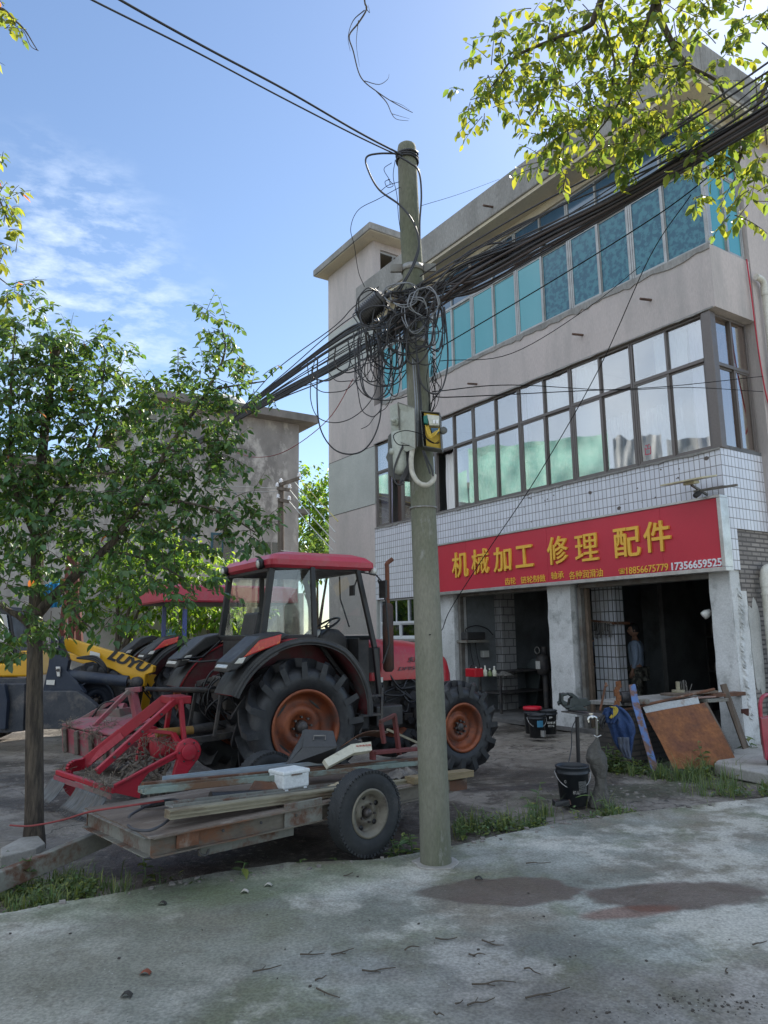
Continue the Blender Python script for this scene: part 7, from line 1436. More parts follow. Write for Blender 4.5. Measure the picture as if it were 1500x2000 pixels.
mb = MB(); mb.lathe([(0, -.16), (.11, -.14), (.14, 0), (.14, .2), (.10, .28), (0, .3)], (c0.x, c0.y + .05, .92), n=20); mb.build('motor', m_iron, gd); mb = MB(); mb.box((c0.x - .06, c0.y + .19, .90), (c0.x + .06, c0.y + .205, 1.06)); mb.build('label', m_lamp, gd); mb = MB(); mb.tube([Vector((c0.x + .07 * cos(t), c0.y + .2, 1.28 + .07 * sin(t))) for t in [2 * pi * k / 16 for k in range(17)]], .012, 6); mb.build('hand_wheel', m_guide, gd)
# wrench rack on the tiled column
wr = thing('wrench_rack', 'steel rack bar hung with wrenches across the white tiled column', 'tool rack', BF)
r0, r1 = BP(1132, 1211, .72), BP(1198, 1217, .72); mb = MB(); mb.bar((r0.x, -.72, r0.z), (r1.x, -.72, r1.z), .03, .05); mb.bar((r1.x, -.72, r1.z), (r1.x, -1.15, r1.z), .03, .05); mb.build('rack_bar', m_rust, wr)
rw = random.Random(4)
for k in range(24):
    t = .28 + .70 * k / 24; x = r0.x + (r1.x - r0.x) * t; z = r0.z + (r1.z - r0.z) * t; ln = rw.uniform(.13, .30); wn = thing('wrench', 'steel wrench hanging from the rack on the tiled column', 'wrench', BF, 'wrenches hanging on the rack')
    mb = MB(); mb.bar((x, -.69, z - .03), (x + rw.uniform(-.01, .01), -.69, z - ln), .020, .008, (0, 1, 0)); mb.lathe([(.008, -.004), (.020, -.004), (.020, .004), (.008, .004)], (x, -.69, z - .03), (0, 1, 0), 10, closed=True); mb.obox((x, -.69, z - ln), (.016, 0, 0), (0, .004, 0), (0, 0, .014)); mb.build('shaft', rw.choice([m_steel, m_guide, m_iron]), wn)
# dark racks of parts along the back of the right room
for i, (a0, a1, zt_) in enumerate(((.5, 2.4, 1.25), (2.5, 3.2, 1.5))):
    sk = thing('parts_shelf', 'dark shelf crowded with parts at the back of the right room' if i == 0 else 'taller dark shelf behind the man in the pale shirt', 'shelf', BF); mb = MB()
    for z in (.3, .8, zt_): mb.box((a0, -4.6, z), (a1, -4.1, z + .03))
    for x in (a0, a1 - .04): mb.box((x, -4.6, .03), (x + .04, -4.1, zt_ + .3))
    mb.build('shelf_frame', m_iron, sk); mb = MB()
    for k in range(34): x = rw.uniform(a0 + .1, a1 - .1); z = rw.choice([.33, .83, zt_ + .03]); h_ = rw.uniform(.06, .28); s_ = rw.uniform(.04, .10); (mb.box((x - s_, -4.35 - s_, z), (x + s_, -4.35 + s_, z + h_)) if rw.random() < .5 else mb.cyl((x, -4.3, z), (x, -4.3, z + h_), s_ * .8, n=10))
    tag(mb.build('parts', mat('dark_parts', (.10, .09, .085), .6, .2, col2=(.22, .19, .16), scale=6), sk), kind='stuff')
bfcable('cable slung across the back wall of the right room', [Vector((2.6, -4.0, 2.35)), Vector((1.8, -4.0, 2.2)), Vector((.9, -4.0, 2.3))], .01)
lp = thing('door_lamp', 'white round lamp bracketed inside the right door jamb', 'lamp', BF); c0 = BP(1380, 1199, .12); mb = MB(); mb.lathe([(0, -.07), (.04, -.07), (.065, .0), (.06, .06), (0, .07)], c0, (.5, .6, -.5), 18); mb.build('shade', m_lamp, lp); mb = MB(); mb.cyl(c0, (.37, c0.y, c0.z + .04), .012, n=8); mb.build('arm', m_guide, lp)
# lit work lamp in the dark room
wl = thing('work_lamp', 'small glaring white lamp lit in the dark left of the tiled column', 'lamp', BF); c0 = BP(1139, 1257, 1.3); mb = MB(); mb.lathe([(0, -.03), (.025, -.02), (.035, 0), (.025, .025), (0, .03)], c0, n=14); mb.build('bulb', mat('lit_bulb', (1, 1, .95), .5, fine=0, emit=(1, .97, .9, 9)), wl); mb = MB(); mb.cyl(c0 + Vector((0, 0, .03)), c0 + Vector((.02, -.02, .5)), .006, n=6); mb.build('cord', m_frame, wl)

# ------------------------------------------------------------------ two men working inside
m_skin = mat('skin', (.33, .19, .13), .55, col2=(.28, .15, .10), scale=8, fine=.04); m_hair = mat('black_hair', (.012, .011, .011), .6)
def person(label, loc, rz, shirt, trousers, arm_l, arm_r, head_turn=0.0, sleeve='long'):
    root = thing('person', label, 'person', loc=loc, rz=rz)
    # one continuous body: skin-modifier skeleton; x right of the person, -y forward
    J = {}; E = []; Rd = {}
    def j(n, p, r, par=None):
        J[n] = Vector(p); Rd[n] = r
        if par: E.append((par, n))
    j('pelvis', (0, 0, .93), .135); j('waist', (0, .0, 1.08), .125, 'pelvis'); j('chest', (0, .0, 1.28), .145, 'waist'); j('shoulder_base', (0, .01, 1.42), .11, 'chest'); j('neck', (0, .0, 1.49), .055, 'shoulder_base'); j('neck_top', (0, -.01, 1.54), .052, 'neck')
    for s, nm in ((1, 'r'), (-1, 'l')):
        j('hip' + nm, (s * .09, 0, .88), .10, 'pelvis'); j('knee' + nm, (s * .10, -.02, .48), .062, 'hip' + nm); j('ankle' + nm, (s * .11, .02, .09), .042, 'knee' + nm); j('toe' + nm, (s * .12, -.14, .035), .035, 'ankle' + nm)
        A = arm_r if s > 0 else arm_l
        j('sh' + nm, (s * .165, 0, 1.40), .062, 'shoulder_base'); j('el' + nm, A[0], .043, 'sh' + nm); j('wr' + nm, A[1], .027, 'el' + nm)
    names = list(J); me = bpy.data.meshes.new('body'); me.from_pydata([J[n] for n in names], [(names.index(a), names.index(b)) for a, b in E], [])
    o = bpy.data.objects.new('body', me); COL.objects.link(o); o.parent = root; me.materials.append(m_skin)
    md = o.modifiers.new('skin', 'SKIN'); md.use_smooth_shade = True
    lay_ = me.skin_vertices[0].data if me.skin_vertices else None
    if lay_ is None:
        bm = bmesh.new(); bm.from_mesh(me); bm.verts.layers.skin.verify(); bm.to_mesh(me); bm.free(); lay_ = me.skin_vertices[0].data
    for i, n in enumerate(names): r = Rd[n]; lay_[i].radius = (r * (1.25 if n in ('chest', 'waist', 'pelvis', 'shoulder_base') else 1), r * (.85 if n in ('chest', 'waist', 'pelvis') else 1)); lay_[i].use_root = (n == 'pelvis')
    o.modifiers.new('sub', 'SUBSURF').levels = 2; o.modifiers['sub'].render_levels = 2
    # clothes follow the same skeleton, slightly fuller
    def garment(nm, keep, m, grow, cut=None):
        idx = [n for n in names if n in keep]; me2 = bpy.data.meshes.new(nm); me2.from_pydata([J[n] if not (cut and n in cut) else J[cut[n][0]].lerp(J[n], cut[n][1]) for n in idx], [(idx.index(a), idx.index(b)) for a, b in E if a in idx and b in idx], [])
        bm = bmesh.new(); bm.from_mesh(me2); bm.verts.layers.skin.verify(); bm.to_mesh(me2); bm.free()
        g = bpy.data.objects.new(nm, me2); COL.objects.link(g); g.parent = root; me2.materials.append(m)
        for i, n in enumerate(idx):
            r = Rd[n] + grow; me2.skin_vertices[0].data[i].radius = (r * (1.25 if n in ('chest', 'waist', 'pelvis', 'shoulder_base') else 1), r * (.9 if n in ('chest', 'waist', 'pelvis') else 1)); me2.skin_vertices[0].data[i].use_root = (n == idx[0])
        g.modifiers.new('skin', 'SKIN').use_smooth_shade = True; g.modifiers.new('sub', 'SUBSURF').levels = 2; g.modifiers['sub'].render_levels = 2
        tx = bpy.data.textures.new(nm + '_folds', 'CLOUDS'); tx.noise_scale = .09; dm = g.modifiers.new('folds', 'DISPLACE'); dm.texture = tx; dm.strength = .03; dm.mid_level = .5
    garment('trousers', ['pelvis', 'hipr', 'hipl', 'kneer', 'kneel', 'ankler', 'anklel'], trousers, .022)
    garment('shirt', ['chest', 'waist', 'pelvis', 'shoulder_base', 'shr', 'shl', 'elr', 'ell'] + (['wrr', 'wrl'] if sleeve == 'long' else []), shirt, .020, {'elr': ('shr', .9), 'ell': ('shl', .9)} if sleeve != 'long' else {'wrr': ('elr', .85), 'wrl': ('ell', .85)})
    # head
    hd_ = MB(); K, Jn = 24, 18; vs = []; Rz = Matrix.Rotation(head_turn, 3, 'Z'); hc = Vector((0, -.015, 1.635))
    for jj in range(Jn + 1):
        ph = pi * jj / Jn
        for k in range(K):
            th = 2 * pi * k / K; x = sin(ph) * cos(th) * .076; y = sin(ph) * sin(th) * .098; z = cos(ph) * .118
            if z < 0: x *= 1 + z * 1.9; y *= 1 + z * 1.2
            if sin(th) < -.5 and z < .02: y -= .006
            fz = max(0, 1 - abs(x) / .018) * max(0, 1 - abs(z + .015) / .035) if y < -.05 else 0; y -= .024 * fz
            ez_ = max(0, 1 - abs(abs(x) - .032) / .018) * max(0, 1 - abs(z - .012) / .016) if y < -.05 else 0; y += .009 * ez_
            mz = max(0, 1 - abs(x) / .028) * max(0, 1 - abs(z + .062) / .014) if y < -.04 else 0; y -= .006 * mz
            vs.append(hc + Rz @ Vector((x, y, z)))
    hd_.add(vs, [(j_ * K + k, (j_ + 1) * K + k, (j_ + 1) * K + (k + 1) % K, j_ * K + (k + 1) % K) for j_ in range(Jn) for k in range(K)], True)
    for s in (-1, 1): hd_.lathe([(0, -.006), (.018, -.004), (.020, .004), (0, .006)], hc + Rz @ Vector((s * .078, .008, -.005)), Rz @ Vector((s, .3, 0)), 12)
    head = hd_.build('head', m_skin, root)
    for s in (-1, 1): mb = MB(); mb.lathe([(0, -.008), (.009, -.004), (.009, .004), (0, .008)], hc + Rz @ Vector((s * .032, -.086, .012)), (0, 0, 1), 10); mb.build('eye', m_hair, head)
    mb = MB(); mb.bar(hc + Rz @ Vector((-.022, -.093, -.062)), hc + Rz @ Vector((.022, -.093, -.062)), .004, .004); mb.build('mouth', mat('lips', (.22, .09, .07), .5), head)
    mb = MB(); vs = []
    for jj in range(10):
        ph = pi * .60 * jj / 9
        for k in range(K):
            th = 2 * pi * k / K; f_ = 1.0 if sin(th) > -.35 else .55
            p2 = ph * f_; vs.append(hc + Rz @ Vector((sin(p2) * cos(th) * .083, sin(p2) * sin(th) * .106 + .004, cos(p2) * .127 + .004)))
    mb.add(vs, [(j_ * K + k, (j_ + 1) * K + k, (j_ + 1) * K + (k + 1) % K, j_ * K + (k + 1) % K) for j_ in range(9) for k in range(K)], True); mb.build('hair', m_hair, head)
    # hands with five bent fingers, shoes
    for s, A in ((1, arm_r), (-1, arm_l)):
        w_ = Vector(A[1]); d = (w_ - Vector(A[0])).normalized(); sd_ = d.cross(Vector((s, 0, 0))).normalized(); pn = d.cross(sd_).normalized(); mb = MB()
        mb.tube([w_ - d * .02, w_ + d * .02, w_ + d * .06, w_ + d * .085], 0, 10, rs=[.024, .030, .036, .030])
        for f_, (o_f, ln, r_) in enumerate(((-.027, .055, .0075), (-.009, .068, .0085), (.009, .072, .0085), (.027, .064, .008))):
            b_ = w_ + d * .075 + sd_ * o_f; mb.tube([b_, b_ + d * ln * .45 + pn * .006 * s, b_ + d * ln * .8 + pn * .02 * s, b_ + d * ln * .95 + pn * .036 * s], 0, 7, rs=[r_, r_, r_ * .9, r_ * .6])
        b_ = w_ + d * .025 - sd_ * .028; mb.tube([b_, b_ + d * .03 - sd_ * .018 + pn * .01 * s, b_ + d * .055 - sd_ * .016 + pn * .022 * s], 0, 7, rs=[.011, .010, .007]); mb.build('hand', m_skin, root)
        mb = MB(); mb.tube([(s * .11, .06, .035), (s * .112, .0, .045), (s * .118, -.10, .038), (s * .122, -.17, .03)], 0, 12, rs=[.038, .045, .043, .028]); mb.build('shoe', m_frame, root)
    return root
m_sh1 = mat('pale_blue_shirt', (.26, .33, .44), .85, col2=(.20, .26, .36), scale=4, bump=.2); m_sh2 = mat('navy_shirt', (.03, .045, .08), .85)
m_camo = mat('camouflage_trousers', (.10, .10, .08), .9, col2=(.035, .035, .03), scale=14, lo=.46, hi=.54, detail=2, dirt=(.20, .17, .14), dscale=18, dlo=.56, dhi=.6); m_dk = mat('dark_trousers', (.02, .022, .03), .9)
p1w = BF.w(BP(1246, 1330, 1.6)); p2w = BF.w(BP(1148, 1330, 1.55))
fw_dir = atan2(-VFAC.x, VFAC.y)   # rotation that turns +y to VFAC
person('man in pale blue shirt and camouflage trousers standing inside right of the tiled column', (p1w.x, p1w.y, .03), fw_dir + pi + .5, m_sh1, m_camo, ((-.23, .04, 1.14), (-.22, -.03, .90)), ((.23, .03, 1.14), (.22, -.05, .90)), .3, 'long')
person('man in dark shirt in the shadow left of the tiled column', (p2w.x, p2w.y, .03), fw_dir + pi - .8, m_sh2, m_dk, ((-.22, -.06, 1.15), (-.12, -.28, 1.18)), ((.22, -.06, 1.15), (.12, -.28, 1.20)), 0, 'long')
# curtains behind the bronze band
def curtain(label, a0, a1, z0, z1, m, y=-.17, folds=9, amp=.02, group=None):
    nu = 40; mb = MB(); sd_ = R.uniform(0, 9)
    mb.grid(lambda s, t: Vector((a0 + (a1 - a0) * s, y + amp * sin(s * folds * 2 * pi + noise.noise(Vector((s * 3, t * 2, sd_))) * 3) + amp * .5 * noise.noise(Vector((s * 8, t * 3, sd_))), z0 + (z1 - z0) * t + .04 * noise.noise(Vector((s * 6, 0, sd_))) * t)), nu, 14)
    o = mb.build('curtain', m); o.matrix_world = BF.mat(); return tag(o, label, 'curtain', group)
m_sheer = mat('lavender_sheer', (.74, .70, .86), .9, col2=(.64, .60, .76), scale=3, fine=0); m_white_c = mat('white_sheer', (.84, .84, .82), .9, fine=0)
m_plast = mat('silvery_plastic_sheet', (.20, .22, .26), .22, col2=(.45, .48, .52), scale=7, lo=.5, hi=.72, fine=0, spec=.9, bump=.9, bscale=9, stretch=(2, 2, .4)); m_net = mat('green_netting', (.30, .58, .50), .8, col2=(.44, .68, .60), scale=4)
curtain('lavender curtain at the right end of the bronze windows', .14, .45, 4.36, 6.38, m_sheer, folds=6)
curtain('silvery plastic sheet hung low behind the second bronze window from the right', .65, 1.42, 4.34, 5.25, m_plast, folds=4, amp=.035)
curtain('crumpled silver plastic sheet behind the third bronze window from the right', 1.52, 2.2, 4.34, 5.3, m_plast, folds=3, amp=.04)
curtain('plain white blind filling the pane left of the plastic sheets', 2.22, 2.80, 4.34, 5.66, m_white_c, folds=1, amp=.004, y=-.14)
curtain('pale green netting behind the lower middle panes', 2.86, 4.1, 4.34, 5.2, m_net, folds=7)
curtain('green netting hung over a line in the middle of the bronze band', 4.2, 5.5, 4.34, 5.35, m_net, folds=9)
curtain('lavender curtain in the upper pane near the middle', 3.6, 4.05, 5.74, 6.38, m_sheer, folds=5)
curtain('lavender curtain beside the middle post of the bronze band', 4.2, 4.55, 5.0, 6.38, m_sheer, folds=4, y=-.36)
curtain('white sheer behind the pane right of the utility pole', 6.0, 6.8, 4.34, 5.66, m_white_c, folds=8, y=-.30)
curtain('white sheer across the upper panes right of the middle post', 2.9, 3.5, 5.74, 6.38, m_white_c, folds=6)
curtain('white sheer across the upper pane over the plain blind', 2.2, 2.78, 5.74, 6.38, m_white_c, folds=5)
curtain('white sheer in the upper panes nearest the corner curtain', .5, 1.1, 5.74, 6.38, m_white_c, folds=5)
curtain('lavender sheer in the leftmost bronze window', 8.8, 9.28, 4.36, 6.38, m_sheer, folds=7)
curtain('white sheer half drawn left of the utility pole', 8.22, 8.7, 5.74, 6.38, m_white_c, folds=7)
bbox('brown_door_panel', mat('brown_panel', (.09, .055, .045), .6), [((8.24, -.32, 4.36), (8.72, -.28, 5.66)), ((5.56, -.40, 4.36), (5.98, -.36, 5.0))])
# sheers in the side window (facing right)
mb = MB(); mb.grid(lambda s, t: Vector((.30 + .02 * sin(s * 60), -.16 - .84 * s, 4.36 + 2.0 * t)), 60, 6); o = mb.build('curtain', mat('beige_sheer', (.48, .40, .36), .9)); o.matrix_world = BF.mat(); tag(o, 'beige sheer curtain in the brown side window at the corner', 'curtain')
# small red paper cut on the glass
pp = thing('paper_cut', 'small red paper cut stuck on the pane above the sign\'s right part', 'decoration', BF); mb = MB()
c0 = BF.on(1265, 880, 1, -.06)
for (dx, dz, w_, h_) in ((-.05, 0, .012, .12), (.05, 0, .012, .12), (0, -.06, .11, .014), (0, .03, .07, .012), (0, .07, .012, .05), (-.03, .09, .03, .012), (.03, .09, .03, .012)): mb.box((c0.x + dx - w_ / 2, -.066, c0.z + dz - h_ / 2), (c0.x + dx + w_ / 2, -.064, c0.z + dz + h_ / 2))
mb.build('red_paper', mat('red_paper', (.5, .03, .08), .7), pp)
# ------------------------------------------------------------------ foliage
def leafmat(name, base, trans, amt, rough=.38):
    m = bpy.data.materials.new(name); m.use_nodes = True; nt = m.node_tree; nt.nodes.clear(); L = nt.links.new
    out = N(nt, 'ShaderNodeOutputMaterial'); b = N(nt, 'ShaderNodeBsdfPrincipled'); t = N(nt, 'ShaderNodeBsdfTranslucent'); x = N(nt, 'ShaderNodeMixShader'); x.inputs[0].default_value = amt
    at = N(nt, 'ShaderNodeAttribute'); at.attribute_name = 'tint'
    for tgt, c in ((b.inputs['Base Color'], base), (t.inputs[0], trans)):
        q = N(nt, 'ShaderNodeMix', data_type='RGBA', blend_type='MULTIPLY'); q.inputs['Factor'].default_value = 1; q.inputs['A'].default_value = (*c, 1); L(at.outputs['Color'], q.inputs['B']); L(q.outputs['Result'], tgt)
    b.inputs['Roughness'].default_value = rough; L(b.outputs[0], x.inputs[1]); L(t.outputs[0], x.inputs[2]); L(x.outputs[0], out.inputs[0]); return m
m_leaf = leafmat('camphor_leaf', (.062, .135, .05), (.22, .36, .06), .34)
m_leaf2 = leafmat('sunlit_leaf', (.075, .13, .035), (.32, .40, .05), .5)
m_leaf3 = leafmat('bush_leaf', (.07, .14, .025), (.30, .50, .05), .5, .45)
m_weed = leafmat('weed_leaf', (.115, .165, .07), (.19, .29, .07), .35, .5)
m_bark = mat('ridged_bark', (.12, .095, .07), .92, col2=(.05, .04, .032), scale=9, lo=.42, hi=.58, bump=1.6, bscale=22, stretch=(2.2, 2.2, .35), dirt=(.13, .12, .10), dscale=5, dlo=.6, dhi=.75)
m_twig = mat('thin_twig', (.09, .07, .05), .85, col2=(.05, .04, .03), scale=9)
def add_leaf(mb, p, d, up, ln, wd, tint, curl=.18):
    d = d.normalized(); s = d.cross(up); s = s.normalized() if s.length > 1e-4 else d.orthogonal().normalized(); u = s.cross(d).normalized()
    c = -curl * ln
    v = [p, p + d * ln * .34 + s * wd * .5 + u * .10 * wd, p + d * ln * .68 + s * wd * .40 + u * (c * .35 + .1 * wd), p + d * ln + u * c, p + d * ln * .68 - s * wd * .40 + u * (c * .35 + .1 * wd), p + d * ln * .34 - s * wd * .5 + u * .10 * wd, p + d * ln * .5 - u * .08 * wd + u * c * .25]
    mb.add(v, [(0, 1, 6), (1, 2, 6), (2, 3, 6), (3, 4, 6), (4, 5, 6), (5, 0, 6)], True)
    mb.c += [tint] * 7
def tintf(r, red=.015, yel=.1):
    k = r.uniform(.65, 1.35); t = [k * r.uniform(.85, 1.15), k, k * r.uniform(.8, 1.2)]
    q = r.random()
    if q < red: t = [4.5, .9, 1.2]
    elif q < red + yel: t = [1.7 * k, 1.35 * k, .9 * k]
    return t
def crown(name, clusters, m, parent, seed, leaf=.078, wd=.40, twl=.30, perleaf=9, twigs=True, red=.01, yel=.1, droop=.55, dens=1.0, up=.25):
    """leafy twigs gathered in uneven clusters: (x, y, z, radius, number of twigs)"""
    r = random.Random(seed); mb = MB(); mb.c = []; tb = MB()
    for (c, rad, n) in clusters:
        c = Vector(c)
        for i in range(int(n * dens)):
            dv = Vector((r.gauss(0, 1), r.gauss(0, 1), r.gauss(0, 1))).normalized(); rr_ = rad * r.random() ** .45
            p = c + Vector((dv.x * rr_, dv.y * rr_, dv.z * rr_ * .85)); d = (dv * .8 + Vector((r.gauss(0, .5), r.gauss(0, .5), r.gauss(up, .4)))).normalized()
            L_ = twl * r.uniform(.6, 1.25); path = []; q = p.copy(); dd = d.copy(); K = 5
            for k in range(K + 1): path.append(q.copy()); q += dd * L_ / K; dd = (dd + Vector((0, 0, -.10))).normalized()
            if twigs: tb.tube(path, 0, 4, caps=False, rs=[.0035 * (1 - .6 * k / K) for k in range(K + 1)])
            nl = max(3, int(perleaf * r.uniform(.7, 1.3)))
            for k in range(nl):
                t = .12 + .88 * (k + r.random() * .5) / nl; f = t * K; i0 = min(int(f), K - 1); b = path[i0].lerp(path[i0 + 1], f - i0)
                side = dd.cross(Vector((0, 0, 1))); side = side.normalized() if side.length > .01 else Vector((1, 0, 0))
                s = (1 if k % 2 else -1); ld = side * s * r.uniform(.5, 1.1) + dd * r.uniform(.2, .8) + Vector((0, 0, -droop * r.uniform(.2, 1.6))) + Vector((r.gauss(0, .3), r.gauss(0, .3), 0))
                l_ = leaf * r.uniform(.6, 1.2); add_leaf(mb, b + ld.normalized() * .008, ld, Vector((r.gauss(0, .4), r.gauss(0, .4), 1)), l_, l_ * wd * r.uniform(.85, 1.15), tintf(r, red, yel), r.uniform(.02, .3))
    o = mb.build(name, m, parent)
    if twigs: tag(tb.build('twigs', m_twig, o), kind='stuff')
    return o
def limb(parent, name, pts, r0, r1, m, k=7, n=10):
    c = catmull(pts, k); N_ = len(c)
    c = [p + Vector((noise.noise(p * 5), noise.noise(p * 5 + Vector((9, 0, 0))), 0)) * .012 for p in c]
    mb = MB(); mb.tube(c, 0, n, rs=[r0 + (r1 - r0) * (i / (N_ - 1)) ** .8 for i in range(N_)]); return mb.build(name, m, parent)
# the young camphor tree at the left
b = G(66, 1640); lt = thing('camphor_tree', 'young leafy camphor tree with a slim straight trunk at the left, branching over the machines', 'tree', loc=(0, 0, 0))
TY = b.y
mb = MB(); tp_ = [Vector((b.x, b.y, -.08)), Vector((b.x, b.y, .05)), P(67, 1480, TY), P(68, 1300, TY), P(70, 1200, TY), P(74, 1060, TY), P(80, 920, TY), P(95, 780, TY), P(110, 680, TY)]
c = catmull(tp_, 10); zt2 = c[-1].z; K = 22; vs = []
for i, p in enumerate(c):
    r_ = .080 * (1 - .62 * max(0, p.z) / zt2) + .012 * max(0, 1 - p.z / .15)
    for k in range(K): a = 2 * pi * k / K; rr_ = r_ * (1 + .10 * noise.noise(Vector((cos(a) * 3, sin(a) * 3, p.z * 1.1))) + .05 * noise.noise(Vector((cos(a) * 9, sin(a) * 9, p.z * 3)))); vs.append(p + Vector((cos(a) * rr_, sin(a) * rr_, 0)))
mb.add(vs, [(i * K + k, i * K + (k + 1) % K, (i + 1) * K + (k + 1) % K, (i + 1) * K + k) for i in range(len(c) - 1) for k in range(K)], True); tk = mb.build('trunk', m_bark, lt)
for pts, r0 in (([P(72, 1200, TY), P(120, 1150, TY - .1), P(175, 1100, TY - .2), P(235, 1040, TY - .2), P(285, 955, TY - .1), P(340, 860, TY), P(400, 770, TY + .1), P(440, 690, TY + .2), P(432, 640, TY + .2)], .05),
                ([P(70, 1235, TY), P(40, 1205, TY - .1), P(0, 1180, TY - .1), P(-60, 1120, TY)], .045), ([P(76, 1040, TY), P(130, 950, TY + .2), P(190, 830, TY + .3), P(205, 700, TY + .3)], .03), ([P(74, 1060, TY), P(30, 950, TY - .2), P(20, 800, TY - .2), P(30, 640, TY - .2)], .03),
                ([P(270, 985, TY - .1), P(350, 980, TY - .3), P(430, 1000, TY - .4), P(500, 1040, TY - .4)], .018), ([P(330, 880, TY), P(400, 880, TY + .1), P(440, 900, TY + .2)], .015), ([P(420, 760, TY + .1), P(480, 750, TY + .2), P(515, 745, TY + .3)], .010), ([P(200, 1075, TY - .2), P(280, 1090, TY - .4), P(360, 1130, TY - .5)], .014), ([P(120, 1150, TY - .1), P(150, 1200, TY - .4), P(180, 1230, TY - .5)], .012)):
    limb(tk, 'branch', pts, r0, .006, m_bark)
CL_ = []
def C3(u, v, Y, rpx, n):
    if u > 320 and (v < 780 or v > 1000): n *= .75
    if u > 150 and v > 1080: n *= .55
    CL_.append((P(u, v, Y), rpx * Y / 1444, n))
for u, v, dy, r_, n in ((20, 590, -.2, 40, 9), (60, 650, -.2, 55, 22), (110, 690, 0, 55, 24), (30, 720, -.3, 60, 26), (90, 760, 0, 60, 28), (180, 690, .3, 45, 17), (215, 720, .3, 50, 20), (225, 790, .2, 50, 20), (160, 790, 0, 60, 26), (20, 810, -.3, 60, 26), (100, 850, -.1, 70, 30), (190, 860, 0, 50, 22),
                       (395, 640, .2, 22, 5), (440, 640, .2, 34, 11), (455, 690, .2, 26, 7), (420, 690, .2, 28, 7), (400, 735, .1, 42, 14), (345, 755, .1, 40, 14), (300, 770, .2, 38, 12), (450, 745, .2, 30, 8), (510, 752, .3, 24, 5), (490, 765, .3, 18, 3), (340, 810, 0, 40, 15), (410, 810, .1, 42, 15), (450, 800, .2, 26, 7), (270, 810, .2, 34, 7),
                       (380, 870, 0, 50, 20), (430, 880, .1, 36, 12), (330, 900, -.1, 50, 20), (260, 905, 0, 48, 16), (400, 940, -.1, 48, 18), (30, 900, -.3, 70, 30), (110, 940, -.1, 70, 30), (190, 940, -.1, 60, 26), (270, 960, -.2, 55, 24), (340, 970, -.2, 50, 20), (430, 985, -.3, 36, 11), (480, 1005, -.4, 32, 9), (505, 1035, -.4, 28, 7), (470, 1040, -.4, 22, 4),
                       (30, 1000, -.3, 70, 30), (110, 1030, -.3, 60, 22), (190, 1020, -.2, 60, 24), (270, 1040, -.3, 55, 20), (350, 1050, -.4, 50, 18), (420, 1060, -.4, 34, 9), (450, 1085, -.4, 24, 5), (20, 1090, -.3, 60, 20), (110, 1120, -.5, 45, 10), (190, 1100, -.4, 52, 14), (270, 1110, -.5, 50, 14), (340, 1120, -.5, 46, 13), (380, 1140, -.5, 36, 9),
                       (20, 1170, -.5, 50, 12), (110, 1190, -.6, 40, 8), (170, 1180, -.6, 48, 11), (240, 1175, -.6, 44, 9), (310, 1170, -.6, 44, 9), (360, 1195, -.6, 30, 6), (20, 1240, -.6, 40, 9), (60, 1265, -.7, 30, 6), (190, 1225, -.7, 26, 3), (-60, 800, -.2, 110, 50), (-70, 1000, -.2, 110, 50), (-50, 640, -.1, 60, 20)):
    C3(u, v, TY + dy, r_, n)
crown('crown', CL_, m_leaf, lt, 5, leaf=.078, wd=.50, twl=.26, perleaf=10, dens=1.45, red=.004)
# the big camphor standing to the right of the viewer; its branches hang into the picture
rt_ = thing('roadside_tree', 'large tree whose backlit yellow green branches hang in at the upper right', 'tree', loc=(0, 0, 0))
c = catmull([Vector((4.6, 1.6, -.1)), Vector((4.6, 1.6, 1)), Vector((4.5, 1.7, 2.6)), Vector((4.2, 1.9, 4.0)), Vector((3.6, 2.2, 5.2)), Vector((3.0, 2.6, 6.2))], 8); mb = MB(); mb.tube(c, 0, 20, rs=[.22 - .12 * i / (len(c) - 1) for i in range(len(c))]); tk2 = mb.build('trunk', m_bark, rt_)
for pts, r0 in (([Vector((4.2, 1.9, 4.0)), P(1600, -300, 3.6), P(1450, -180, 3.9), P(1290, -20, 4.1), P(1310, 80, 4.15), P(1345, 128, 4.2), P(1400, 160, 4.2), P(1430, 230, 4.2)], .05), ([Vector((3.6, 2.2, 5.2)), P(1300, -250, 4.0), P(1170, 10, 4.3), P(1150, 50, 4.35), P(1080, 78, 4.4), P(1010, 110, 4.4), P(950, 180, 4.45)], .035), ([P(1280, -40, 4.1), P(1270, 30, 4.1), P(1240, 110, 4.15), P(1210, 200, 4.2), P(1150, 280, 4.25)], .016), ([P(1170, 10, 4.3), P(1190, 80, 4.3), P(1200, 140, 4.3), P(1180, 240, 4.3)], .010),
                ([P(1345, 128, 4.2), P(1300, 135, 4.2), P(1270, 160, 4.2)], .008), ([P(1700, -80, 3.8), P(1560, 60, 3.9), P(1480, 200, 4.0), P(1440, 320, 4.05), P(1400, 350, 4.1)], .02), ([P(1430, 210, 4.2), P(1440, 260, 4.15), P(1460, 300, 4.1)], .007)):
    limb(tk2, 'branch', pts, r0, .004, m_bark)
CL_ = []
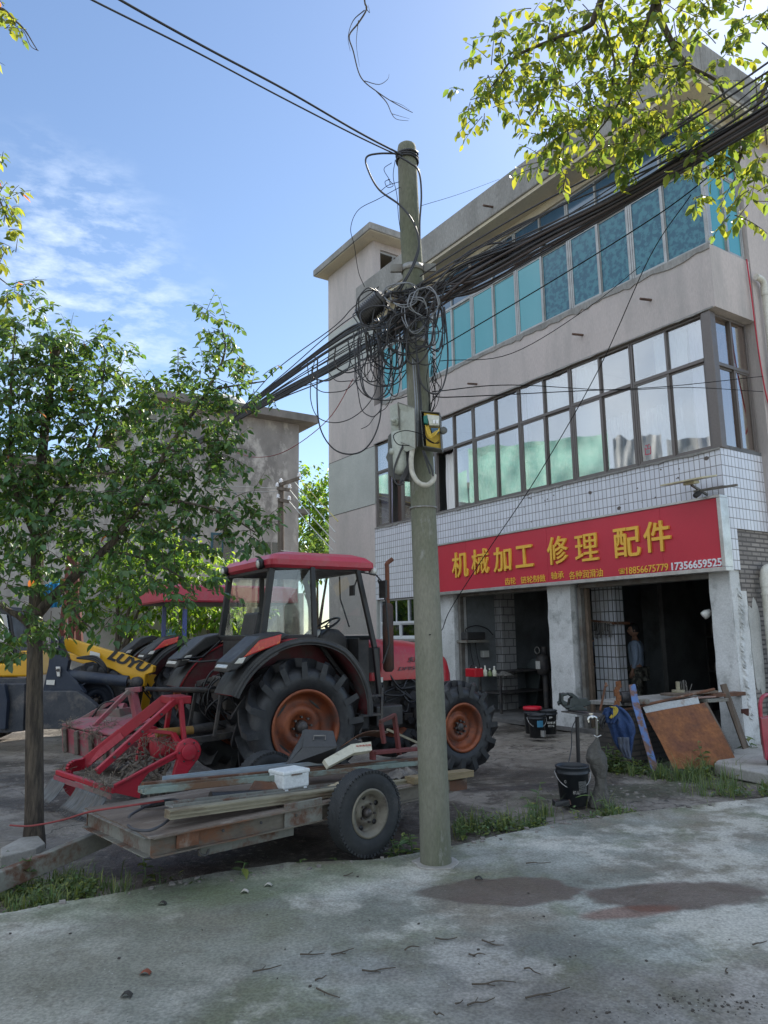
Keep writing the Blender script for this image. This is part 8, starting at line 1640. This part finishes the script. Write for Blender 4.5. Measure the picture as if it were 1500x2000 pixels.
for u, v, Y, r_, n in ((985, 70, 4.4, 26, 3), (960, 130, 4.4, 36, 6), (1000, 150, 4.4, 42, 8), (925, 175, 4.45, 28, 4), (960, 210, 4.45, 32, 5), (1010, 215, 4.4, 30, 4), (1050, 40, 4.4, 40, 8), (1080, 110, 4.4, 48, 10), (1100, 30, 4.3, 50, 11), (1060, 180, 4.4, 44, 9), (1120, 170, 4.3, 44, 8), (1170, 70, 4.3, 50, 10), (1230, 40, 4.2, 50, 10), (1180, 20, 4.2, 40, 8), (1290, 40, 4.1, 44, 8), (1340, 20, 4.1, 40, 7),
                       (1080, 265, 4.35, 36, 7), (1070, 320, 4.3, 26, 4), (1110, 330, 4.3, 28, 4), (1120, 250, 4.3, 42, 8), (1170, 200, 4.25, 46, 9), (1180, 280, 4.25, 40, 8), (1230, 220, 4.2, 46, 9), (1240, 150, 4.2, 42, 8), (1290, 110, 4.15, 40, 7), (1230, 290, 4.2, 34, 5), (1280, 230, 4.2, 42, 8), (1290, 290, 4.15, 30, 4), (1330, 190, 4.2, 38, 6), (1340, 110, 4.15, 30, 4), (1250, 345, 4.2, 22, 2), (1310, 250, 4.2, 32, 4),
                       (1400, 110, 4.2, 28, 3), (1380, 180, 4.2, 24, 3), (1460, 30, 4.0, 34, 5), (1490, 70, 4.0, 28, 3), (1420, 60, 4.1, 22, 2), (1400, 20, 4.1, 30, 3), (1480, 210, 4.0, 30, 4), (1430, 250, 4.1, 28, 4), (1380, 300, 4.1, 32, 5), (1350, 350, 4.1, 26, 3), (1350, 390, 4.1, 16, 2), (1410, 310, 4.1, 26, 4), (1450, 330, 4.05, 32, 5), (1470, 390, 4.05, 26, 3), (1490, 300, 4.0, 30, 4), (1440, 410, 4.05, 18, 2), (1360, 290, 4.1, 20, 2), (1490, 140, 4.0, 26, 3)):
    CL_.append((P(u, v, Y), r_ * Y * 1.15 / 1444, n))
crown('crown', CL_, m_leaf2, rt_, 12, leaf=.071, wd=.52, twl=.20, perleaf=9, dens=1.45, red=0, yel=.25, droop=.6, up=-.1)
# the rest of its crown stands over the road out of the picture and shades it
CL_ = []
rq = random.Random(31)
for i in range(34): CL_.append((Vector((rq.uniform(1.5, 7.0), rq.uniform(-1.5, 3.2), rq.uniform(6.2, 8.5))), rq.uniform(.6, 1.0), 22))
crown('crown', CL_, m_leaf, rt_, 13, leaf=.13, wd=.5, twl=.35, perleaf=8, twigs=False)
# sprays of leaves reaching in at the left edge from a neighbouring tree
le = thing('edge_tree', 'sunlit leafy sprays reaching in at the upper left edge of the picture', 'tree', loc=(0, 0, 0))
c = catmull([Vector((-4.6, 4.6, -.1)), Vector((-4.6, 4.6, 2)), Vector((-4.3, 4.7, 3.6)), P(-260, 300, 4.7)], 8); mb = MB(); mb.tube(c, 0, 14, rs=[.12 - .06 * i / (len(c) - 1) for i in range(len(c))]); tk3 = mb.build('trunk', m_bark, le)
for pts in ([P(-260, 300, 4.7), P(-100, 330, 4.8), P(-10, 380, 4.8), P(20, 440, 4.8)], [P(-260, 300, 4.7), P(-120, 120, 4.8), P(-20, 20, 4.8), P(30, 40, 4.8), P(75, 98, 4.8)], [P(-260, 300, 4.7), P(-190, 420, 4.8), P(-60, 500, 4.8), P(20, 560, 4.8)]): limb(tk3, 'branch', pts, .025, .003, m_bark)
crown('crown', [(P(u, v, 4.8), r_ * 4.8 / 1444, n) for u, v, r_, n in ((15, 20, 28, 4), (35, 55, 16, 2), (-10, 60, 30, 4), (5, 330, 26, 4), (12, 390, 26, 4), (10, 440, 28, 5), (25, 480, 18, 3), (-20, 400, 50, 9), (10, 560, 30, 5), (-90, 300, 90, 14), (-100, 60, 90, 12), (-60, 500, 70, 10))], m_leaf2, le, 17, leaf=.07, wd=.44, twl=.18, perleaf=7, yel=.4, red=.02)
# a bare broken twig hanging from above
bt_ = thing('dead_twig', 'bare broken twig hanging down against the sky above the pole', 'twig', loc=(0, 0, 0))
for pts, r0 in (([(715, -60), (712, 0), (716, 18), (700, 45), (682, 70), (690, 100), (700, 140), (712, 160), (735, 178), (760, 195), (790, 212), (806, 220)], .007), ([(712, 20), (690, 40), (680, 72), (684, 100)], .004), ([(700, 40), (696, 85), (702, 130)], .003), ([(712, 158), (740, 165), (757, 155), (760, 145)], .003), ([(735, 178), (755, 200), (765, 222), (775, 233), (798, 236)], .004), ([(765, 222), (785, 228), (800, 232)], .002), ([(760, 195), (785, 205), (800, 215)], .002), ([(714, 15), (722, 25), (719, 10)], .003)):
    mb = MB(); c = catmull([P(u, v, 4.6) for u, v in pts], 4); mb.tube(c, 0, 6, rs=[r0 * (1 - .7 * i / (len(c) - 1)) for i in range(len(c))]); mb.build('twig_stem', m_twig, bt_)
mb = MB(); mb.tube(catmull([P(u, v, 4.8) for u, v in ((20, 45), (45, 60), (60, 90), (75, 99))], 5), .003, 5); mb.build('bare_shoot', m_twig, le)
# sunlit bushes and far trees beyond the machines
def bush(name, label, blobs, Y, seed, leaf, m=m_leaf3, trunk=None, wd=.45, cat='bush', per=9, twl=.45):
    root = thing(name, label, cat, loc=(0, 0, 0)); b0 = P(blobs[0][0], 1240, Y)
    mb = MB()
    tops = [P(u, v, Y) for u, v, r_, n in blobs[:4]]
    for t in tops: mb.tube(catmull([Vector((b0.x, b0.y, 0)), Vector((b0.x, b0.y, t.z * .3)), t], 6), 0, 8, rs=[.09 - .005 * k for k in range(13)])
    mb.build('trunk', m_bark, root)
    crown('crown', [(P(u, v, Y + dy), r_ * Y / 1444, n) for (u, v, r_, n), dy in zip(blobs, [random.Random(seed + i).uniform(-.5, .5) for i in range(len(blobs))])], m, root, seed, leaf=leaf, wd=wd, twl=twl, perleaf=per, twigs=False, red=0, yel=.25, droop=.7); return root
bush('sunlit_bush', 'bright yellow green sunlit bush behind the left tree', [(230, 1090, 45, 40), (290, 1070, 50, 44), (350, 1110, 45, 36), (300, 1130, 55, 44), (240, 1150, 50, 40), (350, 1170, 50, 40), (190, 1170, 40, 28), (280, 1200, 50, 36), (400, 1090, 35, 22), (395, 1130, 40, 26), (340, 1220, 40, 24), (170, 1110, 40, 20), (220, 1215, 40, 20)], 20.5, 40, .2)
bush('sunlit_bush', 'bright green bush seen under the red canopy beside the red tractor', [(420, 1210, 34, 26), (450, 1200, 30, 22), (400, 1190, 30, 18), (480, 1210, 28, 18), (440, 1235, 30, 20), (500, 1215, 24, 10), (430, 1120, 30, 16), (405, 1150, 30, 16)], 21, 50, .2)
bush('far_tree', 'hazy yellow green tree in the gap between the two buildings', [(605, 940, 26, 22), (615, 985, 38, 44), (630, 1030, 40, 50), (600, 1040, 36, 40), (625, 1070, 40, 40), (640, 960, 24, 20), (650, 1000, 40, 40), (640, 1060, 40, 40)], 34, 60, .30, cat='tree', twl=.9)
bush('far_tree', 'darker green tree low in the gap right of the slim power pole', [(620, 1080, 30, 30), (600, 1100, 30, 24), (640, 1110, 34, 30), (650, 1060, 30, 20)], 28, 70, .26, m_leaf, cat='tree', twl=.7)
# ------------------------------------------------------------------ weeds and grass along the verge
rg = random.Random(77)
def ground_z(x, y): return zg(x, y) if (abs(x) < 12 and 3 < y < 17) else -.05
def grass(label, spots, seed, h=.16, name='grass', m=m_weed):
    r = random.Random(seed); mb = MB(); mb.c = []
    for (u, v, ru, rv, n) in spots:
        tufts = [(r.uniform(0, 2 * pi), sqrt(r.random()), r.uniform(.4, 1.3)) for _ in range(max(3, n // 26))]
        for i in range(n):
            ta, tq, th = r.choice(tufts); a, q = ta, tq; g = G(u + ru * q * cos(a), v + rv * q * sin(a)); g = g + Vector((r.gauss(0, .028), r.gauss(0, .028), 0)) * (3 if r.random() < .25 else 1); z = ground_z(g.x, g.y); hh = h * r.uniform(.25, 1.2) * th; an = r.uniform(0, 2 * pi); ln = r.uniform(.15, 1.1) * hh
            s = Vector((cos(an + pi / 2), sin(an + pi / 2), 0)) * r.uniform(.0022, .0048); d = Vector((cos(an), sin(an), 0)); p = Vector((g.x, g.y, z)); m1 = p + d * ln * .3 + Vector((0, 0, hh * .6)); t = p + d * ln + Vector((0, 0, hh * (.95 if r.random() < .6 else .7)))
            mb.add([p - s, p + s, m1 + s * .8, m1 - s * .8, t], [(0, 1, 2, 3), (3, 2, 4)], True); mb.c += [tintf(r, 0, .25)] * 5
    o = mb.build(name, m); return tag(o, label, 'grass', kind='stuff')
def cover(label, spots, seed, lf=.035, m=m_weed):
    r = random.Random(seed); mb = MB(); mb.c = []
    for (u, v, ru, rv, n) in spots:
        tf = [(r.uniform(0, 6.3), sqrt(r.random()), r.uniform(.3, 1.2)) for _ in range(max(3, n // 16))]
        for i in range(n):
            a, q, th = r.choice(tf); g = G(u + ru * q * cos(a), v + rv * q * sin(a)); p = Vector((g.x + r.gauss(0, .035), g.y + r.gauss(0, .035), 0)); p.z = ground_z(p.x, p.y) + abs(r.gauss(0, .05)) * th + .005
            an = r.uniform(0, 6.3); l_ = lf * r.uniform(.5, 1.5); add_leaf(mb, p, Vector((cos(an), sin(an), r.uniform(-.2, .9))), Vector((r.gauss(0, .3), r.gauss(0, .3), 1)), l_, l_ * r.uniform(.3, .6), tintf(r, 0, .3), r.uniform(0, .3))
    return tag(mb.build('ground_weeds', m), label, 'weeds', kind='stuff')
cover('low leafy weeds matted over the verge at the lower left', [(60, 1735, 120, 32, 900), (180, 1725, 70, 20, 350), (20, 1700, 50, 20, 200), (320, 1715, 60, 10, 60)], 11)
cover('low leafy weeds in the verge right of the pole', [(1000, 1598, 60, 16, 700), (930, 1608, 40, 14, 300), (1180, 1585, 60, 10, 250), (820, 1665, 60, 6, 80)], 12)
cover('leafy undergrowth around the brick bench and rusty plate', [(1210, 1495, 60, 14, 600), (1310, 1508, 90, 9, 380), (1450, 1538, 80, 12, 260), (1200, 1470, 40, 14, 400)], 13, .05)
grass('short green grass and moss tufts on the verge at the lower left', [(60, 1735, 110, 30, 420), (130, 1700, 50, 14, 130), (225, 1730, 26, 16, 70), (20, 1760, 60, 14, 100), (170, 1725, 60, 20, 150)], 1, .15)
grass('green grass clumps on the verge right of the pole', [(1000, 1600, 36, 14, 260), (960, 1600, 60, 16, 120), (900, 1610, 30, 14, 60), (1060, 1585, 30, 10, 120), (1200, 1580, 40, 10, 160)], 2, .17)
grass('tall grass growing in front of the rusty plate', [(1230, 1500, 60, 10, 120), (1330, 1512, 60, 7, 480), (1190, 1505, 30, 10, 90), (1400, 1510, 50, 8, 120), (1440, 1535, 70, 10, 90), (1480, 1548, 50, 8, 90), (1390, 1540, 60, 10, 160)], 3, .24)
m_wst = mat('weed_stem', (.10, .17, .05), .6)
def weed(label, u, v, h, nl, lf, wd=.42, seed=0, spread=.5, group=None, jag=False):
    r = random.Random(seed * 13 + 5); g = G(u, v); z = ground_z(g.x, g.y); root = thing('weed', label, 'plant', loc=(g.x, g.y, z), group=group); mb = MB(); mb.c = []; st = MB()
    K = max(1, int(nl / 7))
    for s_ in range(K):
        a0 = r.uniform(0, 2 * pi); ln = Vector((cos(a0), sin(a0), 0)) * spread * h * r.uniform(.2, .8); hh = h * r.uniform(.6, 1.05); pts = [Vector((0, 0, -.02)), ln * .3 + Vector((0, 0, hh * .5)), ln + Vector((0, 0, hh))]; c = catmull(pts, 4); st.tube(c, .0032, 5)
        for k in range(int(nl / K)):
            t = (k + 1) / (nl / K + 1); p = c[min(len(c) - 1, int(t * len(c)))]; a = a0 + k * 2.4; d = Vector((cos(a), sin(a), r.uniform(-.15, .5))); l_ = lf * r.uniform(.7, 1.2) * (1.1 - .4 * t)
            tn = tintf(r, 0, .2); add_leaf(mb, p, d, Vector((r.gauss(0, .2), r.gauss(0, .2), 1)), l_, l_ * wd, tn, r.uniform(.1, .35))
            if jag:
                for sd_ in (-1, 1): d2 = Matrix.Rotation(sd_ * .7, 3, 'Z') @ d; add_leaf(mb, p + d * l_ * .12, d2, Vector((0, 0, 1)), l_ * .7, l_ * wd * .7, tn, .15)
    st.build('stem', m_wst, root); mb.build('leaves', m_weed, root); return root
W_ = [('broad leaved weed at the lower left corner, leftmost', 30, 1735, .20, 26, .11, .6), ('broad leaved weed beside the drawbar at the lower left', 75, 1712, .14, 14, .07, .5), ('small two stemmed weed under the left end of the trailer', 285, 1708, .14, 10, .07, .5), ('little rosette weed in the dark soil under the trailer', 375, 1725, .08, 9, .08, .4), ('upright pale weed between the rosette and the trailer wheel', 470, 1712, .15, 8, .10, .4), ('long narrow leaf weed lying toward the road edge', 497, 1708, .06, 5, .13, .3), ('small weed left of the trailer wheel', 592, 1690, .08, 8, .06, .45), ('ferny weed touching the trailer wheel\'s left side', 655, 1678, .06, 14, .05, .4), ('dark weed between the trailer wheel and the pole', 775, 1662, .14, 14, .08, .5), ('weed tight against the left of the pole base', 806, 1655, .14, 14, .07, .5),
      ('weed with hanging leaves right of the pole base', 905, 1625, .12, 16, .07, .5), ('tall pale leaved weed in the clump right of the pole', 1045, 1590, .24, 18, .09, .5), ('leafy weed at the left of the grass clump right of the pole', 950, 1605, .14, 22, .07, .5), ('single yellow green curved shoot below the black bucket', 1168, 1592, .22, 4, .16, .12), ('small weed right of the yellow green shoot', 1210, 1583, .10, 12, .06, .5), ('weed with pointed leaves at the right foot of the rusty plate', 1375, 1500, .30, 16, .12, .35), ('dark banana leaf like weed behind the leaning plank', 1475, 1470, .26, 10, .20, .35)]
for i, (lb, u, v, h, n, lf, wd) in enumerate(W_): weed(lb, u, v, h * 1.3, n, lf * 1.25, wd, seed=i + 1)
for i, (u, v, lb) in enumerate(((1190, 1480, 'bushy jagged weed left of the blue strip under the work clothes'), (1215, 1500, 'low jagged weed at the foot of the blue strip'), (1245, 1480, 'jagged dark weed in the shade of the work clothes'), (1180, 1500, 'jagged weed beside the wrapped standpipe'))): weed(lb, u, v, .55 if i == 0 else .32, 30, .12, .5, seed=40 + i, spread=.7, jag=True)
# ------------------------------------------------------------------ litter: twigs, pebbles, chips
for i, (u, v, l_, a) in enumerate(((872, 1842, 40, .1), (963, 1852, 44, -.5), (932, 1874, 30, 0), (610, 1873, 44, .15), (670, 1868, 46, .5), (805, 1862, 32, .5), (740, 1903, 62, .3), (522, 1901, 54, .45), (640, 1952, 50, -.5), (1040, 1906, 34, -.8), (965, 1930, 80, .05), (940, 1967, 56, .35), (1070, 1950, 90, .3), (1485, 1852, 40, .5), (1052, 1693, 46, .05), (627, 1920, 24, .6), (680, 1715, 24, .8), (1420, 1905, 18, 1), (897, 1968, 24, 1), (858, 1992, 20, -.5))):
    g = G(u, v); sc_ = g.y / 1444; ln = l_ * sc_; o = thing('fallen_twig', 'thin dry twig lying on the concrete road', 'twig', loc=(g.x, g.y, .017), group='fallen twigs on the road', rz=a); r = random.Random(i); mb = MB()
    pts = [Vector((ln * (t - .5), .0035 * r.gauss(0, 1), .003 + .006 * abs(r.gauss(0, 1)))) for t in (0, .3, .6, 1)]; mb.tube(catmull(pts, 4), 0, 6, rs=[.0045 - .0025 * k / 12 for k in range(13)]); mb.build('stem', m_twig, o)
    if l_ > 40: mb = MB(); mb.tube([pts[1], pts[1] + Vector((ln * .2, .03 * (1 if i % 2 else -1), .002))], .0022, 5); mb.build('side_stem', m_twig, o)
m_peb = mat('pale_pebble', (.24, .22, .20), .9, col2=(.10, .09, .085), scale=2)
def pebbles(label, spots, seed, s0, s1, m=m_peb, name='pebbles'):
    r = random.Random(seed); mb = MB()
    for (u0, v0, u1, v1, sp_, n) in spots:
        for i in range(n):
            t = r.random(); g = G(u0 + (u1 - u0) * t, v0 + (v1 - v0) * t + r.gauss(0, sp_)); s = s0 + (s1 - s0) * r.random() ** 3; onroad = False
            z = max(ground_z(g.x, g.y), -.2) + s * .3
            for k in range(len(edge) - 1):
                if edge[k].x <= g.x <= edge[k + 1].x: f = (g.x - edge[k].x) / (edge[k + 1].x - edge[k].x); onroad = g.y < edge[k].y + (edge[k + 1].y - edge[k].y) * f; break
            if onroad: z = .013 + s * .3
            mb.obox((g.x, g.y, z), Vector((s, s * r.uniform(-.4, .4), 0)), Vector((s * r.uniform(-.4, .4), s * .8, s * .2)), (s * r.uniform(-.3, .3), 0, s * .5))
    o = mb.build(name, m, None, .003); return tag(o, label, 'pebbles', kind='stuff')
pebbles('pebbles and crumbs along the broken edge of the road', [(300, 1735, 820, 1668, 5, 70), (880, 1650, 1250, 1585, 6, 90), (1250, 1585, 1500, 1560, 6, 40), (900, 1560, 1250, 1540, 18, 90), (0, 1780, 300, 1735, 5, 30), (1200, 1540, 1480, 1530, 14, 80)], 3, .003, .018)
pebbles('dark grit scattered on the road', [(0, 1900, 1500, 1850, 90, 70), (1280, 1960, 1500, 1970, 14, 110), (1100, 1980, 1300, 1985, 10, 40)], 5, .0015, .007, mat('dark_grit', (.06, .052, .045), .95), 'grit')
for i, (u, v, c_, lb) in enumerate(((284, 1909, (.22, .06, .03), 'curled red brown dead leaf on the road at the lower left'), (478, 1748, (.5, .46, .40), 'pale crumpled paper scrap by the road edge'), (524, 1735, (.42, .40, .35), 'small pale leaf near the road edge under the trailer'), (317, 1772, (.04, .035, .03), 'dark curled leaf on the road at the left'), (247, 1953, (.04, .035, .03), 'dark lump of dirt on the road at the lower left'), (935, 1722, (.03, .03, .03), 'dark bottle cap on the damp patch'))):
    g = G(u, v); mb = MB(); mb.grid(lambda s, t: Vector((g.x + (s - .5) * .05, g.y + (t - .5) * .035, .018 + .016 * sin(pi * s) + .006 * noise.noise(Vector((s * 4, t * 4, i))))), 6, 4); o = mb.build('litter_scrap', mat('litter_%s' % 'abcdef'[i], c_, .8), None, solid=.002); tag(o, lb, 'litter')
# half-sunk slab at the tree's foot
q = [G(0, 1672), G(40, 1650), G(75, 1647), G(88, 1662), G(70, 1672), G(0, 1690)]; mb = MB(); mb.prism([Vector((p.x, p.y, -.03)) for p in q], (0, 0, .09)); tag(mb.build('stone_slab', m_slab, None, .01), 'grey stone slab half sunk at the foot of the left tree', 'slab')
# house across the yard, out of the picture to the left but mirrored in the shop's windows
nh = thing('netted_house', 'house across the yard with green netting and plastic sheets, seen only mirrored in the windows', 'house', loc=(-15, 0, 0))
mb = MB(); mb.box((-6, 3, 0), (-1.2, 30, 8.4)); mb.build('wall', m_stain, nh)
def nsheet(y0, y1, z0, z1, m, seed): mb = MB(); mb.grid(lambda s, t: Vector((-.9 + .18 * noise.noise(Vector((s * 9, t * 3, seed))), y0 + (y1 - y0) * s, z0 + (z1 + .35 * noise.noise(Vector((s * 4, 0, seed))) - z0) * t)), 70, 14); mb.build('hung_sheet', m, nh)
m_pale = mat('pale_sheeting', (.40, .42, .44), .5, col2=(.22, .25, .28), scale=1.2, stretch=(1, 3, .3))
nsheet(14.2, 20.5, 7.2, 10.2, m_net, 1); nsheet(12.0, 14.0, 6.8, 9.9, m_pale, 2); nsheet(8.5, 11.8, 6.8, 9.6, m_pale, 4); nsheet(20.6, 27, 6.4, 9.2, m_net, 7)
mb = MB(); mb.box((-5.8, 3, 8.404), (-1.4, 30, 8.7)); mb.build('roof', m_roofslab, nh)
